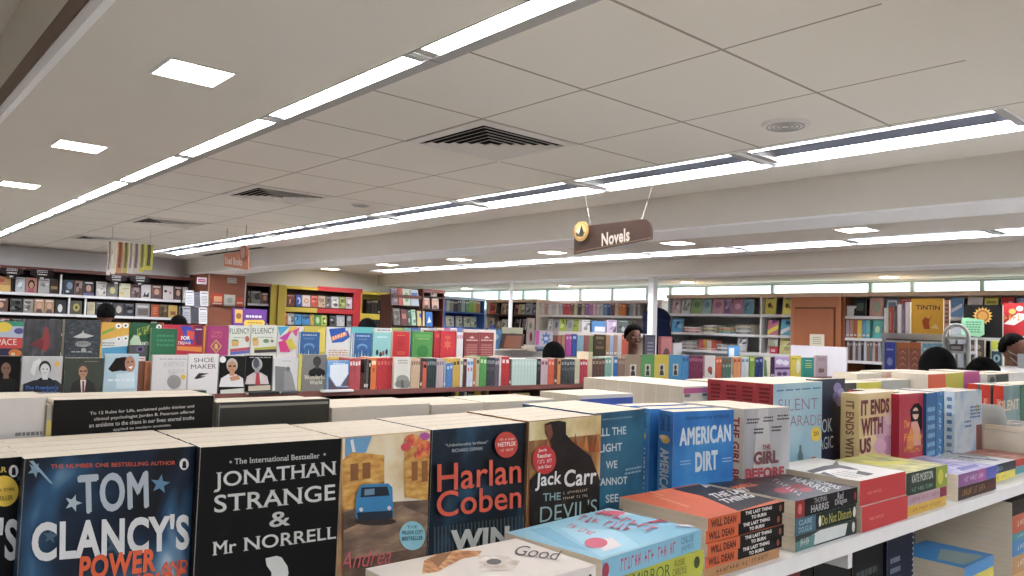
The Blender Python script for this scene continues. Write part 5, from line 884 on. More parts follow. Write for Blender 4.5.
fx('pale turquoise cover with small dancing figures', XU + .012, 373.5, 391, 332.5, ZU, '#8fccc8', [('l', .2, .8, .8, .88, 1, '#d8ece8'), ('e', .25, .3, .07, .1, '#1f3434'), ('e', .45, .22, .08, .1, '#2c3c3c'), ('e', .6, .28, .06, .09, '#b8503c'), ('e', .78, .32, .07, .1, '#2c2a34'), ('e', .78, .12, .08, .05, '#c89a5a'), ('e', .3, .1, .08, .05, '#3a4a4a')])
orn = [('r', .1, .06, .9, .95, '#b81c24')]
fx('scarlet cover with a faint gold frame and oval', XU + .012, 393, 410, 331.5, ZU, '#c4222a', orn + [('e', .5, .66, .24, .2, '#a81820'), ('l', .25, .84, .75, .9, 1, '#d8783c'), ('l', .25, .2, .75, .34, 2, '#d86a4c')], spc='#d8c8b0')
fx('leaf green cover with a darker apple shaped ornament', XU + .012, 413.5, 433, 331.5, ZU, '#4a9044', [('e', .5, .32, .3, .22, '#2f7c34'), ('r', .1, .8, .9, .9, '#5ca050'), ('l', .2, .72, .8, .78, 1, '#a8b86a')])
fx('scarlet cover with gold floral ornament and spine beside it', XU + .012, 441, 456.5, 331, ZU, '#bc1e2a', [('r', .08, .05, .93, .96, '#c42632'), ('s', .45, .55, .3, .14, 6, '#d86a4a'), ('e', .45, .78, .2, .06, '#c8603c')], T=.05)
spines('x', XU + .01, [(435, 440.5, 331, '#b01c28', 'scarlet', 1, ['#d0503c']), (457, 463.5, 331.5, '#dcd8d4', 'white', 3, ['#c08a94'])], 'on the step beside the floral scarlet cover', ZU)
for a, b, w in ((465, 479.3, 'left'), (479.6, 494, 'right')):
    fx('maroon brick cover with pale arcs and line text, %s of two alike' % w, XU + .012, a, b, 332.5, ZU, '#8c3c3c', [('p', [(.3, .8), (.5, .88), (.7, .8)], '#d0b4a8'), ('l', .1, .7, .9, .76, 1, '#d8c8bc'), ('l', .12, .1, .88, .6, 6, '#b07a70'), ('r', .04, .64, .96, .66, '#5c2626')])
# third row, only the tops show above the upper tier
prev = [(375, 392, '#d8e0dc', 'white'), (393, 403, '#bcc85c', 'lime'), (403.5, 411, '#7cb49c', 'sea green'), (412, 420, '#3c64b0', 'royal blue'), (421, 428, '#dcd8d0', 'ivory'), (428.5, 436, '#a8c0d0', 'powder blue'), (437, 444, '#e0c89c', 'sandy'), (444.5, 450, '#c85a9c', 'pink'), (450.5, 457, '#e0dcd8', 'chalk white'), (457.5, 464, '#5a70c0', 'periwinkle')]
for a, b, c, l in prev: fx('%s book in the back row of the upper tier, only its top showing' % l, XU - .16, a, b, 328, ZU, c, [('l', .1, .8, .9, .97, 2, '#8a8a90')], T=.03)
fx('cream cover with maroon back row, at the right end of the upper tier', XU - .05, 464, 496, 329.5, ZU, '#d8cfc4', ())
# books lying on the step between tiers
pile('on the step under the triangles cover', XU + .06, 284, 297, ZU, [(.012, '#2c2430', 'black'), (.01, '#6a3a90', 'purple')], D=.035)
pile('on the step under the badge cover', XU + .06, 326, 350, ZU, [(.012, '#d84a2c', 'red orange'), (.012, '#e0c03a', 'yellow')], D=.035)
# shelf under the top
WB = 'on the shelf below the long spine row'
pile('on the shelf below the orange spines', XM - .03, 367, 391, 1.0205, [(.03, '#8c4a40', 'brick red'), (.028, '#c8bcb0', 'pale'), (.026, '#9c7a70', 'dusty pink'), (.02, '#4c4a46', 'charcoal'), (.022, '#c0bab0', 'light grey')], D=.15)
pile('on the shelf below the beige spines', XM - .03, 418, 450, 1.0205, [(.04, '#7a8a80', 'grey green'), (.03, '#a8b4a8', 'sage'), (.03, '#d0d4cc', 'white')], D=.15)
spines('x', XM - .03, [(452, 455, 391, '#2c2a2c', 'black', 1), (455.5, 459, 391, '#c8b03a', 'yellow', 1), (459.5, 464, 391.5, '#3a3a3e', 'charcoal', 2), (464.5, 467, 392, '#d0ccc4', 'white', 1), (468, 474, 391, '#222426', 'jet', 3, ['#8a8a88']), (475, 481, 390, '#b89c2c', 'gold yellow', 2), (481.5, 485, 390, '#3c3430', 'dark brown', 1), (486, 489, 390, '#8c8040', 'ochre', 1)], WB, 1.0205)
pile('on the shelf below the mint spines', XM - .03, 513, 530, 1.0205, [(.05, '#b8a860', 'straw yellow'), (.04, '#8c8c60', 'olive'), (.05, '#c8bc70', 'pale yellow')], D=.15)
pile('on the shelf below the vermilion spines', XM - .03, 532, 552, 1.0205, [(.05, '#7c7c80', 'grey'), (.05, '#b8b4b0', 'silver grey')], D=.15)
pile('on the shelf below the blue sky cover', XM - .03, 335, 356, 1.0205, [(.04, '#6a8a84', 'grey teal'), (.04, '#a8b8b0', 'pale teal'), (.045, '#c0c8c0', 'off white')], D=.15)
pile('in front of the blue sky cover', XM + .062, 322, 354, ZM + .0002, [(.012, '#dcdad6', 'white')], D=.035)
pile('in front of the bust cover', XM + .062, 247, 280, ZM + .0002, [(.012, '#26262a', 'black')], D=.055)
pile('in front of the statue cover', XM + .062, 281, 300, ZM + .0002, [(.011, '#4a4c50', 'dark grey')], D=.055)
# ================================================================== WALL CABINETS AND FAR DISPLAYS
def cabinet(label, plane, v, depth, a, b, zt, shelves, m_in, m_side=None, m_shelf=WHITE, m_top=None, th=.03, st=.03, dividers=(), topo=.012, base=0., name='bookcase', cat='bookcase'):
    """a..b along the wall; v = front plane; opening faces +X (plane x) or -Y (plane y)"""
    m_side = m_side or m_in; m_top = m_top or m_side
    t = thing(name, label, cat, loc=((v - depth / 2, (a + b) / 2, base) if plane == 'x' else ((a + b) / 2, v + depth / 2, base))); ox, oy, oz = t.location
    def p(nm, u0, u1, d0, d1, z0, z1, m):   # u along, d depth from the front
        f = MB()
        if plane == 'x': f.box((v - d1 - ox, u0 - oy, z0 - oz), (v - d0 - ox, u1 - oy, z1 - oz), M_(m))
        else: f.box((u0 - ox, v + d0 - oy, z0 - oz), (u1 - ox, v + d1 - oy, z1 - oz), M_(m))
        return f.build(nm, t)
    p('back_panel', a, b, depth - .015, depth, base, zt, m_in)
    p('side_panel', a, a + st, 0, depth - .015, base, zt, m_side); p('side_panel', b - st, b, 0, depth - .015, base, zt, m_side)
    p('top_board', a - .005, b + .005, -topo, depth, zt - .045, zt, m_top)
    for z in shelves: p('shelf', a + st, b - st, .0, depth - .015, z - th, z, m_shelf)
    for u in dividers: p('divider', u - .012, u + .012, .01, depth - .02, shelves[-1], zt - .045, m_shelf)
    p('plinth', a + st, b - st, .02, depth - .015, base, base + .1, m_side)
    return t
XA = -12.1
# ---- left wall bookcase
zA = (1.868, 1.6, 1.33, 1.06, .79, .45)
ya, yb = -1.2, onx(191.5, 285, XA).y
cabinet('long dark bookcase with white shelves along the left wall', 'x', XA, .33, ya, yb, 2.215, zA, mat('#2a201e'), m_top=mat('#6a3a30', .4), th=.035, dividers=())
f = MB(); f.box((-.02, 0, 0), (0, yb - ya - .02, .012), mat('#8a5044', .4))
for px, s in ((60, 0), (69.5, 1), (86, 1)):
    y = onx(px, 300, XA).y; f = MB(); f.box((-.03, -.011, 0), (0, .011, .268 if s == 0 else .232), WHITE)
    tag(f.build('shelf_upright', X=Matrix.Translation((XA, y, zA[0] if s == 0 else zA[1]))), {60: 'slim white upright on the top shelf of the left bookcase', 69.5: 'left slim white upright on the second shelf of the left bookcase', 86: 'right slim white upright on the second shelf of the left bookcase'}[px], 'upright')
def wallrow(plane, v, items, z, where, hs=.2, lean=.12, grp=None, T=.02):
    """face-out books leaning back on a shelf: (px0, px1, colour, look, [art]) """
    seen = {}
    for it in items:
        a, bq, col, look = it[:4]; art = (it[4] if len(it) > 4 else None) or rart(int(a * 7), col); hh = it[5] if len(it) > 5 else hs
        fn = onx if plane == 'x' else ony; pz = 290
        for _ in range(3):
            P0 = fn((a + bq) / 2, pz, v); pz += (P0.z - (z + hh / 2)) * 50
        P0, P1 = fn(a, pz, v), fn(bq, pz, v)
        if plane == 'x': X = faceX(v - .03, P0.y, z + .003, lean); W_ = P1.y - P0.y
        else: X = faceY(P0.x, v + .03, z + .003, lean); W_ = P1.x - P0.x
        lab = '%s %s' % (look, where)
        if lab in USED: lab = '%s, right of the %s' % (lab, prevlook)
        book(lab, X, W_ * .97, hh - random.uniform(0, .012), T, mat(col, .45), art); prevlook = look.replace(' cover', '')
def _mix(h, k):
    h = h.strip('#'); v = [int(h[i:i+2], 16) for i in (0, 2, 4)]
    v = [int(c + (255 - c) * k) if k > 0 else int(c * (1 + k)) for c in v]; return '#%02x%02x%02x' % tuple(v)
def rart(seed, col):
    r = random.Random(seed); o = []
    for k in range(r.randint(3, 5)):
        c = _mix(col, r.choice((-.55, -.35, .3, .5, -.2))); u, v, a, q = r.uniform(.2, .8), r.uniform(.2, .75), r.uniform(.12, .32), r.uniform(.08, .26)
        if r.random() < .45: o.append(('e', u, v, min(a, u - .02, .98 - u), q * .8, c))
        else: o.append(('p', [(max(.03, u - a), max(.03, v - q)), (min(.97, u + a * r.uniform(.3, 1)), max(.03, v - q * r.uniform(.2, 1))), (min(.97, u + a), min(.97, v + q)), (max(.03, u - a * r.uniform(0, .8)), min(.97, v + q * r.uniform(.4, 1)))], c))
    o.append(('l', .12, .84, .88, .93, 1, _mix(col, .6) if sum(lin(col)[:3]) < 1.1 else _mix(col, -.6)))
    return o
F1 = [('e', .5, .5, .24, .24, '#c49a80'), ('p', [(.1, 0), (.9, 0), (.7, .3), (.3, .3)], '#5a4a48'), ('r', .15, .84, .85, .92, '#e0dcd4')]
F2 = [('e', .5, .55, .3, .3, '#2c221e'), ('e', .5, .5, .2, .22, '#b88a6c'), ('p', [(.15, 0), (.85, 0), (.65, .28), (.35, .28)], '#a8506a')]
F3 = None
W1 = 'on the top shelf of the left wall bookcase'
wallrow('x', XA, [(-10, 12, '#b8864a', 'orange tan cover', [('r', 0, 0, 1, .4, '#d8b060'), ('e', .4, .7, .3, .15, '#a84a30')]), (12.5, 16, '#2a2422', 'thin black cover'), (16.3, 25.8, '#b8c0c4', 'pale grey blue cover'), (26.3, 38, '#a87868', 'pinkish cover with a dark haired woman', F2), (39, 50.5, '#b4b4b2', 'black and white photo cover', F3), (51, 59, '#3a2a20', 'dark brown cover', [('r', .1, .3, .9, .5, '#9a7a4a')]),
    (62, 64, '#23262a', 'slim black cover'), (64.3, 74.5, '#34404c', 'stormy blue cover', [('e', .6, .6, .3, .25, '#7c94a8'), ('e', .4, .2, .2, .08, '#dce0e0')]), (75, 83.5, '#6a4a40', 'chestnut cover'), (84, 95, '#2c2a32', 'black cover with a face and lilac base', F1 + [('r', 0, 0, 1, .16, '#6a6a9a')]), (97, 107.5, '#c0bcb4', 'white cover with grey figures', F3),
    (108, 119, '#6c6c64', 'grey cover with a yellow figure', [('e', .5, .45, .25, .25, '#b8b06a')]), (120, 131.5, '#c8c4a0', 'cream cover with gold lines', [('r', .1, .2, .4, .35, '#d8b83a'), ('r', .3, .6, .9, .68, '#a8a060')]), (132, 141.5, '#6a4848', 'dark pink patterned cover'), (142, 152, '#cfccc8', 'white cover with dark birds', [('p', [(.2, .1), (.4, .5), (.5, .2), (.8, .45), (.8, .1)], '#23262c')]), (152.5, 163, '#7a5444', 'brown cover with two faces', F1),
    (164, 174.5, '#d4ccc8', 'white cover with a small flower', [('e', .25, .6, .15, .1, '#4a2c34'), ('e', .7, .5, .12, .1, '#c87a8a')]), (175, 183.5, '#4c3430', 'dark brown cover with pale faces', F1), (184, 190, '#cfc8c0', 'slim white cover')], zA[0], W1, hs=.205)
W2 = 'on the second shelf of the left wall bookcase'
wallrow('x', XA, [(-8, 9, '#6a4434', 'brown cover', F1), (11, 23, '#3a3a38', 'charcoal cover', F3), (24, 34.5, '#8c8a80', 'grey and cream cover', F3), (35, 45, '#b08a64', 'tan cover with brown faces', F1), (45.3, 55, '#a8845c', 'golden tan cover with brown faces', F1), (56.5, 67.5, '#2c3034', 'black cover with a white figure', [('e', .4, .4, .22, .3, '#d4d4d0')]), (71.5, 83, '#4c4a34', 'dark cover with yellow flowers', [('e', .5, .5, .3, .3, '#a8a050'), ('e', .5, .5, .12, .12, '#5a3a20')]), (88, 96, '#b8b090', 'cream cover', [('l', .2, .3, .8, .8, 4, '#8c8468')]),
    (97, 104, '#34363c', 'black and grey cover'), (105, 114, '#2a3438', 'dark teal cover'), (115, 124.5, '#3c3a3a', 'grey portrait cover', [('e', .5, .5, .3, .3, '#b0a8a0')]), (125, 135, '#2c2e34', 'midnight black cover', F3), (136.5, 151, '#8c8c88', 'wide pale grey cover', [('r', .15, .1, .9, .6, '#6a6058'), ('r', .1, .7, .9, .85, '#c0c0bc')]), (152, 160, '#a8502c', 'orange red cover', [('l', .2, .2, .8, .8, 4, '#d88a4a')]), (160.5, 169, '#5c4c2c', 'olive brown cover'), (169.5, 178.5, '#c8aa50', 'yellow cover with a brown picture', [('r', .2, .2, .8, .5, '#8a5a34')]), (180, 187, '#7a7a7c', 'slim grey cover')], zA[1], W2, hs=.19)
W3 = 'on the third shelf of the left wall bookcase'
wallrow('x', XA, [(0, 11, '#6a4038', 'reddish brown cover'), (12, 24, '#2c302e', 'black cover'), (51, 60, '#4a5c6c', 'steel blue cover'), (62, 72, '#3a2c2a', 'dark maroon cover'), (152, 158, '#b8b4a8', 'pale cover'), (160, 165, '#c8502c', 'small orange cover')], zA[2], W3, hs=.2)
# oval signs over the bookcase
for px0, px1, py, l in ((-1, 24.5, 271.5, 'leftmost'), (29.5, 54.5, 273.2, 'second'), (105.5, 127, 278.6, 'third'), (129.5, 150.5, 279.5, 'rightmost')):
    A, B2 = onx(px0, py, XA + .06), onx(px1, py, XA + .06); w = (B2.y - A.y) / 2; t = thing('shelf_sign', '%s dark oval topped sign with white lettering over the left wall bookcase' % l, 'sign', loc=(XA + .05, A.y + w, A.z)); f = MB(); h = .055
    f.prism([(-w, h*.3), (-w*.9, h), (w*.9, h), (w, h*.3), (w*.9, -h*.3), (w*.5, -h*.45), (w*.28, -h*1.2), (-w*.28, -h*1.2), (-w*.5, -h*.45), (-w*.9, -h*.3)], 0, 0, .012, mat('#2a2220', .4)); f.build('board', t)
    f = MB(); fn = lambda u, v, e: (.012 + e, u, v)
    _paint(f, [('l', .28, .55, .72, .95, 2, '#d8d8d4'), ('l', .3, .2, .7, .5, 1, '#d8d8d4'), ('l', .42, -.3, .58, .1, 1, '#d8d8d4')], lambda u, v, e: (.012 + e, u - w, v - h * .8), w * 2, h * 1.9, .0008); f.build('lettering', t)
# ---- slatted column with holder
XC = -11.6; c0, c1 = onx(208, 290, XC).y, onx(246, 290, XC).y
ORG = ramp_mat('orange_wood_laminate', [(0, '#94553a'), (1, '#a86648')], scale=4, stretch=(1, 1, 6), rough=.4)
t = thing('slatted_column', 'square column clad in orange brown slatted boards beside the left bookcase', 'column', loc=((XC + XW) / 2, (c0 + c1) / 2, 0)); ox, oy = t.location.x, t.location.y
f = MB(); f.box((XW + .02 - ox, c0 - oy, 0), (XC - .01 - ox, c1 - oy, 2.27), ORG); f.build('core', t)
for k in range(18):
    z = 2.22 - .1 * (k + 1)
    f = MB(); f.box((XC - .01 - ox, c0 + .01 - oy, z), (XC - ox, c1 - .02 - oy, z + .092), ORG); f.build('slat', t)
f = MB(); f.box((XC - .01 - ox, c1 - .02 - oy, 0), (XC + .006 - ox, c1 - oy, 2.26), mat('#d3cbc4', .4)); f.build('edge_strip', t)
f = MB(); f.box((XC - .01 - ox, c0 - oy, 0), (XC + .006 - ox, c0 + .015 - oy, 2.26), mat('#c89a7c', .4)); f.build('edge_strip', t)
def sign_card(label, x, a, b, top, bot, c1_, c2_):
    A, B2 = onx(a, top, x), onx(b, bot, x); f = MB(); hh = A.z - B2.z; ww = B2.y - A.y
    f.box((-.004, 0, 0), (0, ww, hh), c1_); _paint(f, [('r', .12, .3, .88, .75, c2_), ('l', .2, .42, .8, .62, 1, '#f0e8e8')], lambda u, v, e: (e, u, v), ww, hh, .001)
    return tag(f.build('shelf_card', X=Matrix.Translation((x, A.y, B2.z))), label, 'card')
sign_card('small white card with a magenta panel on top of the orange column', XC + .03, 197, 206.5, 277, 284.5, '#e4e0e2', '#c0386c')
sign_card('small grey beige card on the slatted column', XC + .012, 227.5, 236.5, 277.5, 283.5, '#c4bcb4', '#a8a098')
wallrow('x', XC + .045, [(212.5, 224.3, '#c8492c', 'glowing orange red box set', [('r', .2, .3, .9, .75, '#f0b080'), ('r', .1, .1, .9, .22, '#e8d0c0')], .19), (225, 236.5, '#d8d6cc', 'white cover with a green drawing', [('e', .5, .5, .25, .25, '#a8b8a8')], .18), (237, 244.5, '#d85a3c', 'bright orange cover', None or [('r', .1, .3, .9, .5, '#f0c0a8')], .14)], 1.80, 'on the slatted column', lean=.05)
t = thing('wire_holder', 'small shelf holder on the slatted column carrying three books', 'holder', loc=(XC, onx(213, 312, XC).y, 1.795)); f = MB(); wd = onx(245, 312, XC).y - onx(212, 312, XC).y
f.box((0, -.01, -.004), (.06, wd, 0), BLACK); f.build('ledge', t); f = MB(); f.tube([(.06, -.01, .02), (.06, wd, .02)], .003, BLACK, 6); f.build('front_rail', t)
# ---- rack of newspapers
XR = -11.2
t = thing('newspaper_rack', 'dark wire rack of folded newspapers in front of the column', 'rack', loc=(XR, onx(198, 300, XR).y, 0)); oy = t.location.y
ra, rb = onx(187, 300, XR).y - oy, onx(210, 300, XR).y - oy
for y in (ra, rb): f = MB(); f.tube([(0, y, 0), (-.25, y, 1.98)], .01, BLACK, 6); f.build('upright', t)
for z in (1.27, 1.52, 1.77): f = MB(); f.tube([(.05 - z*.126, ra, z), (.05 - z*.126, rb, z)], .006, BLACK, 6); f.build('cross_bar', t)
for a, bq, z, c, l in ((186.5, 195, 1.78, '#cfd0d2', 'white folded newspaper at the top left of the wire rack'), (195.5, 201, 1.76, '#6a6a70', 'grey newspaper in the middle of the wire rack top row'), (201.5, 209.5, 1.78, '#d4d4d4', 'white folded newspaper at the top right of the wire rack'),
        (184.5, 192, 1.53, '#a8aab0', 'pale grey newspaper at the lower left of the wire rack'), (192.5, 200, 1.54, '#4c4e56', 'dark printed newspaper in the lower row of the wire rack'), (200.5, 208.5, 1.53, '#dcdcdc', 'white newspaper at the lower right of the wire rack')):
    P0, P1 = onx(a, 300, XR - .1), onx(bq, 300, XR - .1); hh = .22 if z > 1.7 else .24
    book(l, faceX(XR - .13 + (1.78 - z) * .12, P0.y, z, .2), P1.y - P0.y, hh, .012, mat(c, .8), [('l', .12, .1, .88, .7, 6, _mix(c, -.35)), ('l', .1, .8, .9, .93, 1, '#3a3a40')], cat='newspaper', name='newspaper')
# ---- black unit, yellow post, yellow and red cabinets
y0, y1 = onx(246.5, 290, XA).y, onx(271, 290, XA).y
zK = (1.872, 1.56, 1.3, 1.0, .6)
cabinet('narrow black lined bookcase between the slatted column and the yellow post', 'x', XA, .33, y0, y1, 2.2, zK, mat('#201c1c'), m_top=mat('#8a4a38', .4), m_shelf=mat('#cfcfd0', .4))
wallrow('x', XA, [(247.5, 251.5, '#5c5a3c', 'olive cover', [], .2), (252.5, 262, '#7c7c7a', 'grey cover with a carved face', F3, .21), (262.5, 270, '#8a5444', 'brown cover with a pink face', F1, .19)], zK[0], 'in the narrow black lined bookcase')
YEL = ramp_mat('yellow_painted_board', [(0, '#c8b020'), (1, '#d6bf2c')], scale=3); RED = ramp_mat('red_painted_board', [(0, '#b41e24'), (1, '#c4282c')], scale=3)
t = thing('yellow_post', 'broad yellow painted post between the black lined and yellow red bookcases', 'post', loc=(XA - .15, onx(278, 300, XA).y, 0)); f = MB(); y0, y1 = onx(271.2, 290, XA).y - t.location.y, onx(285.5, 290, XA).y - t.location.y
f.box((-.15, y0, 0), (.12, y0 + (y1 - y0) * .5, 2.2), YEL); f.build('board', t); f = MB(); f.box((-.15, y0 + (y1 - y0) * .5, 0), (.16, y1, 2.2), mat('#b8a224', .45)); f.build('inner_board', t)
y0, ym, y1 = onx(285.7, 290, XA).y, onx(318, 290, XA).y, onx(361, 290, XA).y
t = cabinet('tall bookcase painted yellow on the left and red on the right', 'x', XA, .33, y0, y1, 2.19, (1.86, 1.55, 1.25, .9, .5), mat('#4a2a1e'), m_side=YEL, m_shelf=mat('#2a1e1c'), st=.02)
oy = t.location.y; ox = t.location.x
f = MB(); f.box((XA - .3 - ox, y1 - .14 - oy, 0), (XA + .01 - ox, y1 - oy, 2.2), RED); f.build('red_side_panel', t)
f = MB(); f.box((XA - .01 - ox, ym - oy, 2.14), (XA + .022 - ox, y1 + .02 - oy, 2.215), RED); f.build('red_header', t)
f = MB(); f.box((XA - .005 - ox, ym - oy, 1.765), (XA + .004 - ox, y1 - .14 - oy, 1.845), RED); f.build('red_rail', t)
f = MB(); f.box((XA - .005 - ox, y0 + .02 - oy, 1.765), (XA + .003 - ox, ym - oy, 1.845), YEL); f.build('yellow_rail', t)
RR = 'in the yellow and red bookcase, upper shelf'
wallrow('x', XA, [(287.5, 296, '#7a3420', 'dark orange cover'), (297, 303, '#3a5ab4', 'blue cover with a white curve', [('e', .5, .5, .3, .3, '#c8d4f0'), ('e', .4, .45, .2, .2, '#3a5ab4')]), (303.5, 311.8, '#dcd0c8', 'white cover with an orange ring', [('e', .5, .5, .3, .22, '#d88a4a'), ('e', .5, .5, .16, .12, '#dcd0c8')]), (312.3, 319, '#c84a30', 'orange red cover'), (319.5, 326.8, '#b89a78', 'tan and white cover'), (327.3, 332.3, '#5c5a5c', 'slate grey cover'), (332.8, 340, '#cfcfcc', 'white cover'), (340.5, 346.8, '#98a848', 'lime and grey cover'), (347.3, 354, '#cdbcc0', 'pale pink cover')], 1.86, RR)
wallrow('x', XA, [(285.5, 288.3, '#d8743c', 'slim orange cover'), (288.8, 295, '#d4d0cc', 'white cover'), (295.3, 302.5, '#2a94cc', 'bright cyan cover'), (303, 311, '#3a8acc', 'azure cover'), (311.5, 315.3, '#d8b43a', 'slim yellow cover'), (315.8, 322, '#58a844', 'grass green cover', [('e', .5, .5, .3, .3, '#b8d8a0')]), (322.5, 328, '#b4c03c', 'lime yellow cover'), (331, 337.5, '#4a4c50', 'charcoal cover'), (338, 346, '#c4c6c8', 'white and grey cover'), (348, 354, '#8c8a8c', 'grey cover')], 1.55, 'in the yellow and red bookcase, lower shelf', hs=.19)
y0, y1 = onx(361.5, 290, XA).y, 8.2
cabinet('yellow bookcase right of the red side panel, holding dark books', 'x', XA, .33, y0, y1, 2.18, (1.79, 1.45, 1.15, .8, .4), mat('#a08c20'), m_side=YEL, m_shelf=YEL, st=.02, th=.1)
spines('x', XA - .03, [(367, 372, 299.5, '#2a2622', 'black', 3, ['#8a7a5a']), (372.5, 378, 299, '#3a2c24', 'espresso', 3, ['#a89a6a']), (378.5, 384, 300, '#23262a', 'jet', 3), (384.5, 390, 300, '#8c7c5c', 'tan', 2), (390.5, 396, 300, '#4a3a2a', 'umber', 3)], 'in the yellow bookcase upper shelf', 1.791)
spines('x', XA - .03, [(367, 373, 315, '#4a4c44', 'grey green', 3), (373.5, 380, 315, '#2a2a2c', 'black', 3), (380.5, 387, 316, '#6a6458', 'taupe', 3), (387.5, 393, 316, '#3c4248', 'slate', 2)], 'in the yellow bookcase lower shelf', 1.451)
# ---- purple box card in front of the black unit
A = onx(235, 308, -8.6); B2 = onx(267.5, 324, -8.6)
t = thing('purple_game_box', 'large purple box with white arched lettering and a yellow banner', 'box', X=faceX(-8.6, A.y, B2.z - .14, .08)); w = B2.y - A.y; h = A.z - B2.z + .14; f = MB(); f.box((0, 0, 0), (w, .06, h), mat('#6c3a8c', .4)); f.build('box', t)
f = MB(); _paint(f, [('r', .04, .62, .26, .97, '#d8a83a'), ('e', .15, .8, .08, .08, '#8a5a24'), ('p', [(.3, .62), (.32, .55), (.92, .58), (.94, .66), (.88, .72), (.34, .7)], '#e0c030'), ('l', .36, .74, .86, .86, 1, '#e8e4ee'), ('l', .42, .47, .84, .54, 1, '#e8e4ee'), ('l', .4, .6, .86, .67, 1, '#b07a1c')], lambda u, v, e: (u, -e, v), w, h, .0008); f.build('printed_front', t)
t = thing('display_table', 'low display table hidden behind the upper tier, carrying the purple box', 'table', loc=(-8.8, A.y + .1, 0)); f = MB(); f.box((-.35, -.2, 1.27), (.35, .8, 1.3), DKWOOD); f.build('table_top', t)
for sx in (-.3, .3):
    for sy in (-.15, .75): f = MB(); f.box((sx - .025, sy - .025, 0), (sx + .025, sy + .025, 1.27), DKWOOD); f.build('leg', t)
t = bpy.data.objects['purple_game_box']; t.matrix_world = faceX(-8.6, A.y, 1.301, .08) 
# rescale box height so that it stands on the table
for ch in t.children: ch.scale.z = (A.z - 1.301) / h
# ---- spinner stand and cube display
XS = -9.0
y0, y1 = onx(393, 300, XS).y, onx(421.5, 300, XS).y
cabinet('wooden magazine display with two tiers of tilted covers', 'x', XS - .02, .3, y0, y1, 2.02, (1.87, 1.60, 1.3, .9), mat('#5a3428'), m_side=mat('#6a4034'), m_shelf=mat('#2c1e1c'), th=.02, st=.012, name='magazine_display')
wallrow('x', XS + .03, [(393.3, 400, '#8a7a8c', 'greyish purple cover', F3, .24), (400.3, 404.8, '#c85a4c', 'red and white cover', [('r', .1, .4, .9, .6, '#f0e4dc')], .24), (405, 412.5, '#ccd4c4', 'white cover with green drawing', [('e', .5, .5, .3, .3, '#7aa878')], .24), (413, 421, '#b8c8d8', 'white and blue cover', [('r', .1, .5, .9, .8, '#4a6ab0')], .24)], 1.875, 'on the magazine display, top tier', lean=.2)
wallrow('x', XS + .03, [(395.5, 402.5, '#7c7c74', 'grey cover', F3, .23), (403, 409.8, '#6a2c2c', 'maroon cover', [('r', .2, .4, .8, .7, '#c87a6c')], .23), (410, 413.5, '#2f6a4c', 'dark green cover', [], .23), (413.8, 418, '#a8ccb0', 'mint and white cover', [], .23)], 1.605, 'on the magazine display, lower tier', lean=.2)
y0, y1 = onx(422.5, 300, XS).y, onx(444.5, 300, XS).y
BRW = ramp_mat('red_brown_laminate', [(0, '#6a3c34'), (1, '#7e4a40')], scale=5)
cabinet('red brown cube display with framed openings beside the magazine display', 'x', XS, .3, y0, y1, 2.12, (2.02, 1.85, 1.6, 1.2, .8), mat('#5a302a'), m_side=BRW, m_shelf=mat('#3a2420'), th=.02, st=.02, name='cube_display')
wallrow('x', XS + .02, [(432, 438.5, '#b8a898', 'small beige card', [], .085)], 2.021, 'on top of the cube display', lean=.05)
wallrow('x', XS + .03, [(424.5, 431.5, '#a87c70', 'brownish pink photo cover', F1, .155), (433.5, 440.5, '#b09488', 'rosy grey photo cover', F1, .155)], 1.851, 'in the cube display', lean=.1)
wallrow('x', XS + .03, [(419, 426.5, '#d4c88c', 'pale yellow cover', [('e', .5, .7, .25, .15, '#3a7ac0')], .21), (427.5, 434.3, '#2f74c0', 'strong blue cover', [('p', [(.2, .2), (.8, .3), (.5, .7)], '#e0e8f0')], .21)], 1.601, 'in the cube display lower opening', lean=.1)
# ---- blue bookcase
XB = -10.8; y0, y1 = onx(444.8, 300, XB).y, onx(485, 300, XB).y
BLU = ramp_mat('blue_painted_board', [(0, '#3c68b8'), (1, '#4a78c8')], scale=3)
t = cabinet('blue painted bookcase standing below the window strip', 'x', XB, .3, y0, y1, 2.13, (1.87, 1.61, 1.3, .9, .5), mat('#34509a'), m_side=BLU, m_shelf=BLU, m_top=mat('#c8d8ec'), th=.02, st=.022)
spl = [('#c0c8b8', 'pale sage'), ('#8a8c84', 'stone grey'), ('#5c4a58', 'plum'), ('#6a7a78', 'grey teal'), ('#a8b4b0', 'silver'), ('#6aa87c', 'sea green'), ('#8cc054', 'lime'), ('#b4b040', 'mustard'), ('#a86a44', 'rust')]
spines('x', XB - .03, [(446.5 + i*3.8, 450.1 + i*3.8, 299.8 + (i % 3) * .5, c, l, 2, ['#dcdcd4']) for i, (c, l) in enumerate(spl)], 'in the blue bookcase upper shelf', 1.871)
wallrow('x', XB, [(447, 455.5, '#ccd0bc', 'cream cover with grey drawing', F3), (457.5, 464, '#b4b8a4', 'pale olive cover', F3), (465.5, 471.5, '#c8ccb4', 'cream green cover', F3), (472, 478, '#a8b8a0', 'soft green cover')], 1.61, 'in the blue bookcase lower shelf', hs=.19)
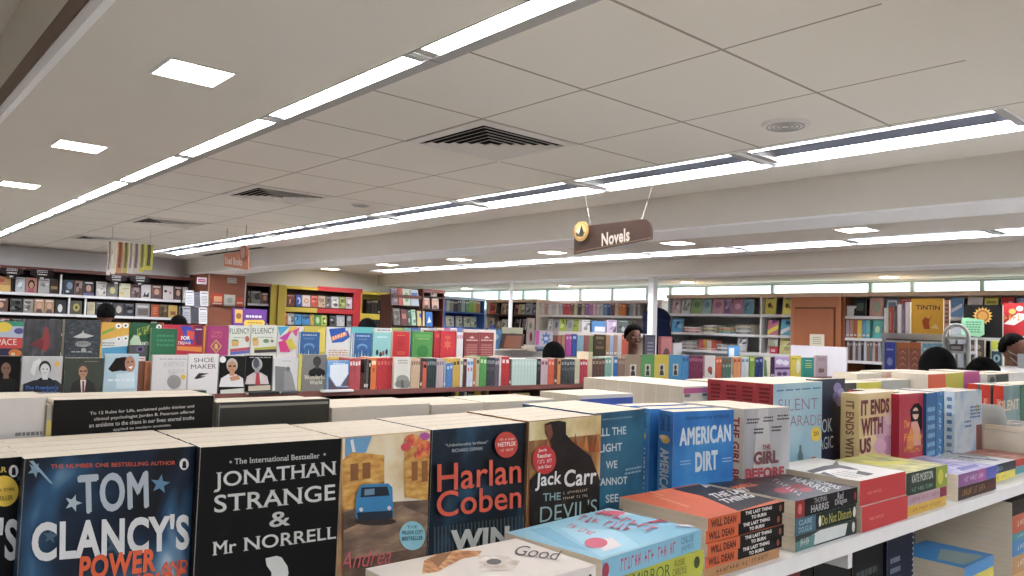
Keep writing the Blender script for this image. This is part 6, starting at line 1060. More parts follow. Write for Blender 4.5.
# ---- back wall: dark bookcases, white bookcases
YB = 8.55
def rng(n): return random.Random(n)
BRWIN = mat('#2a1c18')
a, b_ = ony(486.3, 300, YB).x, ony(537.5, 300, YB).x
cabinet('dark brown bookcase with a pale top below the window strip', 'y', YB, .3, a, b_, 2.1, (1.85, 1.60, 1.3, .9, .5), BRWIN, m_side=mat('#d8d0c4', .4), m_shelf=mat('#3a2620'), m_top=PALEWOOD, th=.025, st=.025)
wallrow('y', YB, [(488, 494, '#c04a34', 'orange red cover', [], .19), (499.5, 504, '#b8a078', 'tan cover', [], .19), (504.3, 507.5, '#7a6a54', 'drab brown cover', [], .18), (513, 517, '#7a3a30', 'brick cover', [], .17), (517.5, 522.5, '#a8a078', 'straw cover', [], .17), (524, 530, '#8a94a8', 'grey blue cover', [], .19), (530.5, 536, '#5a6078', 'slate violet cover', [], .18)], 1.85, 'in the dark bookcase, top shelf')
wallrow('y', YB, [(487.5, 492, '#b8a888', 'sandy cover', [], .18), (495.5, 498, '#7a6a50', 'khaki cover', [], .14), (499.5, 504.5, '#a8a890', 'pale green cover', [], .17), (513, 518, '#3a3432', 'black cover', [], .18), (520.5, 524, '#6a6478', 'violet grey cover', [], .18)], 1.6, 'in the dark bookcase, second shelf')
f = MB(); f.box((0, 0, 0), (.12, .03, .06), mat('#6a70c0')); tag(f.build('small_box', X=Matrix.Translation((ony(489, 320, YB).x, YB + .02, 1.601))), 'small violet blue box in the dark bookcase, second shelf', 'box')
YW = 8.6
a, b_ = ony(538, 300, YW).x, ony(662, 300, YW).x
PINKT = mat('#d8c4c0', .4)
cabinet('long white bookcase with pinkish top below the window strip', 'y', YW, .28, a, b_, 2.075, (1.85, 1.6, 1.35, 1.0, .6), mat('#c6c2c2'), m_side=mat('#dcd8d4', .4), m_shelf=WHITE, m_top=PINKT, th=.03, st=.02)
def fill(px0, px1, n, pal, seed, top=(302, 304.5)):
    r = rng(seed); out = []; w = (px1 - px0) / n
    for i in range(n): c, l = pal[i % len(pal)]; out.append((px0 + w*i, px0 + w*(i + 1) - .3, r.uniform(*top), c, l, 1, [_mix(c, .5)]))
    return out
P1 = [('#d8d4d0', 'chalk white'), ('#c8a0a0', 'dusty rose'), ('#e0dcd8', 'paper white'), ('#b8c0c8', 'cloud grey'), ('#d8d8d4', 'milk white'), ('#a8acb0', 'ash grey'), ('#a83a40', 'cherry red'), ('#b83a44', 'ruby'), ('#6a5a4c', 'walnut'), ('#b8b094', 'flax'), ('#3a3a40', 'ink black'), ('#a09080', 'clay'), ('#8a6ab0', 'violet'), ('#b87aa8', 'orchid'), ('#caa4b4', 'blush'), ('#c8bcb8', 'oyster'), ('#a8b4c0', 'mist blue'), ('#6c8ab0', 'denim blue'), ('#3c5a94', 'cobalt'), ('#7a4a44', 'sienna'), ('#c0b0a0', 'sand'), ('#c87838', 'pumpkin'), ('#c87030', 'tangerine')]
spines('y', YW + .02, fill(541, 626, 23, P1, 1), 'on the long white bookcase, top shelf', 1.851)
P2 = [('#3c3c44', 'onyx'), ('#7a8494', 'pewter'), ('#9a9498', 'dove grey'), ('#bcb8b4', 'pearl'), ('#8a7078', 'mauve brown'), ('#a8a4a0', 'fog')]
spines('y', YW + .02, fill(627, 640, 6, P2, 2), 'on the long white bookcase, right of the orange ones', 1.851)
wallrow('y', YW, [(650, 660, '#d0b8b8', 'pale pink cover', [('e', .5, .5, .3, .2, '#c07a7c')])], 1.85, 'on the long white bookcase, far right')
wallrow('y', YW, [(546, 551, '#d8dcdc', 'white cover with grey figure', F3), (552, 557.5, '#b8bcc0', 'pale cover with a ring', [('e', .5, .5, .3, .3, '#6a7a94')]), (558, 564, '#b4cc3c', 'bright lime cover'), (565, 571.5, '#c4ccc4', 'mint white cover with a ring', [('e', .5, .5, .3, .3, '#9aa8b4')]), (572, 578, '#b8cc48', 'yellow green cover'), (579, 586, '#d0c8c4', 'ivory cover'), (587, 592, '#8a6a64', 'brown rose cover'), (606, 620, '#7a8488', 'wide grey cover', F3), (622, 632, '#5c6a5c', 'dull green cover', F3), (660, 668, '#b4c8a8', 'leafy green cover')], 1.6, 'on the long white bookcase, second shelf', hs=.19)
# ---- white counter with open book
XK = -5.8; a, b_ = onx(490, 345, XK).y, onx(556, 345, XK).y
t = thing('display_counter', 'white display counter with low back panel behind the gondola', 'counter', loc=(XK - .3, (a + b_) / 2, 0)); L = (b_ - a) / 2
f = MB(); f.box((-.3, -L, 0), (.3, L, 1.37), WHITE); f.build('body', t); f = MB(); f.box((-.32, -L - .02, 1.37), (.32, L + .02, 1.395), WHITE); f.build('top', t); f = MB(); f.box((-.32, -L, 1.395), (-.3, L, 1.56), mat('#dcdade', .5)); f.build('back_panel', t)
y = onx(507, 347, XK).y
t = thing('open_book', 'large open brown picture book tilted up on the white counter', 'book', loc=(XK + .0, y, 1.397)); f = MB()
f.mesh([(0, -.1, .0), (0, .2, .0), (-.1, .32, .16), (-.1, .03, .16)], [(0, 1, 2, 3)], mat('#4c2c20')); f.mesh([(-.01, -.1, .0), (-.01, .2, .0), (-.115, .32, .16), (-.115, .03, .16)], [(0, 1, 2, 3)], mat('#3a2018')); f.mesh([(0, -.1, 0), (0, .2, 0), (-.01, .2, 0), (-.01, -.1, 0)], [(0, 1, 2, 3)], mat('#3a2018'))
f.mesh([(.001, -.05, .02), (.001, .17, .02), (-.084, .27, .14), (-.084, .06, .14)], [(0, 1, 2, 3)], mat('#8a4a24')); f.build('raised_cover', t); f = MB(); f.box((.0, -.1, 0), (.14, .22, .012), PAGE); f.build('page_block', t)
z = 1.3955
for T, c, l, dy in ((.022, '#3c4668', 'navy folder at the bottom of the counter stack', .02), (.02, '#8c98b8', 'grey blue folder in the middle of the counter stack', .0), (.016, '#c4c8d4', 'pale grey folder on top of the counter stack', .03)):
    z += T; y0 = onx(517, 350, XK).y + dy; book(l, frame((XK + .26, y0 + .28, z), (-1, 0, 0), (0, 0, -1), (0, -1, 0)), .2, .28, T - .0004, mat(c, .4), cat='folder', name='folder')
fx('blue picture book standing at the back of the white counter, left', XK - .25, 488, 502, 329, 1.3955, '#6aa0d4', [('e', .5, .6, .3, .15, '#c8dce8')], name='picture_book')
fx('cream picture book standing at the back of the white counter, middle', XK - .25, 503, 523, 327.5, 1.3955, '#c8c8a8', [('e', .5, .6, .3, .15, '#8a9a7c')], name='picture_book')
fx('pale patterned picture book with a magenta flower, back of the counter', XK - .25, 528, 535, 318, 1.3955, '#b8a4a0', [('e', .5, .4, .2, .15, '#7a2c3c'), ('e', .4, .75, .2, .1, '#6a8a5c')], name='picture_book')
fx('pink edged cover with a blue swirl, standing on the white counter', XK - .2, 536, 553, 331, 1.3955, '#c8c4cc', [('r', 0, 0, .2, 1, '#d060b0'), ('s', .6, .6, .3, .18, 7, '#5a84c0'), ('e', .6, .6, .14, .1, '#c8d4e0')], name='picture_book')
# ---- tall shelf behind (books seen over the gondola)
XN = -6.0; a, b_ = onx(556.5, 340, XN).y, onx(645, 340, XN).y
cabinet('pale bookcase of tall bright spines behind the gondola, below the seated man', 'x', XN + .02, .36, a, b_, 1.60, (1.33, 1.0, .6), mat('#a89888'), m_side=mat('#cfc4b0', .4), m_shelf=mat('#cfc4b0', .4), m_top=mat('#d8d0c8', .4), th=.02, st=.02)
spines('x', XN + .04, [(558, 561.5, 335, '#a86c5c', 'terracotta', 2), (562, 565.5, 335, '#b8886c', 'copper', 1), (566, 572, 334, '#b850a4', 'magenta', 2, ['#e0a8d4']), (572.3, 577, 334, '#2c5ca8', 'royal blue', 1, ['#a8c0e0']), (577.3, 584, 335, '#88aebc', 'pale teal', 3), (584.3, 589, 335, '#9c5c54', 'rosewood', 2), (589.3, 593.5, 335, '#7c8c5c', 'moss', 2),
    (594, 606, 334.5, '#4c4434', 'dark patterned', 1, ['#8a7c5c', '#6a5c44', '#8a6a4c']), (606.3, 609.5, 335, '#b08454', 'caramel', 1), (609.8, 614, 335, '#9cb0c8', 'sky grey', 2), (614.3, 617.5, 335, '#b48870', 'fawn', 1), (617.8, 622, 335, '#c8c4c4', 'whitish', 2), (622.3, 629, 334, '#c4583c', 'coral red', 3, ['#e0a088'])], 'on the pale bookcase behind the gondola', 1.3305)
for a, bq, tp, c, l, art in ((582, 592, 320, '#cfd0cc', 'white puzzle box on the pale bookcase, left', F3), (590, 606, 321, '#5a94c8', 'sky blue puzzle box with white label on the pale bookcase', [('r', .3, .05, .95, .5, '#e4e4ec')]), (607, 617, 320, '#c8b4cc', 'lilac puzzle box on the pale bookcase', F3), (618, 628.5, 320, '#5a6460', 'dark grey photo box on the pale bookcase', F3)):
    fx(l, XN - .05, a, bq, tp, 1.6005, c, art or rart(int(a), c), T=.05, cat='box', name='puzzle_box')
for a, bq, tp, c, l, art in ((645.5, 655.5, 335, '#4a4a58', 'dark slate framed cover standing behind the coloured portrait set', [('r', .08, .06, .92, .94, '#5c5c6c'), ('l', .2, .5, .8, .85, 4, '#9a9aa8')]), (661, 672.5, 336.5, '#b46a6c', 'coral pink patterned cover standing behind the coloured portrait set', [('r', .08, .06, .92, .94, '#c47a78'), ('e', .5, .5, .3, .2, '#6a4a4c')]), (673.5, 682, 343, '#c8c8c8', 'white cover with black lettering behind the coloured portrait set', [('l', .2, .1, .8, .4, 2, '#26262a')])):
    fx(l, XM - .62, a, bq, tp, ZM + .0005 if tp > 330 else 1.372, c, art, T=.03)
# ---- wood topped bookcase at the back right, with panel door
YR = 8.35
a, b_ = ony(668, 300, YR).x, ony(792.5, 300, YR).x; zR = (1.88, 1.638, 1.42, 1.1, .7)
GREYIN = mat('#bcbec0', .6)
cabinet('white shelved bookcase with a pale wooden top below the windows', 'y', YR, .5, a, b_, 2.125, zR, GREYIN, m_side=mat('#b9bcc0', .4), m_shelf=WHITE, m_top=PALEWOOD, th=.03, st=.02, topo=.03, dividers=(ony(760, 330, YR).x,))
WR = 'in the wood topped bookcase'
wallrow('y', YR, [(670, 679, '#d0b4b4', 'pale pink patterned cover', []), (680, 688.5, '#c8ccc4', 'whitish patterned cover', []), (690, 700.5, '#7c9c5c', 'green landscape picture cover', [('e', .5, .6, .3, .2, '#4a6c4a')]), (701, 710, '#8ab0b0', 'teal picture cover', [('e', .5, .6, .3, .2, '#5a7c94')]), (711, 722.5, '#b88494', 'pink picture cover', [('e', .5, .6, .3, .2, '#8a5a7a')]), (723, 730, '#7a5080', 'purple picture cover', F3), (731, 741.5, '#b87a94', 'rose picture cover', [('e', .5, .5, .3, .2, '#e0b8c8')]), (742, 752, '#5a94a8', 'blue green picture cover', F3), (763.5, 774.5, '#dcd040', 'yellow cover with small black figures, left one', [('r', .2, .84, .8, .95, '#8a8a84'), ('e', .4, .5, .18, .14, '#5a5020'), ('e', .65, .4, .1, .1, '#c8702c')], .215), (781, 792, '#dcd040', 'yellow cover with small black figures, right one', [('r', .2, .84, .8, .95, '#8a8a84'), ('e', .4, .5, .18, .14, '#5a5020'), ('e', .65, .4, .1, .1, '#c8702c')], .215)], zR[0], WR + ', top shelf', hs=.195)
def ypile(label, px0, px1, z, items, v=YR + .02, D=.2):
    P0, P1 = ony(px0, 320, v).x, ony(px1, 320, v).x; n = len(items)
    for i, (T, c, look) in enumerate(items):
        z += T; pos = 'topmost' if i == n - 1 else ('lowest' if i == 0 else 'middle')
        # spine to the viewer (-Y): local -x -> -Y, local y -> -Z, local z -> -X
        X = frame((P1 - .004 * (i % 2), v + .003 * (i % 3), z), (0, 1, 0), (0, 0, -1), (-1, 0, 0))
        book('%s book lying %s, %s' % (look, label, pos), X, D, (P1 - P0) * random.uniform(.93, .99), T - .0005, mat(c, .45), (), [('r', .2, .25, .8, .7, _mix(c, .4))])
ypile('on the second shelf of the wood topped bookcase, left pile', 684, 700, zR[1], [(.02, '#b85a4c', 'brick'), (.018, '#d4c8c0', 'pale'), (.02, '#c87868', 'salmon'), (.015, '#dcd8d0', 'white')])
ypile('on the second shelf of the wood topped bookcase, second pile', 703, 716, zR[1], [(.022, '#c8c094', 'cream yellow'), (.02, '#5c6c7c', 'slate'), (.022, '#c4b860', 'straw'), (.02, '#8c8c84', 'grey'), (.02, '#d0d0c8', 'off white')])
ypile('on the second shelf of the wood topped bookcase, green pile', 719, 734, zR[1], [(.02, '#5aa0b0', 'turquoise'), (.022, '#7aa864', 'green'), (.02, '#c86a5c', 'coral'), (.018, '#a8b478', 'pistachio')])
ypile('on the second shelf of the wood topped bookcase, tall right pile', 735.5, 751, zR[1], [(.025, '#7c8084', 'dark grey'), (.025, '#c8c4b4', 'bone'), (.025, '#8a9a94', 'grey green'), (.022, '#d4ccb0', 'cream'), (.02, '#a8a084', 'khaki')])
wallrow('y', YR, [(670, 681.5, '#4a9ccc', 'bright blue patterned cover', []), (766, 777, '#c86a80', 'pink and yellow slanted magazine', [('p', [(0, 0), (1, .4), (1, .7), (0, .3)], '#e0d030'), ('p', [(.3, .7), (1, .9), (1, 1), (.4, 1)], '#7c3c8c')]), (779, 791.5, '#5ab0c8', 'cyan slanted magazine', [('p', [(0, 0), (.9, .4), (1, .7), (0, .3)], '#e8e8e8'), ('e', .6, .8, .25, .12, '#2a4c8c')])], zR[1], WR + ', second shelf', hs=.18)
spines('y', YR + .02, [(699, 703, 339, '#b84a48', 'crimson red', 2), (703.3, 707, 339, '#d8a048', 'amber', 2), (707.3, 711, 339.5, '#d0c8bc', 'eggshell', 2), (711.3, 716, 340, '#c85a48', 'coral', 2)], 'on the third shelf of the wood topped bookcase', zR[2] + .001)
ypile('on the third shelf of the wood topped bookcase, grey pile', 717, 731, zR[2], [(.025, '#5c6468', 'graphite'), (.022, '#c4c4bc', 'pale grey'), (.022, '#7a8480', 'grey green'), (.02, '#b8b8b0', 'silver')])
ypile('on the third shelf of the wood topped bookcase, far left pile', 682, 697, zR[2], [(.028, '#8a8680', 'grey brown'), (.022, '#c8c0b4', 'stone'), (.022, '#9a9088', 'taupe'), (.022, '#b8b4ac', 'light grey'), (.02, '#7c7874', 'dim grey')])
wallrow('y', YR, [(736, 745, '#c4c8cc', 'white sleeve', []), (766, 776, '#ccc8bc', 'cream cover with green sketch', [('e', .5, .5, .3, .3, '#8aa47c')]), (778, 791, '#c4c078', 'pale yellow cover with sketch', F3)], zR[2], WR + ', third shelf', hs=.19)
f = MB(); P0 = ony(748, 352, 7.9); f.box((0, 0, 0), (.1, .08, .07), mat('#b8283a')); f.box((.02, -.002, .02), (.07, 0, .05), mat('#e0b8b8')); f.box((-.01, -.01, .07), (.11, .09, .085), mat('#9a2030'))
tag(f.build('gift_box', X=Matrix.Translation((P0.x, 8.36, zR[2] + .001))), 'small red gift box on the third shelf of the wood topped bookcase', 'box')
# door panel
a, b_ = ony(792.7, 300, YR).x, ony(842.5, 300, YR).x
t = thing('wooden_panel_unit', 'orange brown wooden panel unit with a framed door below the windows', 'cupboard', loc=((a + b_) / 2, YR + .2, 0)); w = (b_ - a) / 2; f = MB()
WD2 = ramp_mat('orange_beech_panel', [(0, '#b06a3c'), (1, '#c07a48')], scale=3, stretch=(1, 1, .2), rough=.35)
f.box((-w, -.23, 0), (w, .2, 2.08), WD2); f.build('carcass', t); f = MB(); f.box((-w - .005, -.25, 2.08), (w + .005, .2, 2.125), PALEWOOD); f.build('top_board', t)
f = MB(); dz0, dz1 = .2, 1.965; f.box((-w + .05, -.236, dz0), (w - .06, -.231, dz1), mat('#6a3a22', .5)); f.build('door_gap', t); f = MB(); f.box((-w + .062, -.252, dz0 + .01), (w - .075, -.236, dz1 - .02), ramp_mat('beech_door_face', [(0, '#a8623a'), (1, '#b87044')], scale=3, stretch=(1, 1, .2), rough=.35)); f.build('door', t)
A, B2 = ony(809.5, 334, YR - .26), ony(824, 346.5, YR - .26); f = MB(); f.box((0, -.002, 0), (B2.x - A.x, 0, A.z - B2.z + .03), mat('#d8d2b8', .7)); _paint(f, [('l', .2, .3, .8, .85, 4, '#a8a48c')], lambda u, v, e: (u, -.002 - e, v), B2.x - A.x, A.z - B2.z + .03, .0008)
tag(f.build('paper_notice', X=Matrix.Translation((A.x, YR - .253, B2.z - .03))), 'pale paper notice stuck on the wooden panel door', 'notice')
# white board in front
YP = 7.95; A, B2 = ony(791, 345, YP), ony(846.5, 348, YP); t = thing('partition_board', 'white low partition board in front of the wooden panel unit', 'partition', loc=((A.x + B2.x) / 2, YP, 0)); w = (B2.x - A.x) / 2
f = MB(); f.box((-w, 0, .06), (w, .03, A.z), mat('#e4e2e4', .5)); f.build('board', t)
for s in (-1, 1): f = MB(); f.box((s*w*.9 - .03, -.12, 0), (s*w*.9 + .03, .15, .06), STEEL); f.build('foot', t)
# right section of the bookcase
a, b_ = ony(842.7, 300, YR).x, 1.2
cabinet('wood topped bookcase right of the wooden panel unit', 'y', YR, .5, a, b_, 2.125, (1.87, 1.634, 1.39, 1.1, .7), mat('#3a2a26'), m_side=mat('#9a5c38', .4), m_shelf=WHITE, m_top=PALEWOOD, th=.03, st=.03, topo=.03)
WQ = 'in the bookcase right of the wooden panel'
wallrow('y', YR, [(852.5, 864.5, '#20282a', 'black cover with a green square', [('r', .2, .3, .8, .75, '#34483c')], .2), (868, 882, '#b88a7c', 'faded red floral cover', [('e', .5, .5, .3, .3, '#8a9a7c')], .2), (884, 897, '#5c6c7c', 'grey blue cover with a white frame', [('r', .12, .15, .88, .85, '#c8d0d8'), ('r', .2, .25, .8, .75, '#6a7c90')], .2), (898, 911, '#a83a34', 'red cover behind the leaning magazines', [], .2), (949, 962, '#6a9ccc', 'blue and white striped cover', [('p', [(.1, .2), (.9, .5), (.9, .7), (.1, .4)], '#dce4ec')], .2), (966, 981, '#dcd4d0', 'plain whitish cover', [('l', .2, .6, .8, .8, 2, '#b8b0b0')], .2), (983, 997, '#ccc034', 'yellow cover', [('r', .15, .7, .85, .85, '#8a8020')], .2), (999.5, 1013, '#c0282c', 'red cover with white corner', [('e', .7, .5, .25, .3, '#dcd8d8')], .2), (1015, 1030, '#6a7494', 'blue grey and white cover', [('r', .1, .3, .9, .8, '#c4c8d4')], .2)], 1.87, WQ + ', top shelf')
f = MB(); A = ony(844.5, 305, YR); f.box((0, 0, 0), (.11, .1, .1), mat('#dcdcdc')); f.box((-.004, -.004, .1), (.114, .104, .112), mat('#c8c8c8')); tag(f.build('small_carton', X=Matrix.Translation((A.x, YR + .04, 1.871))), 'small white carton left of the black cover with a green square', 'box')
spines('y', YR + .02, [(846, 849.5, 319.5, '#a898a8', 'grey mauve', 1), (849.8, 853.5, 319.5, '#b8846c', 'tan pink', 1), (853.8, 857, 319.5, '#a85c3c', 'ochre red', 1), (857.3, 862, 319.8, '#d8bc34', 'sunny yellow', 1), (862.3, 866, 319.8, '#5aa0c0', 'light blue', 1), (866.3, 870, 320, '#6ab4b4', 'aqua', 1)], 'on the second shelf right of the wooden panel', 1.635)
wallrow('y', YR, [(871, 881, '#4ab0a8', 'teal cover with pale oval', [('e', .5, .5, .25, .2, '#c8e0a8')], .19)], 1.634, WQ + ', second shelf')
spines('y', YR + .02, fill(847, 881, 12, [('#8a7c74', 'drab'), ('#4c3c38', 'dark brown'), ('#c0b8b4', 'pearl grey'), ('#6a5c58', 'cocoa'), ('#a8a4a8', 'lilac grey'), ('#34343a', 'coal'), ('#c8c8cc', 'white grey'), ('#8a6a54', 'hazel'), ('#5c646c', 'steel'), ('#b4a894', 'oat'), ('#7a3c3c', 'oxblood'), ('#9aa4a8', 'zinc')], 3, top=(340.5, 342)), 'on the third shelf right of the wooden panel', 1.391)
ypile('on the fourth shelf right of the wooden panel', 849, 868, 1.1, [(.03, '#6a6c64', 'dusky'), (.03, '#a89034', 'mustard'), (.035, '#c8a83a', 'golden'), (.03, '#b89c30', 'brass yellow')])
ypile('on the fourth shelf, blue pile right of the wooden panel', 871, 883, 1.1, [(.04, '#3c5878', 'denim'), (.04, '#6a8aa8', 'powder blue'), (.035, '#4a6a8c', 'steel blue')])
# ---- grey metal display stand with the yellow comic album
YG = 6.8; A, B2 = ony(882, 334, YG), ony(950, 336, YG); zt = A.z + .01
t = thing('metal_display_stand', 'grey metal display stand with an open lower bay, at the far right', 'display stand', loc=((A.x + B2.x) / 2, YG + .2, 0)); w = (B2.x - A.x) / 2
def gp(nm, lo, hi, m=STEEL): f = MB(); f.box(lo, hi, m); return f.build(nm, t)
gp('top_tray', (-w, -.22, zt - .05), (w, .2, zt)); gp('post', (-w, -.2, 0), (-w + .035, .2, zt - .05)); gp('post', (w - .035, -.2, 0), (w, .2, zt - .05)); gp('back_panel', (-w, .18, 0), (w, .2, zt + .1), mat('#8a9094')); gp('lower_tray', (-w + .035, -.2, 1.33), (w - .035, .18, 1.35)); gp('price_rail', (-w + .04, -.215, zt - .085), (-.03, -.2, zt - .06), WHITE); gp('price_rail', (.02, -.215, zt - .085), (w - .05, -.2, zt - .06), WHITE); gp('base', (-w, -.22, 0), (w, .2, .15))
fy('tall yellow comic album with a dark blue title and small adventure figures', YG - .12, 911.5, 943.5, 298.5, zt + .0005, '#d8a41c', [('T', 'TINTIN', (916, 309.5), (940, 310), (916, 305), '#4a4a44', {'bold': .03}), ('P', [(924, 329), (922, 321), (925, 317), (929, 319), (932, 315), (929, 322), (930, 329)], '#a8481c'), ('P', [(930, 328), (936, 324), (939, 329)], '#e0c88a')], T=.015)
for k, (a, bq, c, l) in enumerate(((884, 888.5, '#c8ccd0', 'pale grey'), (889, 893.5, '#a84a3c', 'brick red'), (894, 897, '#5a5068', 'dusky purple'), (897.5, 901.5, '#dcdce0', 'white'), (902, 905, '#7c6a94', 'violet'), (905.5, 910.5, '#d8d4dc', 'lilac white'))):
    fy('%s magazine leaning left of the yellow comic album' % l, YG - .1, a, bq, 308 - k * 1.2, zt + .0005, c, [('r', .2, .1, .5, .8, _mix(c, .3))], T=.05, cat='magazine', name='magazine')
fy('pinkish brown album right of the yellow comic album', YG - .08, 944, 949.5, 300, zt + .0005, '#b89488', [('l', .2, .3, .8, .9, 5, '#5a4c50')], T=.02)
fy('royal blue book with a pale emblem in the metal stand', YG - .1, 884.5, 895.5, 342, 1.3505, '#3a4cac', [('e', .5, .35, .25, .14, '#8a94d0'), ('l', .2, .7, .8, .8, 1, '#a8b0e0')], T=.03)
for a, bq, s in ((897, 908.8, 'left'), (909.1, 921, 'right')): fy('terracotta book with arched bands in the metal stand, %s of two' % s, YG - .1, a, bq, 342.5, 1.3505, '#9c5c4c', [('r', 0, .82, 1, 1, '#b8683c')] + [('p', [(.15, .2 + .2*k), (.5, .3 + .2*k), (.85, .2 + .2*k), (.5, .34 + .2*k)], '#d0a890') for k in range(3)], T=.03)
for k in range(4): fy('slim light blue book in the metal stand, %s' % ('far left of four', 'second of four', 'third of four', 'far right of four')[k], YG - .1, 922.5 + k*5.2, 927.2 + k*5.2, 343.5, 1.3505, '#7ab0d0', [('l', .2, .3, .8, .9, 4, '#d4e4ec')], T=.03)
# curved trolley frame
A = ony(954, 320, 6.5); t = thing('curved_trolley_frame', 'pale grey trolley with an arched frame beside the metal display stand', 'trolley', loc=(A.x, 6.55, 0)); f = MB()
pts = [(-.085, 0, 0), (-.085, 0, 1.66)] + [(-.085 + .085*(1 - math.cos(k*PI/8)), 0, 1.66 + .09 * math.sin(k*PI/8)) for k in range(1, 8)] + [(.085, 0, 1.66), (.085, 0, 0)]
f.tube(pts, .016, mat('#b4b8b6', .3), 8); f.build('arched_frame', t)
for z in (1.35, 1.53, 1.64): f = MB(); f.box((-.075, -.03, z), (.075, .22, z + .02), mat('#a8acac', .4)); f.build('tray', t)
f = MB(); f.tube([(-.07, .2, 0), (-.07, .2, 1.66), (.07, .2, 1.66), (.07, .2, 0)], .012, mat('#a8acac', .4), 8); f.build('rear_frame', t)
for z, c, l in ((1.372, '#3a3a40', 'black packet on the lowest tray of the arched trolley'), (1.552, '#6a6c74', 'grey packet on the middle tray of the arched trolley')):
    f = MB(); f.box((-.05, 0, 0), (.05, .15, .05), mat(c)); f.box((-.035, -.002, .012), (.03, 0, .036), mat('#b8b8b8')); f.box((-.052, .05, .05), (.052, .1, .053), mat(_mix(c, .2))); tag(f.build('packet', X=Matrix.Translation((A.x, 6.55, z - .001))), l, 'packet')
# black sun book on a stand and neighbours
YU = 7.2; A, B2 = ony(964, 338.5, YU), ony(1001, 338.5, YU)
t = thing('pale_side_shelf', 'pale grey open side shelf holding the black sunflower poster and books', 'shelf', loc=((A.x + B2.x) / 2, YU + .15, 0)); w = (B2.x - A.x) / 2 + .02; zt = A.z + .012
def gp(nm, lo, hi, m=mat('#b8bab6', .4)): f = MB(); f.box(lo, hi, m); return f.build(nm, t)
gp('top', (-w, -.17, zt - .025), (w, .15, zt)); gp('side', (-w, -.15, 0), (-w + .03, .15, zt - .025), mat('#3a3a3a')); gp('side', (w - .03, -.15, 0), (w, .15, zt - .025), mat('#3a3a3a')); gp('lower_board', (-w + .03, -.15, 1.43), (w - .03, .15, 1.45)); gp('back', (-w + .03, .13, 0), (w - .03, .15, zt - .025), mat('#8a8c8a'))
fy('big black poster book with a golden sun design', YU + .02, 963.5, 1002.5, 304.8, zt + .0005, '#1b1b1a', [('s', .5, .66, .26, .19, 16, '#c89a34'), ('e', .5, .66, .17, .19, '#8a5a24'), ('e', .5, .66, .12, .13, '#b8842c'), ('r', .0, .0, 1, .02, '#2a2a28')], T=.02, name='poster_book')
A, B2 = ony(961, 313, YU - .05), ony(984, 332, YU - .05); f = MB(); w2, h2 = B2.x - A.x, A.z - B2.z
f.prism([(0, .06*h2), (w2*.8, 0), (w2, h2*.15), (w2*.98, h2*.9), (w2*.3, h2*1.02), (0, h2)], 1, 0, .002, mat('#8ccca0', .7)); _paint(f, [('l', .2, .2, .85, .85, 5, '#4a8a68')], lambda u, v, e: (u, -e, v), w2, h2, .0008)
tag(f.build('paper_note', X=frame((A.x, YU - .04, zt + .004), (1, 0, 0), (0, 1, 0), (0, 0, 1))), 'pale green handwritten paper note in front of the black sun poster', 'note')
fy('dark framed photo book of faces in the side shelf', YU - .1, 966, 984.5, 339.8, 1.4505, '#4a453c', [('e', .3, .7, .16, .1, '#a08c78'), ('e', .65, .7, .16, .1, '#988470'), ('e', .35, .45, .16, .1, '#a08c78'), ('e', .7, .42, .16, .1, '#8c7860'), ('e', .5, .2, .16, .1, '#a08c78'), ('r', .03, .02, .08, .98, '#8c8c88')], T=.03)
fy('yellow and navy book with an eye shape, right of the photo book of faces', YU - .1, 990.5, 1003, 340, 1.42, '#c8ccb4', [('r', .05, .66, .95, .96, '#c4cc34'), ('r', .1, .1, .9, .6, '#2c4a5c'), ('e', .5, .35, .28, .14, '#8ab0b8'), ('e', .5, .35, .1, .08, '#1c2c34')], T=.03)
fy('glossy red poster with white and gold lettering at the right edge', YU + .1, 1003.5, 1040, 303, 1.5, '#b81c24', [('p', [(.0, .62), (.3, .6), (.6, .72), (.9, .68), (.9, .78), (.4, .82)], '#e8e0d8'), ('T', '~MEGA', (1004, 321), (1021, 320.5), (1004, 314.5), '#dc9c3c', {'bold': .03}), ('e', .25, .85, .1, .05, '#e0b850'), ('e', .45, .9, .1, .05, '#e8e0d8')], T=.012, cat='poster', name='poster')
fy('white poster panel below the glossy red poster', YU + .08, 1003.5, 1040, 336, 1.35, '#d8d2ce', (), T=.012, cat='poster', name='poster')
YU2 = YU + .2; A, B2 = ony(1003, 338, YU2), ony(1045, 338, YU2); t = thing('poster_stand', 'pale grey stand behind the red poster at the right edge', 'stand', loc=((A.x + B2.x) / 2, YU + .17, 0)); w = (B2.x - A.x) / 2; f = MB(); f.box((-w, -.03, 0), (w, .03, 1.9), mat('#a8a8a8')); f.build('panel', t); f = MB(); f.box((-w, -.1, 0), (w, .1, .03), STEEL); f.build('foot', t); f = MB(); f.box((-w, -.1, 1.33), (w, -.03, 1.35), STEEL); f.build('ledge', t)
# ---- columns
for px, l, r, y in ((652.5, 'white square pillar in front of the long white bookcase', .042, 7.66), (510.5, 'slim white round pillar before the dark bookcase', .03, 7.6)):
    A = ony(px, 310, y); t = thing('pillar', l, 'pillar', loc=(A.x, y, 0)); zt = 2.307; f = MB()
    if r > .035: f.box((-r, -r, .06), (r, r, zt), WHITE)
    else: f.tube([(0, 0, .06), (0, 0, zt)], r, WHITE, 20)
    f.build('shaft', t); f = MB(); f.box((-r*1.5, -r*1.5, 0), (r*1.5, r*1.5, .06), STEEL); f.build('base', t)
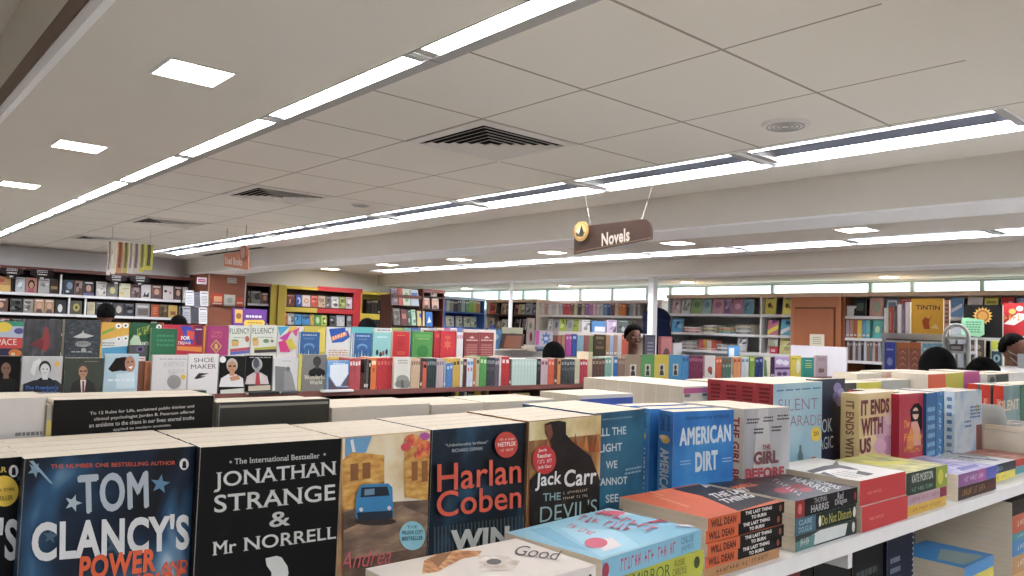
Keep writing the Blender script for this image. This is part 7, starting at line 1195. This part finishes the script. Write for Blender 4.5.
# ================================================================== PEOPLE
HAIRM = ramp_mat('black_hair', [(.4, '#080707'), (.6, '#121010')], scale=60, rough=.9, stretch=(1, 1, .2), spec=.08)
def cloth(c): return mat(c, .95, var=.1, scale=120, spec=.05)
def skinm(c): return mat(c, .55, var=.08, scale=14, name='skin')
def remesh(o, size, it=6):
    m = o.modifiers.new('join', 'REMESH'); m.mode = 'VOXEL'; m.voxel_size = size; m.use_smooth_shade = True
    s = o.modifiers.new('soft', 'SMOOTH'); s.iterations = it; s.factor = .5
def person(label, x, y, ztop, face, skin, shirt, hairkind='short', mask=False, look=0., tilt=.0, sex='m', beard=False, arms='down', scarf=None, seated=False, hunch=0., crop=1., wide=1.):
    """ztop = top of head; face = heading the person looks (radians, 0 = +X)"""
    hgt = ztop; s = ztop / 1.72 if not seated else 1.0
    t = thing('person', label, 'person', loc=(x, y, 0)); t.rotation_euler = (0, 0, face)
    zt = ztop; hz = zt - .125 * max(.93, s)      # head centre
    k = max(.93, min(1.05, s)); sk = skinm(skin); b = MB()
    def hp(p):
        # skull: narrower jaw, flatter face
        q = p.copy()
        if q.z < 0: f_ = 1 + q.z * .38; q.x = q.x * f_ + .05 * -q.z; q.y *= f_
        return q
    b.ell((0.005, 0, hz), (.095*k, .076*k, .122*k), sk, 24, 16, hp)
    b.ell((.097*k, 0, hz - .022*k), (.02*k, .014*k, .024*k), sk, 10, 8); b.tube([(.088*k, 0, hz + .015*k), (.105*k, 0, hz - .025*k)], .009*k, sk, 8, radii=[.007*k, .012*k])
    for sg in (-1, 1): b.ell((-.005, sg*.079*k, hz - .012*k), (.018*k, .009*k, .032*k), sk, 10, 8); b.ell((.075*k, sg*.034*k, hz - .035*k), (.022*k, .02*k, .02*k), sk, 10, 8)
    b.ell((.085*k, 0, hz - .068*k), (.018*k, .028*k, .012*k), sk, 12, 8); b.ell((.075*k, 0, hz - .1*k), (.02*k, .022*k, .016*k), sk, 12, 8)
    sh = hz - (.27 - hunch) * k; b.tube([(-.01, 0, hz - .06*k), (-.02, 0, hz - .15*k), (-.02, 0, sh)], .055, sk, 14, radii=[.055*k, .052*k, .075*k])
    W_ = .19 * k if sex == 'm' else .165 * k; hip = sh - .5 * k
    # torso, arms and legs as tapering tubes merged by the remesh
    def leg(sg):
        b.tube([(0, sg*.09, hip), (0.01, sg*.095, hip*.52), (-.005, sg*.1, .07)], .08, sk, 12, radii=[.085*k, .056*k, .038*k]); b.ell((.06, sg*.1, .04), (.12, .045, .038), sk, 14, 8)
    for i in range(12):
        u = i / 11; z = sh + .0 - u * (sh - hip + .06); wd = W_ * (.72 + .3 * math.sin(min(1, u*3) * PI/2) - .22 * math.sin(u * PI) * .6); b.ell((-.015, 0, z), (.105*k, wd, .06), sk, 16, 8)
    for sg in (-1, 1):
        leg(sg); S0 = Vector((-.02, sg*(W_ + .005), sh - .02)); b.ell(S0, (.062, .062, .062), sk, 12, 8)
        if arms == 'down': E_ = S0 + Vector((-.03, sg*.05, -.28*k)); Wr = E_ + Vector((.09, -sg*.01, -.25*k))
        else: E_ = S0 + Vector((.05, sg*.05, -.27*k)); Wr = E_ + Vector((.22, -sg*.1, .05))
        b.tube([S0, E_, Wr], .04, sk, 12, radii=[.05*k, .038*k, .026*k])
        d = (Wr - E_).normalized(); P0 = Wr + d * .045; b.ell(P0, (.032, .022, .045) if arms == 'down' else (.045, .034, .02), sk, 12, 8)
        side = Vector((1, 0, 0)) if arms == 'down' else Vector((0, 1, 0)); bend = Vector((0, -sg, 0)) if arms == 'down' else Vector((0, 0, -1))
        for q, L_ in enumerate((.066, .076, .072, .056)):
            r0 = P0 + d * .03 + side * (.024 - .016 * q); b.tube([r0, r0 + d * L_*.5 + bend*.006, r0 + d * L_ * .92 + bend * .022], .008, sk, 6, radii=[.009, .008, .0065])
        r0 = P0 + side * .026 - d * .012; b.tube([r0, r0 + side * .022 + d * .022, r0 + side * .03 + d * .05], .009, sk, 6, radii=[.011, .0095, .0075])
    body = b.build('body', t); remesh(body, .007, 3)
    # clothing: garment shell around torso and upper arms, trousers
    c = MB(); sm = cloth(shirt)
    for i in range(14):
        u = i / 13; z = sh + .015 - u * (sh - hip + .12); wd = W_ * (.70 + .34 * math.sin(min(1, u*3.2) * PI/2) - .1 * math.sin(u * PI)) + .018; c.ell((-.015, 0, z), (.128*k, wd, .062), sm, 20, 8)
    for sg in (-1, 1):
        S0 = Vector((-.02, sg*(W_ + .005), sh - .02)); c.ell(S0, (.075, .07, .07), sm, 12, 8)
        if arms == 'down': E_ = S0 + Vector((-.03, sg*.05, -.28*k)); Wr = E_ + Vector((.09, -sg*.01, -.25*k))
        else: E_ = S0 + Vector((.05, sg*.05, -.27*k)); Wr = E_ + Vector((.22, -sg*.1, .05))
        c.tube([S0, S0.lerp(E_, .6), E_] + ([Wr.lerp(E_, .15)] if hairkind == 'scarf' or arms == 'down' else []), .05, sm, 12, radii=[.066*k, .056*k, .053*k, .042*k][:4 if hairkind == 'scarf' or arms == 'down' else 3])
    o = c.build('shirt' if hairkind != 'scarf' else 'garment', t); remesh(o, .010, 4)
    c = MB(); tm = M_('#2a2c34')
    if hairkind == 'scarf': c.tube([(-.015, 0, hip + .02), (-.015, 0, hip*.5), (-.015, 0, .06)], .2, sm, 20, radii=[.18, .2, .22]); c.build('skirt', t)
    else:
        for sg in (-1, 1): c.tube([(0, sg*.085, hip + .02), (0.01, sg*.1, hip*.5), (-.005, sg*.1, .08)], .1, tm, 14, radii=[.115*k, .085*k, .07*k])
        c.ell((-.01, 0, hip), (.12, W_*.98, .1), tm, 16, 10); c.build('trousers', t)
    # shoes
    for sg in (-1, 1): c = MB(); c.ell((.055, sg*.1, .038), (.14, .055, .04), M_('#1c1c1e'), 14, 8, lambda p: Vector((p.x, p.y, max(p.z, -.9)))); c.build('shoe', t)
    # eyes, brows, mouth as small inset pieces
    c = MB()
    for sg in (-1, 1):
        c.ell((.088*k, sg*.032*k, hz + .004*k), (.010*k, .015*k, .007*k), M_('#d8d4cc'), 12, 8); c.ell((.0965*k, sg*.032*k, hz + .004*k), (.004*k, .006*k, .006*k), M_('#1c1210'), 10, 8)
    c.build('eyes', t)
    if hairkind == 'short':
        c = MB()
        def hf(p):
            q = p.copy(); n = math.sin(p.x*23 + p.y*17) * math.sin(p.z*19 + p.x*7) * .035; return q * (1 + n)
        c.ell((-.014*k, 0, hz + .03*k), (.108*k*crop, .098*k*crop, .122*k*crop), HAIRM, 40, 26, lambda p: hf(p) if (p.z > .16 + max(0, p.x) * .45 or p.x < -.3 and p.z > -.45) else hf(p) * .74)
        for sg in (-1, 1): c.tube([(.086*k, sg*.02*k, hz + .026*k), (.088*k, sg*.034*k, hz + .03*k), (.078*k, sg*.05*k, hz + .025*k)], .0045*k, HAIRM, 6)
        c.build('hair', t)
        if beard:
            c = MB(); c.ell((.062*k, 0, hz - .088*k), (.046*k, .056*k, .04*k), HAIRM, 20, 12)
            for sg in (-1, 1): c.ell((.03*k, sg*.064*k, hz - .06*k), (.04*k, .014*k, .045*k), HAIRM, 12, 8)
            c.tube([(.1*k, -.026*k, hz - .06*k), (.107*k, 0, hz - .052*k), (.1*k, .026*k, hz - .06*k)], .006*k, HAIRM, 8); c.build('beard', t)
    elif hairkind == 'scarf':
        c = MB(); hm = cloth(scarf)
        c.ell((-.012*k, 0, hz + .01*k), (.12*k, .112*k*wide, .135*k), hm, 30, 20, lambda p: p if p.x < .62 or p.z > .55 else Vector((.55, p.y, p.z)))
        c.tube([(-.02, 0, hz - .02), (-.03, 0, hz - .14*k), (-.025, 0, sh - .02), (-.02, 0, sh - .16)], .1, hm, 22, radii=[.112*k*wide**.8, .11*k*wide, W_ * .86 * max(1, wide*.9), W_ * 1.08]); o = c.build('headscarf', t); remesh(o, .009, 6)
    if mask:
        c = MB(); m_ = M_('#b9bcc4'); n = 9; vs = []; 
        for i in range(n):
            for j in range(6):
                a = (i / (n-1) - .5) * 2.3; zz = hz - .012*k - j * .021*k; r = .089*k + (.022*k * math.cos(a)**4 if j < 4 else .006*k); kk = 1 - .03*j
                vs.append((.012 + r * math.cos(a) * kk, .083*k * math.sin(a) * kk / .92, zz))
        fs = [(i*6+j, (i+1)*6+j, (i+1)*6+j+1, i*6+j+1) for i in range(n-1) for j in range(5)]; c.mesh(vs, fs, m_, True)
        for sg in (-1, 1): c.tube([(.05*k, sg*.078*k, hz - .03*k), (.0, sg*.086*k, hz - .005*k), (-.012*k, sg*.085*k, hz + .005*k)], .002, m_, 5); c.tube([(.05*k, sg*.07*k, hz - .09*k), (.0, sg*.086*k, hz - .04*k)], .002, m_, 5)
        c.build('face_mask', t)
    return t
def ppl(px, py, depth): 
    p = atd(px, py, depth); return p.x, p.y, p.z
x, y, z = ppl(634, 326.5, 8.4); person('dark haired person looking down, seen between the gondola and the white pillar', x, y, z, math.atan2(-y, -x) + .35, '#6c4636', '#8a8078', arms='up', crop=1.06)
x, y, z = ppl(656.5, 308.5, 10.0); person('person in a navy hooded headscarf, facing away behind the white pillar', x, y, z, math.atan2(y, x) + .2, '#8a6248', '#141c34', 'scarf', scarf='#151d36', sex='f', wide=1.55)
x, y, z = ppl(553.5, 343, 7.2); person('person in a black headscarf beside the white counter, facing away', x, y, z, math.atan2(y, x) + .3, '#8a6248', '#121214', 'scarf', scarf='#111112', sex='f')
x, y, z = ppl(937.5, 349.5, 4.7); person('person in a black headscarf in front of the metal display stand', x, y, z, math.atan2(y, x), '#8a6248', '#141416', 'scarf', scarf='#121213', sex='f')
x, y, z = ppl(984, 361.5, 4.4); person('person with short black hair, only the hair top showing, below the sun poster', x, y, z, math.atan2(y, x) - .3, '#6c4636', '#3a3c40')
x, y, z = ppl(1015, 335, 5.7); person('person in a white shirt and pale face mask at the right edge, in profile', x, y, z, math.atan2(-y, -x) + 1.2, '#7a5240', '#dfe0e4', mask=True, hunch=.09, crop=.9)
x, y, z = ppl(106.5, 305, 8.6); person('person with black hair browsing at the left wall bookcase', x, y, z, math.atan2(y, x), '#6c4636', '#4a5058')
x, y, z = ppl(178.5, 317, 8.6); person('person with black hair near the newspaper rack, only the hair showing', x, y, z, math.atan2(y, x) + .4, '#6c4636', '#5a3c38')
x, y, z = ppl(368, 319.5, 9); person('person in a dark headscarf before the yellow bookcase', x, y, z, math.atan2(y, x) - .4, '#8a6248', '#16181c', 'scarf', scarf='#15171b', sex='f')
# ================================================================== BEYOND 300 BOOKS
def children(o): return [q for q in bpy.data.objects if q.parent == o]
def px_of(p):
    v = co.matrix_world.inverted() @ p
    if v.z > -.05: return None
    return (512 + F * v.x / -v.z, 288 - F * v.y / -v.z)
def shown(o):
    ms = [o] if o.type == 'MESH' else [c for c in KIDS.get(o.name, []) if c.type == 'MESH']; copyish = any(w in o['label'] for w in ('copy', 'unseen', 'hidden below'))
    P = []
    for m in ms:
        W_ = o.matrix_world @ m.matrix_local if m is not o else o.matrix_world; zs = [v[2] for v in m.bound_box]
        for v in m.bound_box:
            w = W_ @ Vector(v)
            if copyish: w.z = max((W_ @ Vector(q)).z for q in m.bound_box)
            q = px_of(w)
            if q: P.append(q)
    if not P: return 0
    x0, x1 = max(0, min(p[0] for p in P)), min(1024, max(p[0] for p in P)); y0, y1 = max(0, min(p[1] for p in P)), min(576, max(p[1] for p in P))
    return max(0, x1 - x0) * max(0, y1 - y0) * (.35 if copyish else 1)
bpy.context.view_layer.update()
KIDS = {}
for q in bpy.data.objects:
    if q.parent: KIDS.setdefault(q.parent.name, []).append(q)
books = [o for o in bpy.data.objects if o.get('category') == 'book']
rank = sorted(books, key=lambda o: -shown(o)); rest = rank[296:]
if rest:
    vs, fs, mi, mats = [], [], [], []
    for o in rest:
        ms = [o] if o.type == 'MESH' else [c for c in KIDS.get(o.name, []) if c.type == 'MESH']
        if shown(o) <= 0: continue
        for m in ms:
            W_ = o.matrix_world @ m.matrix_local if m is not o else o.matrix_world; b0 = len(vs)
            vs += [tuple(W_ @ v.co) for v in m.data.vertices]
            mp = []
            for k in m.data.materials:
                if k not in mats: mats.append(k)
                mp.append(mats.index(k))
            for p in m.data.polygons: fs.append(tuple(b0 + i for i in p.vertices)); mi.append(mp[p.material_index])
    me = bpy.data.meshes.new('shelved_books'); me.from_pydata(vs, [], fs)
    for k in mats: me.materials.append(k)
    me.polygons.foreach_set('material_index', mi); me.update()
    so = bpy.data.objects.new('shelved_books', me); C.objects.link(so); so['kind'] = 'stuff'
    tag(so, 'small and half hidden further books filling the shelves and rows behind others', 'book')
    for o in rest:
        for c in list(KIDS.get(o.name, [])): bpy.data.objects.remove(c)
        bpy.data.objects.remove(o)
by = {}
for o in bpy.data.objects:
    if o.parent is None and 'label' in o: by.setdefault(o['label'], []).append(o)
for l, os_ in by.items():
    if len(l.split()) > 16: print('LONG', len(l.split()), os_[0].name, l)
    if len(os_) > 1 and not all('group' in o for o in os_): print('DUP', len(os_), l)
# ================================================================== VIEW
s = bpy.context.scene.view_settings
s.view_transform = 'Standard'; s.look = 'None'; s.exposure = 0.7; s.gamma = 1.0; s.use_curve_mapping = False
